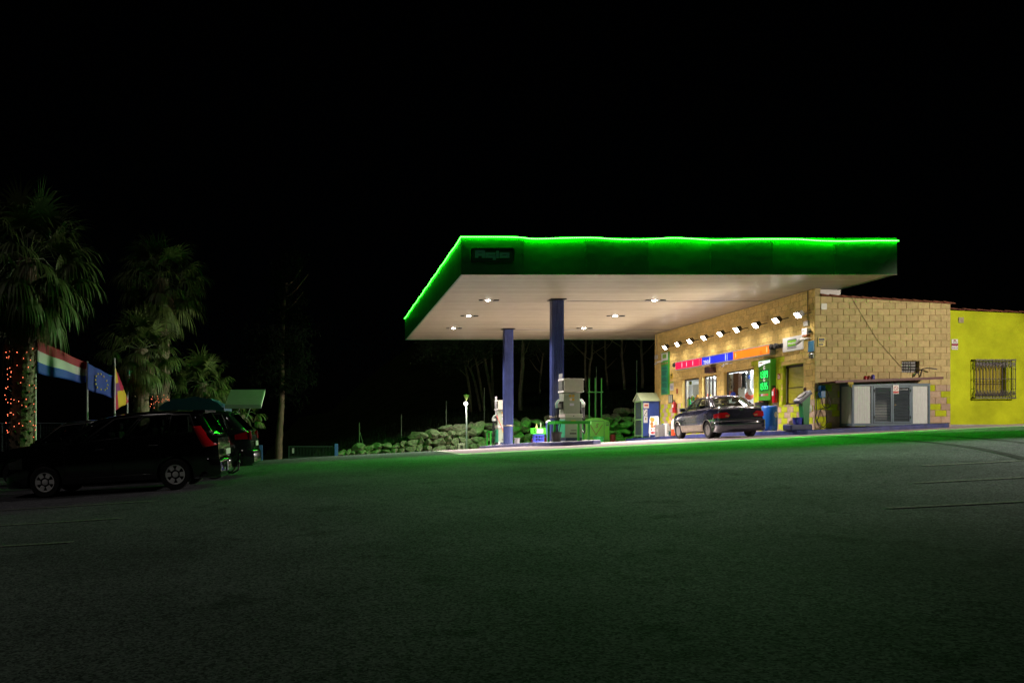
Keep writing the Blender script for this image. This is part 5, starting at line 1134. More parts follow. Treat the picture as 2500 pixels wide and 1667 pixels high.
mb = MB(); mb.box(x - .13, x + .15, 37.96, 37.975, z + .43, z + .62); tag(mb.build('price_card', white), 'white card hung on the light green crate', 'card')
mb = MB(); mb.lathe([(0, 0), (.06, 0), (.05, .12), (.02, .2), (.02, .27)], (x - .1, 38.15, z + .58), 10); tag(mb.build('bottle', mat('yellow bottle', (.55, .45, .15), .4), smooth=40), 'yellowish bottle standing in the light green crate', 'bottle')
mb = MB(); mb.lathe([(.02, 0), (.02, .5)], (x + .1, 38.2, z + .4), 8); tag(mb.build('squeegee_stick', mat('pale stick', (.4, .45, .35), .5)), 'pale stick poking out of the light green crate', 'stick')
x = P(1221.5, 0, 42.5).x - .02; mb = MB(); mb.lathe([(0, 0), (.045, 0), (.05, .12), (.03, .13)], (x, 42.7, iz(x, 42.7) + .045), 12); tag(mb.build('paper_cup', white, smooth=40), 'white cup on the island at the foot of the far pump', 'cup')
mb = MB(); mb.prism([(-.15, -.1), (.12, -.13), (.17, .08), (-.1, .12)], lambda a, b: (x + a, 42.7 + b, iz(x, 42.7) + .004), lambda a, b: (x + a, 42.7 + b, iz(x, 42.7) + .04)); tag(mb.build('folded_paper', mat('folded paper', (.55, .45, .40), .7)), 'folded paper under the white cup', 'paper')
# tank cabinet with vent pipes
ty = 46.5; k = ty / FPX; tx = lambda px: (px - CX) * k; tz = lambda py: ZC + (CY - py) * k
gt = mat('tank cabinet green', (.045, .22, .008), .4, var=.12)
t = thing('tank_cabinet', 'olive green tank cabinet with an arched top and the letters S and V', 'tank cabinet', (tx(1455), ty + .5, gz(tx(1455), ty)))
arch = [(tx(1421), tz(1082)), (tx(1488), tz(1079)), (tx(1488), tz(1029))] + [(lerp(tx(1488), tz(0) * 0 + tx(1421), q), tz(1029 - 9.5 * math.sin(q * math.pi) ** .9)) for q in [i / 10 for i in range(1, 10)]] + [(tx(1421), tz(1029))]
mb = MB(); mb.prism(arch, lambda a, b: (a, ty, b), lambda a, b: (a, ty + 1.0, b)); mb.build('body', gt, t)
FT = frame((0, ty - .002, 0), (1, 0, 0), (0, 0, 1), (0, -1, 0))
dg_ = mat('dark groove green', (.004, .03, .008), .6); dr_ = mat('dark red lettering', (.05, .008, .004), .6)
mb = MB(FT); a, b, c, d = tx(1434.5), tx(1475.5), tz(1067.5), tz(1027); w = .03
mb.box(a, b, d - w, d, 0, .004); mb.box(a, b, c, c + w, 0, .004); mb.box(a, a + w, c + w, d - w, 0, .004); mb.box(b - w, b, c + w, d - w, 0, .004); mb.build('door_outline', dg_, t)
mb = MB(FT); w = .022
for p_, q_ in (((1442, 1038), (1455, 1061)), ((1471, 1036), (1455, 1061))): xa, za, xb, zb = tx(p_[0]), tz(p_[1]), tx(q_[0]), tz(q_[1]); mb.poly([(xa - w, za, .006), (xa + w, za, .006), (xb + w, zb, .006 + .001 * (p_[0] > 1450)), (xb - w, zb, .006 + .001 * (p_[0] > 1450))])
mb.build('letter_v', dr_, t); mb = MB(FT @ Matrix.Translation((tx(1453), tz(1044), .005))); me = text_mesh('S', 1, .02); M = Matrix(((.30, .10, 0, 0), (0, .33, 0, 0), (0, 0, 1, 0), (0, 0, 0, 1))); mb.merge_me(me, M); mb.build('letter_s', dr_, t)
mb = MB(FT); a, b, c, d = tx(1479.5), tx(1486), tz(1039), tz(1030); mb.box(a, b, c, d, 0, .004); lb = mb.build('type_plate', dg_, t); mb = MB(FT); mb.box(a + .02, (a + b) / 2 - .01, c + .06, d - .02, .004, .007); mb.box((a + b) / 2 + .01, b - .02, c + .06, d - .02, .004, .007); mb.build('plate_print', gt, lb)
mb = MB(FT); mb.box(tx(1459), tx(1486), tz(1075.5), tz(1073.5), 0, .004); mb.build('groove', dg_, t)
vg = mat('vent pipe green', (.06, .34, .06), .4)
t = thing('vent_pipes', 'three tall green vent pipes joined by a crossbar behind the tank cabinet', 'vent pipes', (tx(1453), 47.9, gz(15, 47.9)))
for px in (1438.5, 1453.5, 1468.5):
    p = P(px, 925, 47.9); mb = MB(); mb.cyl((p.x, 47.9, gz(p.x, 47.9) - .05), (p.x, 47.9, p.z), .038, n=10); mb.build('pipe', vg, t, smooth=50); mb = MB(); mb.cyl((p.x, 47.9, p.z), (p.x, 47.9, p.z + .07), .045, n=10); mb.build('cap', mat('vent cap', (.08, .1, .06), .5), t)
a, b = P(1435, 957, 47.83), P(1472.5, 957, 47.83); mb = MB(); mb.box(a.x, b.x, 47.83, 47.86, a.z - .03, a.z + .03); mb.build('crossbar', vg, t)
bucket('green_tub', tx(1449), 45.6, gz(tx(1449), 45.6), .30, .36, mat('green tub', (.02, .34, .06), .4), 'green tub in front of the tank cabinet', False)['category'] = 'tub'
for px, py, lab in ((1304, 1083, 'low red post left of the crates at the foot of the boulders'), (1333, 1082, 'low red post right of the crates at the foot of the boulders'), (1496, 1079, 'low dark red post right of the tank cabinet')):
    p = P(px, py, 48.6); g_ = gz(p.x, 48.6); mb = MB(); mb.lathe([(0, 0), (.16, 0), (.16, .42), (.10, .48), (0, .49)], (p.x, 48.6, g_), 12, cap=False); tag(mb.build('low_post', mat('dark red post', (.20, .02, .015), .6, var=.2), smooth=40), lab, 'post', 'low red posts by the boulders')
# garden lamp on a pole
lx, ly = 8.53, 52.0; lz = gz(lx, ly); gp = P(1135, 986, ly)
t = thing('lamp_post', 'slim lamp post with a bright white globe in front of the boulders', 'lamp post', (lx, ly, lz))
mb = MB(); mb.lathe([(.12, 0), (.12, .03), (.055, .05), (.05, gp.z - lz - .12)], (lx, ly, lz), 12); mb.build('pole', mat('galvanised pole', (.40, .42, .42), .4, metal=.4), t, smooth=40)
mb = MB(); mb.lathe([(.05, -.14), (.09, -.1), (.09, -.02)], (lx, ly, gp.z), 12); mb.tube([(lx, ly, gp.z), (lx, ly + .10, gp.z + .3), (lx, ly, gp.z + .42)], .015, 6); mb.tube([(lx - .05, ly, gp.z), (lx - .12, ly, gp.z + .3)], .012, 6); mb.build('lamp_neck', dkmetal, t)
mb = MB(); mb.ball((lx - .06, ly - .1, gp.z + .02), .11, 3); mb.build('globe', emat('lit globe', (1, .96, .92), 25), t, smooth=80)
mb = MB(); mb.lathe([(.03, .22), (.17, .52), (.175, .56), (.02, .60)], (lx, ly, gp.z), 16); mb.build('lamp_hood', mat('olive hood', (.25, .28, .08), .5), t, smooth=40)
spot('globe_light', (lx - .06, ly - .26, gp.z), (-.1, -.7, -1), P_GLOBE * 4, 128, .5, .08, (1, .92, .86))
spot('globe_light', (lx - .06, ly - .05, gp.z - .14), (-.05, .35, -1), P_GLOBE * 2.5, 150, .4, .08, (1, .92, .86))
p = P(1126.5, 1103, 52.3); mb = MB(); g_ = gz(p.x, 52.3); t = thing('meter_box', 'small pale concrete meter box beside the lamp post', 'meter box', (p.x, 52.3, g_)); mb.box(p.x - .21, p.x + .21, 52.3, 52.7, g_ - .02, g_ + .44, .02); mb.build('case', mat('pale concrete box', (.40, .38, .28), .8, var=.2), t); mb = MB(); mb.box(p.x - .07, p.x + .09, 52.29, 52.303, g_ + .14, g_ + .33); mb.build('door', mat('dark meter door', (.05, .06, .03), .5), t)
# ================================================================ boulder wall
rockm = mat('pale limestone boulder', (.30, .27, .19), .92, var=.6, vscale=3.2, bump=.9, bscale=9)
def rock_mesh(seed):
    r = random.Random(seed); b = bmesh.new(); bmesh.ops.create_icosphere(b, subdivisions=4, radius=1)
    pl = [(Vector((r.gauss(0, 1), r.gauss(0, 1), r.gauss(0, 1))).normalized(), r.uniform(.50, .92)) for _ in range(17)]
    for v in b.verts:
        n = v.co.normalized(); d = min([1.05] + [h / max(.05, n.dot(q)) for q, h in pl if n.dot(q) > .05])
        d += .06 * noise.noise(n * 2.3 + Vector((seed, 0, 0))) + .025 * noise.noise(n * 7 + Vector((0, seed, 0)))
        v.co = n * d
    me = bpy.data.meshes.new('boulder'); b.to_mesh(me); b.free(); me.materials.append(rockm)
    for q in me.polygons: q.use_smooth = True
    me.set_sharp_from_angle(angle=R(22)); return me
RM = [rock_mesh(k + 1) for k in range(9)]
rr = random.Random(11)
seg = [(2.6, 'dim boulder at the low left end of the wall, beyond the gate'), (6.0, 'boulder in the middle stretch of the wall, left of the lamp post'), (8.4, 'lamplit pale boulder just left of the lamp post'), (9.6, 'lamplit pale boulder between the lamp post and the far pump'), (12.3, 'green-lit boulder seen between the two blue columns'), (16.2, 'green-lit boulder behind the tank cabinet and vent pipes'), (40, 'green-lit boulder between the tank cabinet and the gas bottle cabinet')]
x = .35
def put_rock(x, z, w, h, crs, d=.8, y=54.1):
    me = rr.choice(RM); o = bpy.data.objects.new('boulder', me); COL.objects.link(o)
    o.location = (x, y, z); o.rotation_euler = (rr.uniform(-.3, .3), rr.uniform(-.25, .25), rr.uniform(0, 6.28))
    o.rotation_euler = (0, rr.choice((0, 3.1416)) + rr.uniform(-.35, .35), 0) if rr.random() < .5 else (rr.choice((0, 3.1416)), rr.uniform(-.14, .14), 0)
    o.scale = (w / 2 * 1.3, d, h / 2 * 1.35)
    lab = [l for lim, l in seg if x < lim][0]; tag(o, lab + ', ' + crs, 'boulder', 'boulders of the dry stone bank')
for c in range(7):
    x = .3 + c * .5 + rr.uniform(0, .5)
    while x < 21.5:
        w = rr.uniform(.42, 1.25) * (1 if x > 4 else .75); ch = .44 if x > 4 else .34
        top = HW(x + w / 2); z0 = c * ch
        if z0 + .16 < top:
            h = ch * rr.uniform(.85, 1.6); g_ = gz(x + w / 2, 54)
            put_rock(x + w / 2, g_ + z0 * .97 + ch / 2 + rr.uniform(-.06, .06), w, h, 'bottom course' if c == 0 else ('top course' if z0 + ch + .15 >= top else 'middle course'), .7, 54.05 + c * .14 + rr.uniform(-.08, .08))
        x += w * .86
# dark sheet added behind the boulders so no light leaks through the gaps
mb = MB(); mb.grid(lambda u, v: (lerp(.2, 22, u), 54.35 + .5 * v, gz(lerp(.2, 22, u), 54) + v * (HW(lerp(.2, 22, u)) - .15)), 40, 6); tag(mb.build('boulder_gap_backing', hillgrass, local=True), 'dark backing sheet added behind the boulders', None, kind='structure')
# thin fence posts on the bank
pm = mat('thin grey post', (.16, .20, .13), .6)
for px, yt, yb, lab, br in ((877.5, 1031, 1086, 'leftmost thin fence post on the bank, with a slanting brace', 1), (980, 1011, 1068, 'second thin fence post from the left on the bank', 0), (1089.5, 979, 1036, 'thin fence post left of the lamp post, high on the bank', 0), (1182.5, 946, 1010, 'thin fence post among the leaning trunks', 0), (1456, 895, 1005, 'thin pale post behind the vent pipes', 0), (1554.5, 880, 980, 'thin pale post near the shop end', 0)):
    D = 55.4; a, b = P(px, yt, D), P(px, yb, D); zb = min(b.z, max(hz(a.x, D), gz(a.x, D)))
    t = thing('fence_post', lab, 'fence post', (a.x, D, zb - .1), 'thin fence posts on the bank'); mb = MB(); mb.cyl((a.x, D, zb - .15), (a.x, D, a.z), .035, n=8); mb.build('post', pm, t)
    if br: mb = MB(); mb.cyl((a.x + .04, D, lerp(zb, a.z, .65)), (a.x + .38, D, zb - .1), .025, n=6); mb.build('brace', pm, t)
# gate and blue posts on the left
gy = 47.0; gk = gy / FPX; gm = mat('dark green gate', (.006, .022, .014), .5)
def gX(px): return (px - CX) * gk
t = thing('garden_gate', 'low dark green mesh gate between the tree and a blue post', 'gate', (gX(760), gy, gz(gX(760), gy))); za = lambda px: gz(gX(px), gy); zt = ZC + (CY - 1088.5) * gk
mb = MB(); mb.box(gX(704), gX(704) + .06, gy, gy + .05, za(704), zt); mb.box(gX(816) - .06, gX(816), gy, gy + .05, za(816), zt); mb.box(gX(704) + .06, gX(816) - .06, gy + .003, gy + .047, zt - .05, zt); mb.box(gX(704) + .06, gX(816) - .06, gy + .003, gy + .047, za(704) + .1, za(704) + .15); mb.build('frame', gm, t)
mb = MB()
for k in range(30): x = lerp(gX(704) + .06, gX(816) - .06, (k + .5) / 30); mb.box(x - .008, x + .008, gy + .015, gy + .031, za(704) + .15, zt - .05)
mb.build('bars', gm, t)
mb = MB(); mb.box(gX(713), gX(718), gy - .01, gy, zt - .4, zt - .12); mb.build('sign_plate', mat('dull plate', (.2, .22, .2), .6), t)
for px, yt, lab in ((821, 1083, 'blue post at the right end of the low gate'), (637, 1086, 'blue post left of the bare tree trunk')):
    x = gX(px); mb = MB(); mb.box(x - .10, x + .10, gy - .1, gy + .1, gz(x, gy) - .05, ZC + (CY - yt) * gk, .02); tag(mb.build('gate_post', mat('blue gate post', (.02, .07, .20), .5)), lab, 'post', 'blue posts by the gate')
# mesh fence far left
t = thing('mesh_fence', 'dark mesh fence with a top rail behind the first palm', 'fence', (-14, 44, gz(-14, 44))); fy = 44.0
mb = MB(); zf = ZC + (CY - 1033) / FPX * fy
for x in range(-21, -6, 2): mb.cyl((x, fy, gz(x, fy) - .1), (x, fy, zf), .03, n=6)
mb.tube([(-21, fy, zf), (-7, fy, zf)], .025, 6); mb.build('frame', mat('fence steel', (.10, .13, .15), .5), t)
mb = MB()
for k in range(100): x = -21 + 14 * k / 100; mb.box(x, x + .012, fy + .03, fy + .034, gz(x, fy), zf - .03)
for k in range(36): z = lerp(gz(-14, fy) - .2, zf - .03, k / 36); mb.box(-21, -7, fy + .035, fy + .039, z, z + .012)
mb.build('mesh', mat('fence mesh', (.05, .065, .07), .5), t)
# ================================================================ trees
barkm = mat('pale pine bark', (.17, .15, .09), .9, var=.5, vscale=5, bump=.8, bscale=14)
leafm = mat('pine needles', (.035, .065, .016), .8, var=.5, vscale=.8)
def crown(mb, c, rx, ry, rz_, n, size, rnd):
    """leaf clumps spread through an uneven volume"""
    for k in range(n):
        q = Vector((rnd.gauss(0, .45), rnd.gauss(0, .45), rnd.gauss(0, .42)))
        if q.length > 1.15: continue
        p = Vector((c[0] + q.x * rx, c[1] + q.y * ry, c[2] + q.z * rz_)); p += Vector((noise.noise(p * .8), noise.noise(p * .8 + Vector((9, 0, 0))), noise.noise(p * .8 + Vector((0, 9, 0))))) * .7
        for j in range(7):
            a = Vector((rnd.gauss(0, 1), rnd.gauss(0, 1), rnd.gauss(0, .8))).normalized() * size * rnd.uniform(.6, 1.3); b = a.orthogonal().normalized() * size * .10; o = p + Vector((rnd.gauss(0, 1), rnd.gauss(0, 1), rnd.gauss(0, 1))) * size * .5
            mb.f([mb.v(o - b), mb.v(o + b), mb.v(o + a)])
def path3(pts): return [P(*q) for q in pts]
tr = random.Random(21)
def tree(label, pts, r0, r1, crowns, group='slender trunks on the slope', name='pine_tree', bark=None, leaf=None, size=.34):
    w = path3(pts); base = w[0]; t = thing(name, label, 'tree', tuple(base), group)
    sm = []
    for i in range(len(w) - 1):
        for k in range(5):
            s = k / 5; p0, p1, p2, p3 = w[max(i - 1, 0)], w[i], w[i + 1], w[min(i + 2, len(w) - 1)]
            sm.append(.5 * ((2 * p1) + (p2 - p0) * s + (2 * p0 - 5 * p1 + 4 * p2 - p3) * s * s + (3 * p1 - p0 - 3 * p2 + p3) * s ** 3) + Vector((tr.uniform(-.02, .02), 0, 0)))
    sm.append(w[-1]); mb = MB(); mb.tube([base - Vector((0, 0, .6))] + sm, r0, 9, r1)
    for k in range(4):
        i = len(sm) - 2 - k * 2; p = sm[max(i, 3)]; a = tr.uniform(0, 6.28); mb.tube([p, p + Vector((math.cos(a) * .6, math.sin(a) * .5, .4)), p + Vector((math.cos(a) * 1.3, math.sin(a) * 1.1, .9 + tr.uniform(-.2, .4)))], .05, 5, .015)
    mb.build('trunk', bark or barkm, t, smooth=60)
    mb = MB()
    for (cp, rx, ry, rz_, n) in crowns: crown(mb, P(*cp), rx, ry, rz_, n, size, tr)
    mb.build('crown', leaf or leafm, t, recalc=False)
D = 64
tree('leaning slender pine behind the lamp globe, first from the left, with a wide dark crown', [(1150, 1018, D), (1147, 960, D), (1138, 900, D), (1133, 880, D)], .13, .07, [((1110, 862, D), 2.6, 2.2, 1.4, 480), ((1082, 850, D), 1.9, 1.8, 1.2, 320)])
tree('slender curved pine trunk just right of the lamp globe', [(1176, 1026, D), (1166, 965, D), (1157, 925, D), (1147, 900, D), (1136, 887, D)], .11, .06, [((1132, 858, D), 1.8, 1.8, 1.1, 260)])
tree('slender leaning trunk, third from the left behind the lamp', [(1186, 1020, D), (1178, 970, D), (1169, 915, D), (1162, 880, D), (1154, 860, D)], .11, .06, [((1150, 845, D), 1.9, 1.6, 1.0, 240)])
tree('slender trunk leaning left beside the far pump', [(1207, 1012, D), (1198, 955, D), (1188, 900, D), (1178, 850, D), (1172, 820, D)], .14, .08, [((1175, 812, D), 2.4, 2, 1.2, 300)])
tree('slender straight trunk behind the far pump', [(1206, 1010, 66), (1203, 950, 66), (1201, 890, 66), (1200, 840, 66), (1200, 800, 66)], .12, .08, [((1205, 825, 66), 1.8, 1.6, .9, 200), ((1200, 780, 66), 2.4, 2, 1.2, 200)])
tree('mossy stout trunk between the two blue columns', [(1272, 1012, 62), (1270, 960, 62), (1275, 900, 62), (1277, 855, 62), (1279, 815, 62)], .17, .12, [((1285, 812, 62), 3, 2.4, 1.2, 380)])
tree('thin trunk left of the near blue column', [(1316, 1008, 68), (1318, 950, 68), (1322, 890, 68), (1327, 862, 68)], .10, .07, [((1330, 845, 68), 2.6, 2, 1.0, 300), ((1355, 835, 68), 2, 1.8, .9, 200)])
tree('thin wavy trunk right of the near blue column', [(1437, 1000, 66), (1431, 945, 66), (1428, 890, 66), (1430, 850, 66), (1429, 800, 66)], .09, .07, [((1425, 790, 66), 2.2, 2, 1.2, 200)])
tree('forked wavy trunk behind the left vent pipe', [(1441, 1000, 67), (1438, 945, 67), (1439, 900, 67), (1445, 865, 67), (1446, 820, 67)], .12, .08, [((1446, 800, 67), 2.4, 2, 1.2, 220)])
tree('thin straight trunk right of the vent pipes', [(1488, 985, 68), (1482, 930, 68), (1478, 880, 68), (1478, 820, 68)], .09, .07, [((1478, 780, 68), 2.2, 2, 1.1, 180)])
tree('slightly bent trunk midway between vent pipes and shop', [(1527, 980, 67), (1523, 925, 67), (1518, 870, 67), (1519, 820, 67)], .12, .09, [((1518, 785, 67), 2.6, 2, 1.2, 200)])
tree('thin trunk closest to the far end of the shop', [(1569, 965, 67), (1568, 900, 67), (1566, 850, 67), (1566, 815, 67)], .12, .09, [((1566, 780, 67), 2.4, 2, 1.2, 180)])
D = 45.5
tree('tall dark tree with a bare reddish trunk left of the low gate', [(679, 1124, D), (682, 1060, D), (686, 1000, D), (688, 930, D), (689, 840, D), (693, 760, D), (700, 690, D)], .22, .07, [((690, 900, D), 1.7, 1.7, 1.9, 520), ((660, 850, D), 1.2, 1.2, 1.8, 240), ((715, 860, D), 1.3, 1.3, 2.1, 300), ((695, 760, D), 1.5, 1.5, 2.0, 420), ((700, 670, D), 1.0, 1.0, 1.6, 260)], None, 'dark_tree', mat('reddish bark', (.075, .042, .027), .9, var=.5, vscale=5, bump=.8, bscale=14), mat('dark tree leaves', (.0025, .004, .0015), 1, var=.4, spec=.05), .26)
# ================================================================ palms
frond = mat('palm frond', (.065, .10, .016), .6, var=.45, vscale=2.2); dead = mat('dry palm frond', (.16, .12, .055), .85, var=.45, vscale=3); palmbark = mat('palm trunk', (.19, .15, .10), .9, var=.55, vscale=6, bump=.9, bscale=16)
def fan(mb, o, d, pet, bl, rnd, droop=.5, n=26, spread=105, wid=.024):
    """one fan leaf: stalk o -> o + d*pet, then n blades fanned round the tip"""
    d = d.normalized(); side = d.cross(Vector((0, 0, 1)))
    if side.length < .1: side = Vector((1, 0, 0))
    side.normalize(); up = side.cross(d).normalized()
    mid = o + d * pet * .55 + Vector((0, 0, .05)); tip = o + d * pet - Vector((0, 0, droop * .18 * pet))
    mb.tube([o, mid, tip], .018, 4, .010)
    for k in range(n):
        a = R(-spread + 2 * spread * (k + rnd.uniform(-.3, .3)) / (n - 1)); dr = (d * math.cos(a) + side * math.sin(a)); dr = (dr + up * .25 * math.cos(a * 1.4)).normalized()
        L = bl * (1 - .25 * abs(a) / R(spread)) * rnd.uniform(.85, 1.1); nrm = dr.cross(up).normalized()
        p = [tip]; dirn = dr.copy()
        for s in range(4):
            dirn = (dirn + Vector((0, 0, -droop * (.12 + .22 * s) * rnd.uniform(.6, 1.3)))).normalized(); p.append(p[-1] + dirn * L / 4)
        ws = [wid * .5, wid * 1.1, wid, wid * .6, .002]; pr = None
        for q, w in zip(p, ws):
            e = [mb.v(q - nrm * w), mb.v(q + nrm * w)]
            if pr: mb.f([pr[0], pr[1], e[1], e[0]])
            pr = e
def palm(px, pyc, D, rad, label, trunk_r, nl=34, skirt=.9, boots=0, seed=1, lean=0., ybase=None, lift=0.):
    rnd = random.Random(seed); c = P(px, pyc, D); b = Vector((c.x + lean, D, gz(c.x + lean, D) - .1)); t = thing('fan_palm', label, 'palm', tuple(b), 'fan palms beside the parking bays')
    mb = MB(); h = c.z - b.z; pr = [(trunk_r * (1.12 - .25 * (k / 14)) * (1.25 if k == 0 else 1) * (1 + .05 * math.sin(k * 2.1)), k / 14) for k in range(15)]
    rings = [mb.ring(b.lerp(c, f) , (0, 0, 1), r, 14) for r, f in pr]
    for A, B in zip(rings, rings[1:]):
        for k in range(14): mb.f([A[k], A[(k + 1) % 14], B[(k + 1) % 14], B[k]])
    for k in range(boots):           # old leaf bases standing off the trunk in a spiral
        f = .04 + .80 * k / boots; a = k * 2.39996; p = b.lerp(c, f); r = trunk_r * (1.12 - .25 * f); u = Vector((math.cos(a), math.sin(a), 0)); s_ = Vector((-u.y, u.x, 0)); w = .07 * rnd.uniform(.8, 1.2)
        q0 = p + u * (r - .02); tipp = p + u * (r + rnd.uniform(.05, .11)) + Vector((0, 0, rnd.uniform(.10, .17))) + s_ * rnd.uniform(-.05, .05)
        v0, v1, v2, v3, v4 = mb.v(q0 - s_ * w), mb.v(q0 + s_ * w), mb.v(tipp + s_ * w * .45), mb.v(tipp - s_ * w * .45), mb.v(q0 + Vector((0, 0, -.09)) + u * .02)
        mb.f([v0, v1, v2, v3]); mb.f([v0, v4, v1]); v5 = mb.v(q0 + Vector((0, 0, .12))); mb.f([v1, v5, v2]); mb.f([v0, v3, v5]); mb.f([v3, v2, v5])
    mb.build('trunk', palmbark, t, smooth=40 if not boots else None)
    mb = MB()
    for k in range(nl):
        az = k * 2.39996 + rnd.uniform(-.2, .2); el = R(lerp(74, -58, (k / nl) ** .8) + rnd.uniform(-8, 8)); d = Vector((math.cos(az) * math.cos(el), math.sin(az) * math.cos(el), math.sin(el)))
        dd = lerp(.55, 1.9, (k / nl) ** .7); fan(mb, c + d * .12 + Vector((0, 0, lift)), d, rad * rnd.uniform(.42, .56), rad * rnd.uniform(.46, .6), rnd, dd, 26 if rad > 1.5 else 22, 100, .020 * rad / 1.6 + .004)
    mb.build('fronds', frond, t, recalc=False)
    if skirt:
        mb = MB()
        for k in range(int(34 * skirt)):
            az = k * 2.39996; el = R(rnd.uniform(-86, -66)); d = Vector((math.cos(az) * math.cos(el), math.sin(az) * math.cos(el), math.sin(el)))
            fan(mb, c + Vector((math.cos(az), math.sin(az), 0)) * trunk_r * .9 - Vector((0, 0, rnd.uniform(.1, .9) * skirt)), d, rad * .18, rad * rnd.uniform(.3, .5) * skirt, rnd, 1.6, 13, 30, .016)
        mb.build('dry_skirt', dead, t, recalc=False)
    return t
palm(66, 632, 25.5, 2.6, 'tallest palm at the far left, wound with fairy lights', .30, 58, 1.5, 210, 3, -.2)
palm(394, 680, 42, 2.7, 'palm with a high rounded crown behind the shorter fan palm', .42, 56, 1.0, 60, 5)
palm(345, 852, 38.6, 2.2, 'shorter palm with broad pale fans in front of the green flag', .36, 46, 1.1, 60, 8)
palm(492, 935, 43, 1.95, 'low palm behind the blue snack kiosk roof', .30, 46, .8, 40, 11)
palm(590, 1012, 40.0, 1.3, 'small low palm drooping beyond the raised kiosk flap', .16, 22, .3, 0, 15)
# fairy lights
def fairy(px_r, y0, y1, D, r, turns, nb, label, cxp):
    a = P(cxp, y1, D); b = P(cxp, y0, D); t = thing('fairy_lights', label, 'fairy lights', (a.x, D, a.z)); pts_ = []; N_ = 160
    rn = random.Random(nb)
    for k in range(N_ + 1):
        f = k / N_; q = f * turns * 6.283; pts_.append(Vector((lerp(a.x, b.x, f) + math.cos(q) * r, D + math.sin(q) * r, lerp(a.z, b.z, f) + .10 * math.sin(q * 1.7))))
    mb = MB(); mb.tube(pts_, .006, 4); mb.build('cord', black, t)
    em = MATS.get('fairy bulb') or emat('fairy bulb', (1, .20, .09), 4.5); first = None
    for k in range(nb):
        p = pts_[int((k + rn.uniform(0, .8)) / nb * N_)] + Vector((rn.uniform(-.06, .06), -.02, rn.uniform(-.14, .14)))
        if first is None: mb = MB(); mb.ball((0, 0, 0), .011, 1); first = mb.build('bulb', em, t, local=True); first.location = p - t.location
        else: o = first.copy(); COL.objects.link(o); o.location = p - t.location
fairy(0, 855, 1068, 25.5, .40, 6, 92, 'string of warm red fairy lights wound round the tallest palm trunk', 50)
fairy(0, 972, 985, 37.5, .42, 2, 26, 'short string of fairy lights on the trunk left of the kiosk roof', 392)
# ================================================================ flags
pole_m = mat('white flagpole', (.50, .50, .52), .35)
FLX = -9.0
def flagpole(px, py_top, label, lean=0.):
    D = FLX * FPX / (px - CX); z0 = gz(FLX, D); a = P(px, py_top, D); mb = MB(); mb.lathe([(.06, 0), (.045, .02), (.035, a.z - z0 - .05), (.05, a.z - z0 - .02), (.03, a.z - z0)], (FLX, D, z0), 10); tag(mb.build('flagpole', pole_m, smooth=50), label, 'flagpole', 'white flagpoles in a row'); return D
def flag(label, D, corners, bands, nx=26, ny=12, wave=.26, stars=False, fly=1.7, group='flags on the poles'):
    """cloth between four picture corners (hoist top, fly top, fly bottom, hoist bottom) at depth D"""
    A, B, C_, E_ = [P(*c, D + (fly if i in (1, 2) else 0)) for i, c in enumerate(corners)]; mb = MB()
    def fn(u, v):
        p = A.lerp(B, u).lerp(E_.lerp(C_, u), v); k = u ** .7; s = math.sin(u * 9 + v * 1.5)
        return p + Vector((0, wave * k * (math.sin(u * 9.0 + v * 1.2) + .4 * math.sin(u * 17 - v * 2)), -.05 * k * math.sin(u * 8 + 1) - .06 * math.sin(u * math.pi)))
    g = [[mb.v(fn(i / nx, j / ny)) for j in range(ny + 1)] for i in range(nx + 1)]
    for i in range(nx):
        for j in range(ny): mb.mat(bands((i + .5) / nx, (j + .5) / ny)); mb.f([g[i][j], g[i + 1][j], g[i + 1][j + 1], g[i][j + 1]])
    if stars:
        mb.mat(mat('flag star yellow', (.60, .45, .03), .7))
        for k in range(12):
            a = k * math.pi / 6; cu, cv = .5 + .22 * math.cos(a), .5 + .32 * math.sin(a); c = Vector(fn(cu, cv)) - Vector((-.02, .03, 0)); r = .055
            vs_ = [mb.v(c + Vector((r * (1 if i % 2 == 0 else .4) * math.sin(i * math.pi / 5) * .7, r * (1 if i % 2 == 0 else .4) * math.sin(i * math.pi / 5) * .7, r * (1 if i % 2 == 0 else .4) * math.cos(i * math.pi / 5)))) for i in range(10)]; mb.f(vs_)
    o = mb.build('flag', None, smooth=80); tag(o, label, 'flag', group); m = o.modifiers.new('thickness', 'SOLIDIFY'); m.thickness = .006; return o
fm = lambda n, c: mat('flag ' + n, c, .75)
D1 = flagpole(86, 822, 'tallest-looking white flagpole beside the fairy-lit palm'); D2 = flagpole(213, 882, 'white flagpole of the blue starred flag'); D3 = flagpole(280, 874, 'white flagpole of the drooping red and yellow flag'); D4 = flagpole(311, 918, 'white flagpole half hidden by the shorter palm, with the green flag')
flag('large red, white and blue striped flag blowing to the right', D1 - .06, ((90, 826), (212, 882), (212, 932), (91, 910)), lambda u, v: fm('red', (.30, .003, .026)) if v < .34 else (fm('white', (.48, .47, .47)) if v < .67 else fm('blue', (.005, .050, .38))))
flag('blue flag with a ring of yellow stars', D2 - .06, ((213.5, 885), (279, 916), (278, 968), (213.5, 950)), lambda u, v: fm('star blue', (.003, .026, .24)), stars=True)
flag('red, yellow and purple flag drooping along its pole', D3 - .06, ((281, 894), (288, 908), (314, 978), (279, 1002)), lambda u, v: fm('yellow', (.55, .36, .02)) if (u < .55 and v < .34) or (u > .30 and v > .58 and u + v < 1.75) else (fm('purple', (.18, .03, .16)) if .34 <= v < .62 and u < .6 else fm('crimson', (.38, .012, .06))), 16, 14, .1)
flag('green and white flag partly behind the palm fans', D4 - .06, ((312, 902), (356, 900), (357, 925), (312, 934)), lambda u, v: fm('pale', (.40, .42, .42)) if .3 < v < .62 else fm('green', (.02, .26, .13)), 14, 9, .1)
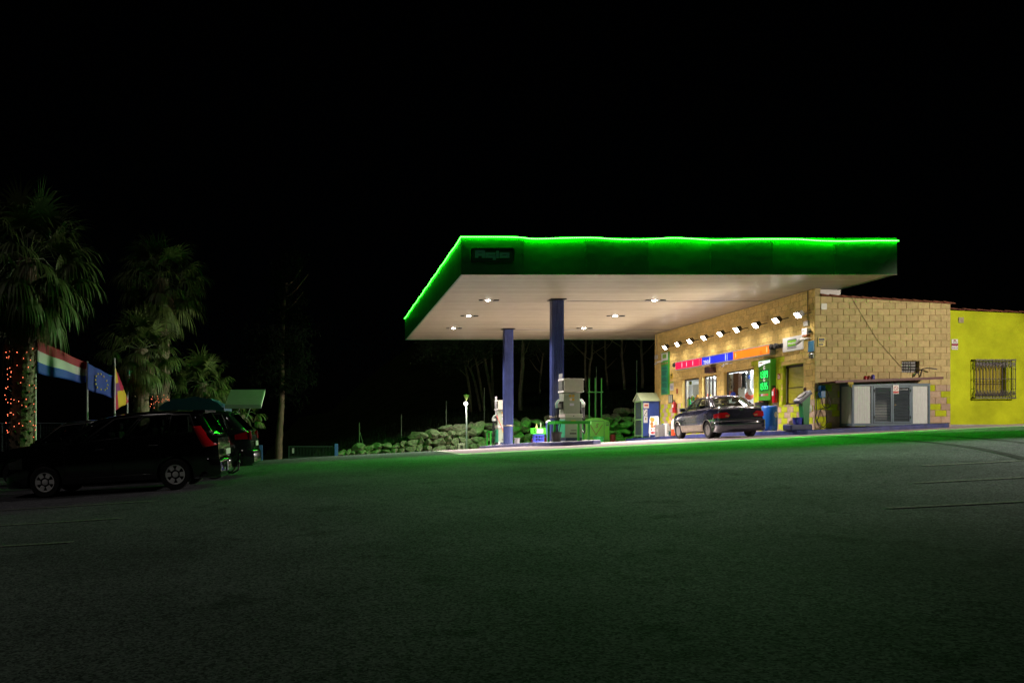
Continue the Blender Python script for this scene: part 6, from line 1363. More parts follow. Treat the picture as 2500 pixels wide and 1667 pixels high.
# ================================================================ snack kiosk
ky = 30.0; kk = ky / FPX; X_ = lambda px: (px - CX) * kk; Z_ = lambda py: ZC + (CY - py) * kk
kblue = mat('kiosk blue paint', (.012, .075, .13), .45, var=.15)
x0, x1 = X_(386), X_(541); g_ = gz((x0 + x1) / 2, ky)
t = thing('snack_kiosk', 'blue snack kiosk with a rounded roof and a raised flap on its right side', 'kiosk', ((x0 + x1) / 2, ky + 1.2, g_))
mb = MB(); mb.box(x0 + .1, x1 - .14, ky + .25, ky + 2.3, g_, Z_(1000)); mb.build('body', mat('kiosk wall with painted green light', (.10, .34, .10), .6), t)  # green light falling on this wall is put into its colour
mb = MB(); pr = [(x0, Z_(1001)), (x0 + .05, Z_(992)), (x0 + .22, Z_(982)), (x0 + .45, Z_(977)), (x0 + .5, Z_(973)), (x1 - .38, Z_(973)), (x1 - .33, Z_(977)), (x1 - .14, Z_(982)), (x1 - .02, Z_(990)), (x1, Z_(994)), (x1 + .08, Z_(994)), (x1 + .08, Z_(1001))]
mb.prism(pr, lambda a, b: (a, ky, b), lambda a, b: (a, ky + 2.5, b)); rf = mb.build('roof', kblue, t)
mb = MB(); mb.prism([(x0 + .7, Z_(973)), (lerp(x0, x1, .55), Z_(966)), (x1 - .5, Z_(973))], lambda a, b: (a, ky + .5, b), lambda a, b: (a, ky + 2, b)); mb.build('roof_cap', kblue, rf)
mb = MB(); mb.box(x1 - .13, x1 + .10, ky + .05, ky + .25, g_, Z_(1001)); mb.build('corner_post', mat('kiosk grey blue post', (.12, .20, .30), .5), t)
sheetm = mat('bright flap sheet', (.50, .47, .47), .3, metal=.4, var=.15); pale = mat('flap rim', (.52, .56, .52), .45)
a0 = Vector((x1 + .1, ky + .1, Z_(999))); a1 = Vector((X_(637), ky + .1, Z_(993))); bb = 1.9; up = .62
fz = lambda x, y: lerp(a0.z + .10, a1.z + .02, (x - a0.x) / (a1.x - a0.x)) + (y - ky - .1) / bb * up
def FL(x, y, dz=0): return (x, y, fz(x, y) + dz)
mb = MB(); n = 10
for k in range(n):
    ya, yb = ky + .15 + (bb - .1) * k / n, ky + .15 + (bb - .1) * (k + 1) / n
    q = [FL(a0.x, ya, .03), FL(a1.x - .05, ya, .03), FL(a1.x - .05, yb, .03), FL(a0.x, yb, .03)]; mb.poly(q); mb.poly([(p[0], p[1], p[2] + .025 + .01 * (k % 2)) for p in q][::-1])
fl = mb.build('flap', sheetm, t, recalc=False)
def beam(mb, p, q, w=.05, h=.07):
    p = Vector(p); q = Vector(q); d = (q - p).normalized(); s_ = d.cross(Vector((0, 0, 1))).normalized() * w / 2; u = Vector((0, 0, h / 2))
    A = [mb.v(p + a * s_ + b * u) for a, b in ((-1, -1), (1, -1), (1, 1), (-1, 1))]; B = [mb.v(q + a * s_ + b * u) for a, b in ((-1, -1), (1, -1), (1, 1), (-1, 1))]
    mb.f(A[::-1]); mb.f(B)
    for k in range(4): mb.f([A[k], A[(k + 1) % 4], B[(k + 1) % 4], B[k]])
mb = MB(); y1 = ky + .1 + bb; beam(mb, FL(a0.x, ky + .1), FL(a1.x, ky + .1), .05, .14); beam(mb, FL(a0.x, y1), FL(a1.x, y1), .05, .14); beam(mb, FL(a1.x - .02, ky + .13), FL(a1.x - .02, y1 - .03), .05, .10); mb.build('flap_rim', pale, fl)
mb = MB(); beam(mb, (a0.x + .25, ky + .12, Z_(1030)), FL(lerp(a0.x, a1.x, .42), ky + .12, -.06), .04, .05); mb.build('strut', pale, t); mb = MB(); beam(mb, (a0.x + .55, ky + bb, Z_(1030)), FL(lerp(a0.x, a1.x, .72), ky + bb, -.06), .04, .05); mb.build('strut', pale, t)
# lattice rack, cones of stuff by the kiosk
ly_ = 30.6; q = ly_ / FPX; lx0, lx1 = (547 - CX) * q, (603 - CX) * q; lz0, lz1 = gz(-3.2, ly_), ZC + (CY - 1022) * q
t = thing('lattice_rack', 'beige lattice rack standing beside the blue kiosk', 'rack', ((lx0 + lx1) / 2, ly_, lz0)); bm_ = mat('beige lattice', (.34, .26, .17), .7)
mb = MB(); mb.box(lx0, lx0 + .04, ly_, ly_ + .04, lz0, lz1); mb.box(lx1 - .04, lx1, ly_, ly_ + .04, lz0, lz1); mb.box(lx0 + .04, lx1 - .04, ly_, ly_ + .04, lz1 - .04, lz1); mb.box(lx0 + .04, lx1 - .04, ly_, ly_ + .04, lz0 + .1, lz0 + .14); mb.build('frame', bm_, t)
mb = MB()
for k in range(13): x = lerp(lx0 + .05, lx1 - .05, k / 12); mb.box(x - .006, x + .006, ly_ + .01, ly_ + .02, lz0 + .14, lz1 - .04)
for k in range(26): z = lerp(lz0 + .16, lz1 - .06, k / 25); mb.box(lx0 + .04, lx1 - .04, ly_ + .021, ly_ + .03, z - .006, z + .006)
mb.build('lattice', bm_, t)
p = P(579, 1128, 27.0); mb = MB(); mb.prism([(-.2, 0), (.2, 0), (.17, .28), (.12, .30), (-.12, .30), (-.17, .28)], lambda a, b: (p.x + a, 26.8, gz(p.x, 27) + b), lambda a, b: (p.x + a, 27.2, gz(p.x, 27) + b)); tag(mb.build('road_barrier_foot', mat('orange plastic', (.55, .10, .03), .5)), 'orange plastic barrier foot on the ground behind the parked cars', 'barrier foot')
p = P(599, 1128, 27.0); mb = MB(); mb.lathe([(0, 0), (.07, 0), (.08, .3), (.05, .42), (0, .43)], (p.x, 27.2, gz(p.x, 27)), 10, cap=False); tag(mb.build('white_bollard', white, smooth=50), 'short white bollard beside the orange barrier foot', 'bollard')
# ================================================================ cars
rubber = mat('tyre rubber', (.012, .012, .012), .75, bump=.2, bscale=60); trimb = mat('black car trim', (.01, .01, .011), .4); seatm = mat('dark seat cloth', (.05, .05, .052), .85)
chrome = mat('chrome', (.6, .6, .6), .12, metal=1.)
redl = mat('red lamp lens', (.30, .004, .008), .15, coat=.5); clearl = mat('clear lamp lens', (.45, .45, .45), .12, coat=.5)
def car(name, label, S):
    root = thing(name, label, S['cat']); zb = S['zb']; HW_ = lambda x: interp(S['hw'], x); ZT = lambda x: interp(S['zt'], x); WB = S['wb']; paint = S['paint']
    def half(x):
        h, t = HW_(x), ZT(x); return [(0, zb), (h * .84, zb), (h * .95, zb + .05), (h * .985, zb + .16), (h, lerp(zb, t, .5)), (h * .992, lerp(zb, t, .74)), (h * .965, t - .07), (h * .945, t - .025), (h * .90, t), (h * .5, t + .012), (0, t + .018)]
    def side(x, z):
        p = half(x)[2:8]
        for (ya, za), (yb, zb_) in zip(p, p[1:]):
            if z <= zb_: return lerp(ya, yb, (z - za) / max(1e-4, zb_ - za)) if z >= za else ya
        return p[-1][0]
    x0, x1 = S['hw'][0][0], S['hw'][-1][0]; n = 56; xs = [lerp(x0, x1, k / n) for k in range(n + 1)]
    mb = MB(); prev = None; rings = []
    for x in xs:
        hp = half(x); r = [mb.v((x, y, z)) for y, z in hp] + [mb.v((x, -y, z)) for y, z in hp[-2:0:-1]]; rings.append(r)
    for A, B in zip(rings, rings[1:]):
        m = len(A)
        for k in range(m): mb.f([A[k], A[(k + 1) % m], B[(k + 1) % m], B[k]])
    mb.f(rings[0][::-1]); mb.f(rings[-1])
    body = mb.build('body', paint, root, local=True)
    # wheel arches cut out of the shell
    cut = MB()
    for ax_ in (0, WB):
        for s in (-1, 1): h = HW_(ax_); cut.cyl((ax_, s * (h - .27), S['rw'] + .01), (ax_, s * (h + .2), S['rw'] + .01), S['ra'], n=28)
    co = cut.build('arch_cutter', trimb, local=True); bo = body.modifiers.new('arches', 'BOOLEAN'); bo.operation = 'DIFFERENCE'; bo.object = co; bo.solver = 'EXACT'
    me = bpy.data.meshes.new_from_object(body.evaluated_get(bpy.context.evaluated_depsgraph_get())); body.modifiers.clear(); body.data = me; me.name = 'body'; bpy.data.objects.remove(co)
    for p in me.polygons: p.use_smooth = True
    me.set_sharp_from_angle(angle=R(32))
    if len(me.materials) == 0: me.materials.append(paint)
    # greenhouse: ruled side walls between belt line and roof line
    xa0, xa1, xc1, xc0 = S['gh']; ZR = lambda x: interp(S['zr'], x); RW = lambda x: interp(S['rwid'], x)
    def B_(t): x = lerp(xa0, xc0, t); return Vector((x, HW_(x) * .93, ZT(x) - .01))
    def T_(t): x = lerp(xa1, xc1, t); return Vector((x, RW(x), ZR(x)))
    def SW_(t, h, s, off=0): p = B_(t).lerp(T_(t), h); p.y += .035 * math.sin(h * math.pi) + off; p.y *= s; return p
    wins = S['wins']; mb = MB()
    for s in (-1, 1):
        for r in subtract((0, 1, 0, 1.0), [(a, b, .05, .90) for a, b, _ in wins]):
            nx_ = max(1, int((r[1] - r[0]) * 24)); mb.grid(lambda u, v: SW_(lerp(r[0], r[1], u), lerp(r[2], r[3], v), s), nx_, max(1, int((r[3] - r[2]) * 6)))
    def RF(u, v):
        t = u; p = T_(t); w = -1 + 2 * v; return Vector((p.x, p.y * w * (1 - .0), p.z + .05 * (1 - w * w) ** .8))
    mb.grid(RF, 18, 12)
    # windscreen and rear window surrounds
    def WS(h, v, off=0): w = -1 + 2 * v; a, b = B_(0), T_(0); p = a.lerp(b, h); return Vector((p.x + .10 * (1 - w * w) + off, p.y * w, p.z + lerp(.012, .05, h) * (1 - w * w)))
    def RS(h, v, off=0): w = -1 + 2 * v; a, b = B_(1), T_(1); p = a.lerp(b, h); return Vector((p.x - S.get('rbow', .08) * (1 - w * w) - off, p.y * w, p.z + lerp(.012, .05, h) * (1 - w * w)))
    for fn in (WS, RS):
        for (ha, hb, va, vb) in ((0, 1, 0, .055), (0, 1, .945, 1), (0, .07, .055, .945), (.90, 1, .055, .945)): mb.grid(lambda u, v: fn(lerp(ha, hb, u), lerp(va, vb, v)), 4, 4)
    gh = mb.build('roof', paint, root, local=True, smooth=40); so = gh.modifiers.new('thickness', 'SOLIDIFY'); so.thickness = .02; so.offset = -1
    g_ = S['glass']
    for s in (-1, 1):
        for a, b, k in wins:
            mb = MB(); mb.grid(lambda u, v: SW_(lerp(a, b, u), lerp(.05, .90, v), s, -.004), 6, 4); mb.build('side_window', S.get('glass_rear', g_) if k else g_, root, local=True, smooth=60)
            mb = MB(); q = [SW_(lerp(a, b, u / 8), .05, s, .004) for u in range(9)] + [SW_(b, .05 + .85 * v / 5, s, .004) for v in range(1, 6)] + [SW_(lerp(b, a, u / 8), .90, s, .004) for u in range(1, 9)] + [SW_(a, .90 - .85 * v / 5, s, .004) for v in range(1, 5)]; mb.tube(q, .011, 5, closed=True); mb.build('window_seal', trimb, root, local=True)
    mb = MB(); mb.grid(lambda u, v: WS(lerp(.07, .90, u), lerp(.055, .945, v), .003), 6, 10); mb.build('windscreen', g_, root, local=True, smooth=60)
    mb = MB(); mb.grid(lambda u, v: RS(lerp(.07, .90, u), lerp(.055, .945, v), .003), 6, 10); mb.build('rear_window', S.get('glass_back', g_), root, local=True, smooth=60)
    # trim strips that follow the flank
    def stripe(nm, xa, xb, za, zb_, m, off=.006, n=20, both=True, parent=None):
        for s in ((-1, 1) if both else (1,)):
            mb = MB(); fz_ = (lambda f, x: f(x) if callable(f) else f)
            mb.grid(lambda u, v: (lerp(xa, xb, u), s * (side(lerp(xa, xb, u), lerp(fz_(za, lerp(xa, xb, u)), fz_(zb_, lerp(xa, xb, u)), v)) + off), lerp(fz_(za, lerp(xa, xb, u)), fz_(zb_, lerp(xa, xb, u)), v)), n, 5); o = mb.build(nm, m, parent or root, local=True, smooth=50)
            so = o.modifiers.new('thickness', 'SOLIDIFY'); so.thickness = off + .003; so.offset = -1 if s > 0 else 1
    for x in S['gaps']: stripe('door_gap', x - .006, x + .006, zb + .12, lambda q: ZT(q) - .05, trimb, .0025, 1)
    for (xa, xb, za, zb_, m, nm) in S['strips']: stripe(nm, xa, xb, za, zb_, m, .008)
    for x, z in S['handles']:
        for s in (-1, 1): mb = MB(); y = side(x, z); mb.box(x - .10, x + .10, s * (y + .012) - .014, s * (y + .012) + .014, z - .018, z + .018, .008); mb.build('door_handle', S.get('handle_m', trimb), root, local=True)
    for s in (-1, 1):
        x, z = S['mirror']; y = HW_(x) * .93; mb = MB(); mb.box(x - .06, x + .06, min(s * y, s * (y + .05)), max(s * y, s * (y + .05)), z, z + .05); mb.box(x - .07, x + .07, min(s * (y + .04), s * (y + .24)), max(s * (y + .04), s * (y + .24)), z, z + .15, .035); mm = mb.build('wing_mirror', S.get('mirror_m', paint), root, local=True); mb = MB(); mb.box(x - .076, x - .07, min(s * (y + .06), s * (y + .22)), max(s * (y + .06), s * (y + .22)), z + .02, z + .13); mb.build('mirror_glass', chrome, mm, local=True)
    # seats and dash
    for x in S['seats']:
        for s in (-.36, .36): mb = MB(); mb.box(x - .08, x + .06, s - .23, s + .23, ZT(x) - .1, ZT(x) + .18, .05); mb.box(x - .08, x + .02, s - .12, s + .12, ZT(x) + .20, ZT(x) + .36, .04); mb.build('seat', seatm, root, local=True)
    mb = MB(); mb.box(xa0 - .62, xa0 - .12, -.6, .6, ZT(xa0 - .3) - .02, ZT(xa0 - .3) + .05, .02); mb.build('dashboard', trimb, root, local=True)
    mb = MB(); mb.tube([(xa0 - .72 + .05 * math.cos(q), .36 + .18 * math.sin(q), ZT(xa0 - .6) + .03 + .17 * math.cos(q)) for q in [6.283 * k / 16 for k in range(16)]], .014, 5, closed=True); mb.build('steering_wheel', trimb, root, local=True)
    # wheels
    Rw = S['rw']
    for ax_ in (0, WB):
        for s in (-1, 1):
            y = s * (HW_(ax_) - .115); mb = MB(); mb.lathe([(Rw * .60, -.09), (Rw * .94, -.10), (Rw, -.075), (Rw, .075), (Rw * .94, .10), (Rw * .64, .09), (Rw * .62, .03), (.02, .02)], (ax_, y, Rw), 32, (0, s, 0)); w = mb.build('wheel', rubber, root, local=True, smooth=35)
            mb = MB(Matrix.Translation((ax_, y, Rw)) @ Matrix.Rotation(R(-90 * s), 4, 'X') @ Matrix.Rotation(S.get('spin', .3), 4, 'Z')); q = Rw * .64
            mb.lathe([(q, .05), (q + .012, .085), (q - .018, .085), (q - .03, .05)], (0, 0, 0), 32, cap=False); mb.lathe([(0, .045), (q * .30, .045), (q * .30, .075), (q * .12, .085), (0, .085)], (0, 0, 0), 16, cap=False)
            ns, wi, wo = S['spokes']
            for k in range(ns):
                a = 6.283 * k / ns; c_, s_ = math.cos(a), math.sin(a); f = lambda r, t, z: (r * c_ - t * s_, r * s_ + t * c_, z)
                A = [mb.v(f(r, t, z)) for z in (.045, .082) for r, t in ((q * S.get('sp0', .28), -wi), (q * .97, -wo), (q * .97, wo), (q * S.get('sp0', .28), wi))]
                mb.f(A[3::-1]); mb.f(A[4:])
                for i in range(4): mb.f([A[i], A[(i + 1) % 4], A[4 + (i + 1) % 4], A[4 + i]])
            mb.build('rim', S['rim'], w, local=True, smooth=30)
    S['extra'](root, HW_, ZT, side, half, SW_, RS)
    # sit on the ground
    ox, oy = S['pos']; f = Vector((S['dir'][0], S['dir'][1], 0)).normalized(); l = Vector((-f.y, f.x, 0)); hwid = HW_(0) - .1
    q = {(i, j): Vector((ox, oy, 0)) + f * (i * WB) + l * (j * hwid) for i in (0, 1) for j in (-1, 1)}
    for k in q: q[k].z = gz(q[k].x, q[k].y) + (.006 if q[k].y > 24.8 and q[k].x > 4 else 0)
    rear = (q[(0, -1)] + q[(0, 1)]) / 2; front = (q[(1, -1)] + q[(1, 1)]) / 2; fx = (front - rear).normalized(); ly = ((q[(0, 1)] + q[(1, 1)]) - (q[(0, -1)] + q[(1, -1)])).normalized(); up = fx.cross(ly).normalized(); ly = up.cross(fx)
    root.matrix_world = frame(rear, fx, ly, up); return root
def paintm(n, c, rough=.18, metal=.0): return mat(n, c, rough, metal, coat=.8, spec=.6)
def lens(root, nm, m, pts_, xf, parent=None, dx=.03):
    mb = MB(); mb.prism(pts_, lambda y, z: (xf(y, z) + .02, y, z), lambda y, z: (xf(y, z) - dx, y, z)); return mb.build(nm, m, parent or root, local=True, smooth=30)
# --- dark blue saloon at the shop
navy = paintm('dark navy car paint', (.012, .012, .028), .2, .2); beige = mat('lower cladding with painted reflection', (.34, .28, .21), .35, metal=.4, var=.25, vscale=5)  # pale tone of the cladding holds reflected light, put into the colour
def sedan_extra(root, HW_, ZT, side, half, SW_, RS):
    xt = -.93
    for s in (-1, 1):
        o = lens(root, 'tail_lamp', redl, [(s * .40, .80), (s * .52, .90), (s * .775, .885), (s * .785, .70), (s * .46, .71)], lambda y, z: xt + .012 + .16 * max(0, abs(y) - .62) ** 1.2, dx=.03)
        lens(root, 'reversing_lamp', mat('smoky lens', (.25, .17, .10), .2), [(s * .45, .74), (s * .56, .745), (s * .55, .80), (s * .44, .79)], lambda y, z: xt - .016, o, .006)
        mb = MB(); mb.grid(lambda u, v: (lerp(xt + .05, xt + .34, u), s * (side(lerp(xt + .05, xt + .34, u), lerp(.72, .87, v)) + .012), lerp(.72, .87 - .03 * u, v)), 5, 3); mb.build('tail_lamp_wrap', redl, o, local=True)
    mb = MB(); out = [(y, z) for y, z in half(-.80)]
    hb = HW_(-.5) * 1.015; pl_ = [(xt - .10, -hb * .86), (xt - .02, -hb * .97), (xt + .12, -hb), (xt + .55, -hb * 1.0)]; pl_ = pl_[::-1] + [(xt - .135, -hb * .5), (xt - .145, 0), (xt - .135, hb * .5)] + [(a, -b) for a, b in pl_]
    prof = [(.03, .20), (0, .24), (-.0, .40), (-.012, .44), (-.012, .56), (.02, .60)]
    g = [[mb.v((x - (d if abs(y) < hb * .9 else 0) * 0 + d, y * (1 - d * .6), z)) for d, z in [(-q[0] * -1, q[1]) for q in prof]] for x, y in pl_]
    for i in range(len(g) - 1):
        for j in range(len(prof) - 1): mb.f([g[i][j], g[i + 1][j], g[i + 1][j + 1], g[i][j + 1]])
    b = mb.build('rear_bumper', navy, root, local=True, smooth=40); so = b.modifiers.new('thickness', 'SOLIDIFY'); so.thickness = .03; so.offset = -1
    mb = MB(); mb.tube([(x - .014, y * 1.004, .585) for x, y in pl_], .010, 6); mb.build('bumper_strip', mat('dull chrome strip', (.35, .35, .38), .25, metal=.9), b, local=True)
    mb = MB(); mb.tube([(xt - .012, .05 * math.cos(q), .985 + .05 * math.sin(q)) for q in [6.283 * k / 20 for k in range(20)]], .006, 5, closed=True)
    for k in range(3): a = R(90 + 120 * k); mb.tube([(xt - .012, 0, .985), (xt - .012, .048 * math.cos(a), .985 + .048 * math.sin(a))], .005, 5)
    mb.build('boot_emblem', chrome, root, local=True)
    mb = MB(); mb.lathe([(.014, 0), (.014, .008)], (xt - .005, 0, .76), 10, (-1, 0, 0)); mb.build('boot_lock', chrome, root, local=True)
    mb = MB(); mb.box(xt - .004, xt + .006, -.70, .70, .63, .645); mb.build('boot_gap', trimb, root, local=True)
    mb = MB(); mb.cyl((-.55, .28, .21), (-.95, .28, .21), .035, n=10); mb.box(-.7, .3, -.4, .45, .18, .24, .03); mb.build('exhaust', mat('rusty exhaust', (.12, .07, .03), .7, metal=.5, var=.4), root, local=True)
    mb = MB(); mb.cyl((.35, -.5, 1.47), (.20, -.5, 1.53), .012, n=6); mb.lathe([(.03, 0), (.02, .03)], (.35, -.5, 1.46), 8); mb.build('aerial', trimb, root, local=True)
    for x in (2.65 + .38,): mb = MB(); y = side(x, .72); mb.box(x - .05, x + .05, y - .004, y + .012, .70, .74, .006); mb.build('indicator', clearl, root, local=True)
    mb = MB(); mb.box(.05, .12, side(.1, .78) - .002, side(.1, .78) + .004, .76, .80) if 0 else mb.box(-.55, -.51, side(-.53, .70) - .002, side(-.53, .70) + .01, .69, .72); mb.build('reflector', clearl, root, local=True)
    for s in (-1, 1):
        for ax_ in (0, 2.65):
            mb = MB(); y = s * (side(ax_, .6) + .006); mb.tube([(ax_ + .365 * math.cos(q), s * (side(ax_ + .365 * math.cos(q), min(.66, .31 + .365 * math.sin(q))) + .002), .31 + .365 * math.sin(q)) for q in [math.pi * (k / 18) for k in range(19)]], .012, 5); mb.build('arch_lip', mat('dull arch lip', (.25, .22, .18), .35, metal=.6), root, local=True)
        mb = MB(); mb.ball((3.28, s * .55, .72), .13, 2, (.6, 1, .9)); mb.build('headlight', clearl, root, local=True)
car('saloon_car', 'dark navy saloon with light painted on lower flanks parked at the shop, rear towards the viewer', dict(cat='car', zb=.20, wb=2.65, rw=.305, ra=.365, paint=navy, pos=(14.56, 30.55), dir=(.012, 1),
    hw=[(-.93, .74), (-.86, .785), (-.6, .81), (0, .83), (1.3, .835), (2.65, .825), (3.1, .78), (3.35, .66), (3.42, .55)],
    zt=[(-.93, .99), (-.90, 1.03), (-.75, 1.06), (-.3, 1.08), (.4, 1.06), (1.6, 1.03), (2.2, 1.02), (2.6, .98), (3.1, .88), (3.35, .74), (3.42, .62)],
    gh=(2.08, 1.30, .15, -.42), zr=[(.1, 1.44), (.35, 1.485), (.8, 1.51), (1.1, 1.50), (1.4, 1.46)], rwid=[(.1, .58), (.7, .60), (1.4, .585)],
    wins=[(.06, .46, 0), (.50, .80, 0), (.815, .90, 0)], glass=glassmat('saloon glass', (.62, .72, .66), .10), rbow=.10, gaps=(1.92, .92, -.02), strips=[(.36, 2.28, .24, .50, beige, 'lower_cladding'), (3.0, 3.3, .24, .48, beige, 'lower_cladding'), (-.62, -.37, .26, .50, beige, 'lower_cladding')],
    handles=((1.05, .86), (.08, .87)), mirror=(1.85, 1.02), mirror_m=mat('dark teal mirror', (.01, .03, .045), .3), seats=(1.15, .25), rim=mat('dull alloy', (.34, .31, .30), .4, metal=.5), spokes=(6, .045, .075), extra=sedan_extra))
# --- black people carrier
blackp = paintm('black car paint', (.0035, .004, .004), .10)
dglass = glassmat('dark car glass', (.30, .33, .32), .06); dglass2 = glassmat('privacy glass', (.10, .11, .10), .06)
def van_extra(root, HW_, ZT, side, half, SW_, RS):
    xt = -.92
    for s in (-1, 1):
        def TL(u, v):        # tall lamp wrapped round the rear corner, leaning with the tailgate
            f = lerp(.02, 1, u) * math.pi / 2 * (1 - .25 * v * u); z = lerp(.90, 1.30, v); w = lerp(.30, .20, v)
            return ((-.62 - .10 * v) - .31 * math.sin(f) * lerp(1, .62, v) + .30 * v, s * (.872 - .035 * v - w * (1 - math.cos(f))), z - .05 * (1 - u) * (1 - v))
        mb = MB(); mb.grid(TL, 10, 8); o = mb.build('tail_lamp', redl, root, local=True, smooth=60); so = o.modifiers.new('thickness', 'SOLIDIFY'); so.thickness = .03; so.offset = 0
        mb = MB(); mb.grid(lambda u, v: (lerp(3.25, 3.62, u), s * (side(lerp(3.25, 3.62, u), lerp(.64, .80, v)) + .01), lerp(.62, .86 - .12 * u, v)), 6, 3); mb.build('headlight', mat('dark headlamp glass', (.05, .06, .05), .05, coat=1), root, local=True)
        mb = MB(); mb.tube([(x, s * (HW_(x) * .93 + .012), ZT(x) + .012) for x in [-.55 + 3.1 * k / 20 for k in range(21)]], .012, 5); mb.build('belt_strip', mat('dim chrome', (.30, .32, .30), .15, metal=1), root, local=True)
        mb = MB(); mb.tube([(x, s * (.61 + .0), 1.655) for x in [-.1 + 1.5 * k / 8 for k in range(9)]], .014, 5); mb.build('roof_rail', trimb, root, local=True)
    mb = MB(); hb = .83; pl_ = [(-.55, -hb), (-.80, -hb), (-.95, -hb * .9), (-1.02, -hb * .5), (-1.04, 0), (-1.02, hb * .5), (-.95, hb * .9), (-.80, hb), (-.55, hb)]
    prof = [(.06, .24), (.0, .30), (0, .52), (.02, .58), (.08, .62)]
    g = [[mb.v((x + d, y, z)) for d, z in prof] for x, y in pl_]
    for i in range(len(g) - 1):
        for j in range(len(prof) - 1): mb.f([g[i][j], g[i + 1][j], g[i + 1][j + 1], g[i][j + 1]])
    b = mb.build('rear_bumper', blackp, root, local=True, smooth=40); so = b.modifiers.new('thickness', 'SOLIDIFY'); so.thickness = .03; so.offset = -1
    mb = MB(); mb.prism([(-.68, 1.60), (.68, 1.60), (.60, 1.645), (-.60, 1.645)], lambda y, z: (-.42, y, z), lambda y, z: (-.66, y * .96, z - .015)); mb.build('roof_spoiler', blackp, root, local=True)
    mb = MB(); mb.tube([(-.95, .05, .26), (-1.08, .05, .24), (-1.20, .05, .30), (-1.22, .05, .44)], .022, 6); mb.ball((-1.22, .05, .46), .035, 2); mb.build('tow_hook', trimb, root, local=True)
    mb = MB(); mb.box(-1.0, -.985, -.26, .26, .66, .78); mb.build('number_plate', mat('dim number plate', (.30, .30, .28), .4), root, local=True)
    mb = MB(); mb.tube([(-.80, 0, 1.14), (-.86, .35, 1.12)], .012, 5); mb.build('rear_wiper', trimb, root, local=True)
    mb = MB(); mb.box(.55, .60, -.62, .62, 1.15, 1.55) if 0 else mb.box(-.28, -.24, .50, .58, 1.14, 1.52); mb.build('rear_pillar', mat('pale inner pillar', (.3, .3, .3), .7), root, local=True)
car('people_carrier', 'black people carrier with bright six-spoke wheels parked nearest on the left', dict(cat='car', zb=.20, wb=2.78, rw=.325, ra=.385, paint=blackp, pos=(-3.12, 18.42), dir=(-1, .055),
    hw=[(-.92, .72), (-.86, .78), (-.6, .845), (0, .87), (1.4, .88), (2.78, .87), (3.3, .80), (3.62, .66), (3.75, .50)],
    zt=[(-.92, 1.02), (-.85, 1.10), (-.6, 1.16), (.4, 1.15), (1.4, 1.12), (2.2, 1.07), (2.6, 1.04), (3.1, .93), (3.45, .80), (3.66, .64), (3.75, .52)],
    gh=(2.72, 1.62, -.56, -.84), zr=[(-.6, 1.575), (-.2, 1.605), (.5, 1.625), (1.1, 1.61), (1.7, 1.54)], rwid=[(-.6, .64), (0, .68), (1, .69), (1.7, .66)],
    wins=[(.10, .20, 0), (.215, .455, 0), (.48, .70, 1), (.735, .90, 1)], glass=dglass, glass_rear=dglass, glass_back=dglass2, rbow=.05, gaps=(2.32, 1.30, .28), strips=[(.45, 2.3, .33, .37, mat('side rub strip', (.02, .02, .02), .12, coat=1), 'rub_strip')],
    handles=((1.55, .93), (.42, .95)), mirror=(2.15, 1.08), seats=(1.5, .55, -.2), rim=mat('bright alloy', (.85, .85, .85), .45, metal=.0), spokes=(6, .040, .050), sp0=.46, spin=.0, extra=van_extra))
# --- two dark off-roaders behind it
def suv_extra(root, HW_, ZT, side, half, SW_, RS):
    for s in (-1, 1):
        o = lens(root, 'tail_lamp', redl, [(s * .52, 1.02), (s * .70, 1.12), (s * .80, 1.06), (s * .80, .90), (s * .58, .92)], lambda y, z: -.90, dx=.03)
        mb = MB(); mb.grid(lambda u, v: (lerp(-.86, -.55, u), s * (side(lerp(-.86, -.55, u), lerp(.92, 1.06, v)) + .015), lerp(.92, 1.10 - .06 * u, v)), 5, 3); mb.build('tail_lamp_wrap', redl, o, local=True)
        mb = MB(); mb.grid(lambda u, v: (lerp(3.1, 3.5, u), s * (side(lerp(3.1, 3.5, u), lerp(.68, .84, v)) + .01), lerp(.68, .88 - .1 * u, v)), 6, 3); mb.build('headlight', mat('dark headlamp glass', (.05, .06, .05), .05, coat=1), root, local=True)
    mb = MB(); hb = .85; pl_ = [(-.5, -hb), (-.82, -hb), (-.98, -hb * .9), (-1.04, 0), (-.98, hb * .9), (-.82, hb), (-.5, hb)]; prof = [(.08, .28), (.0, .36), (0, .58), (.05, .68)]
    g = [[mb.v((x + d, y, z)) for d, z in prof] for x, y in pl_]
    for i in range(len(g) - 1):
        for j in range(len(prof) - 1): mb.f([g[i][j], g[i + 1][j], g[i + 1][j + 1], g[i][j + 1]])
    b = mb.build('rear_bumper', root_paint, root, local=True, smooth=40); so = b.modifiers.new('thickness', 'SOLIDIFY'); so.thickness = .03; so.offset = -1
    mb = MB(); mb.box(-.985, -.975, -.26, .26, .74, .86); mb.build('number_plate', mat('dim number plate', (.30, .30, .28), .4), root, local=True)
root_paint = paintm('dark green-grey car paint', (.012, .018, .016), .14)
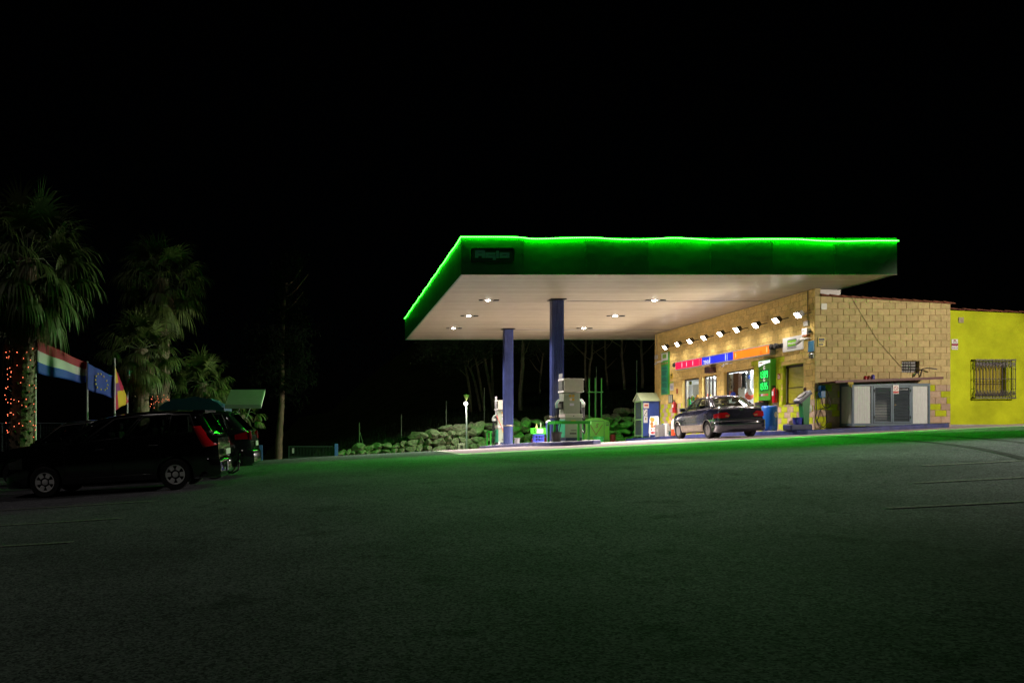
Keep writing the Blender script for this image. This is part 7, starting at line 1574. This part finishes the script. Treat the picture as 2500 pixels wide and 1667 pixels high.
suv = dict(cat='car', zb=.26, wb=2.64, rw=.34, ra=.40, paint=root_paint, pos=(-2.72, 21.3), dir=(-1, .03),
    hw=[(-.92, .74), (-.85, .80), (-.5, .87), (0, .88), (1.3, .88), (2.64, .87), (3.2, .82), (3.48, .70), (3.6, .55)],
    zt=[(-.92, 1.00), (-.86, 1.10), (-.5, 1.16), (.5, 1.13), (1.5, 1.10), (2.2, 1.08), (2.9, 1.0), (3.3, .90), (3.5, .78), (3.6, .64)],
    gh=(2.20, 1.38, -.42, -.82), zr=[(-.45, 1.55), (0, 1.63), (.7, 1.66), (1.2, 1.63), (1.5, 1.57)], rwid=[(-.45, .58), (.3, .64), (1.4, .62)],
    wins=[(.06, .42, 0), (.46, .74, 1), (.77, .88, 1)], glass=dglass, glass_back=dglass2, rbow=.10, gaps=(2.0, .95, .02), strips=[(.42, 2.2, .30, .42, trimb, 'sill_cladding')], handles=((1.1, .92), (.1, .94)), mirror=(1.9, 1.08), seats=(1.2, .2), rim=mat('grey alloy', (.20, .20, .21), .35, metal=.4), spokes=(5, .04, .06), extra=suv_extra)
car('off_road_car', 'dark off-roader behind the people carrier, its tail showing at the right', suv)
root_paint = paintm('black-green car paint', (.004, .006, .005), .14)
suv2 = dict(suv); suv2.update(paint=root_paint, pos=(-5.95, 24.0), dir=(-1, .02)); car('off_road_car', 'black off-roader hidden behind the people carrier, its windscreen showing at the left', suv2)
# ================================================================ street lamp beyond the right edge of the picture (its light falls on the side wall and the bays)
sx_, sy_ = 26.6, 19.0; sz_ = gz(sx_, sy_)
t = thing('street_lamp', 'tall grey street lamp beside the parking bays', 'street lamp', (sx_, sy_, sz_))
mb = MB(); mb.lathe([(.16, 0), (.16, .3), (.08, .35), (.05, 4.2)], (sx_, sy_, sz_), 14); mb.tube([(sx_, sy_, sz_ + 4.15), (sx_ - .2, sy_, sz_ + 4.4), (sx_ - .8, sy_, sz_ + 4.5), (sx_ - 1.7, sy_, sz_ + 4.52)], .035, 8); mb.build('pole', mat('galvanised pole', (.40, .42, .42), .4), t, smooth=40)
mb = MB(); mb.box(sx_ - 2.3, sx_ - 1.6, sy_ - .14, sy_ + .14, sz_ + 4.45, sz_ + 4.59, .03); mb.build('lamp_head', dkmetal, t)
mb = MB(); mb.box(sx_ - 2.25, sx_ - 1.8, sy_ - .11, sy_ + .11, sz_ + 4.435, sz_ + 4.449); mb.build('lamp_glass', lampface, t)
SL = Vector((sx_ - 2.0, sy_, sz_ + 4.36))
spot('street_beam', SL, Vector((20.9, 30, ZC + .9)) - SL, P_STREET, 60, .5, .12, (1, .86, .68))
spot('bay_beam', SL, Vector((13.2, 16.6, 1.2)) - SL, P_STREET * 4.5, 48, 1., .12, (1, .92, .84))
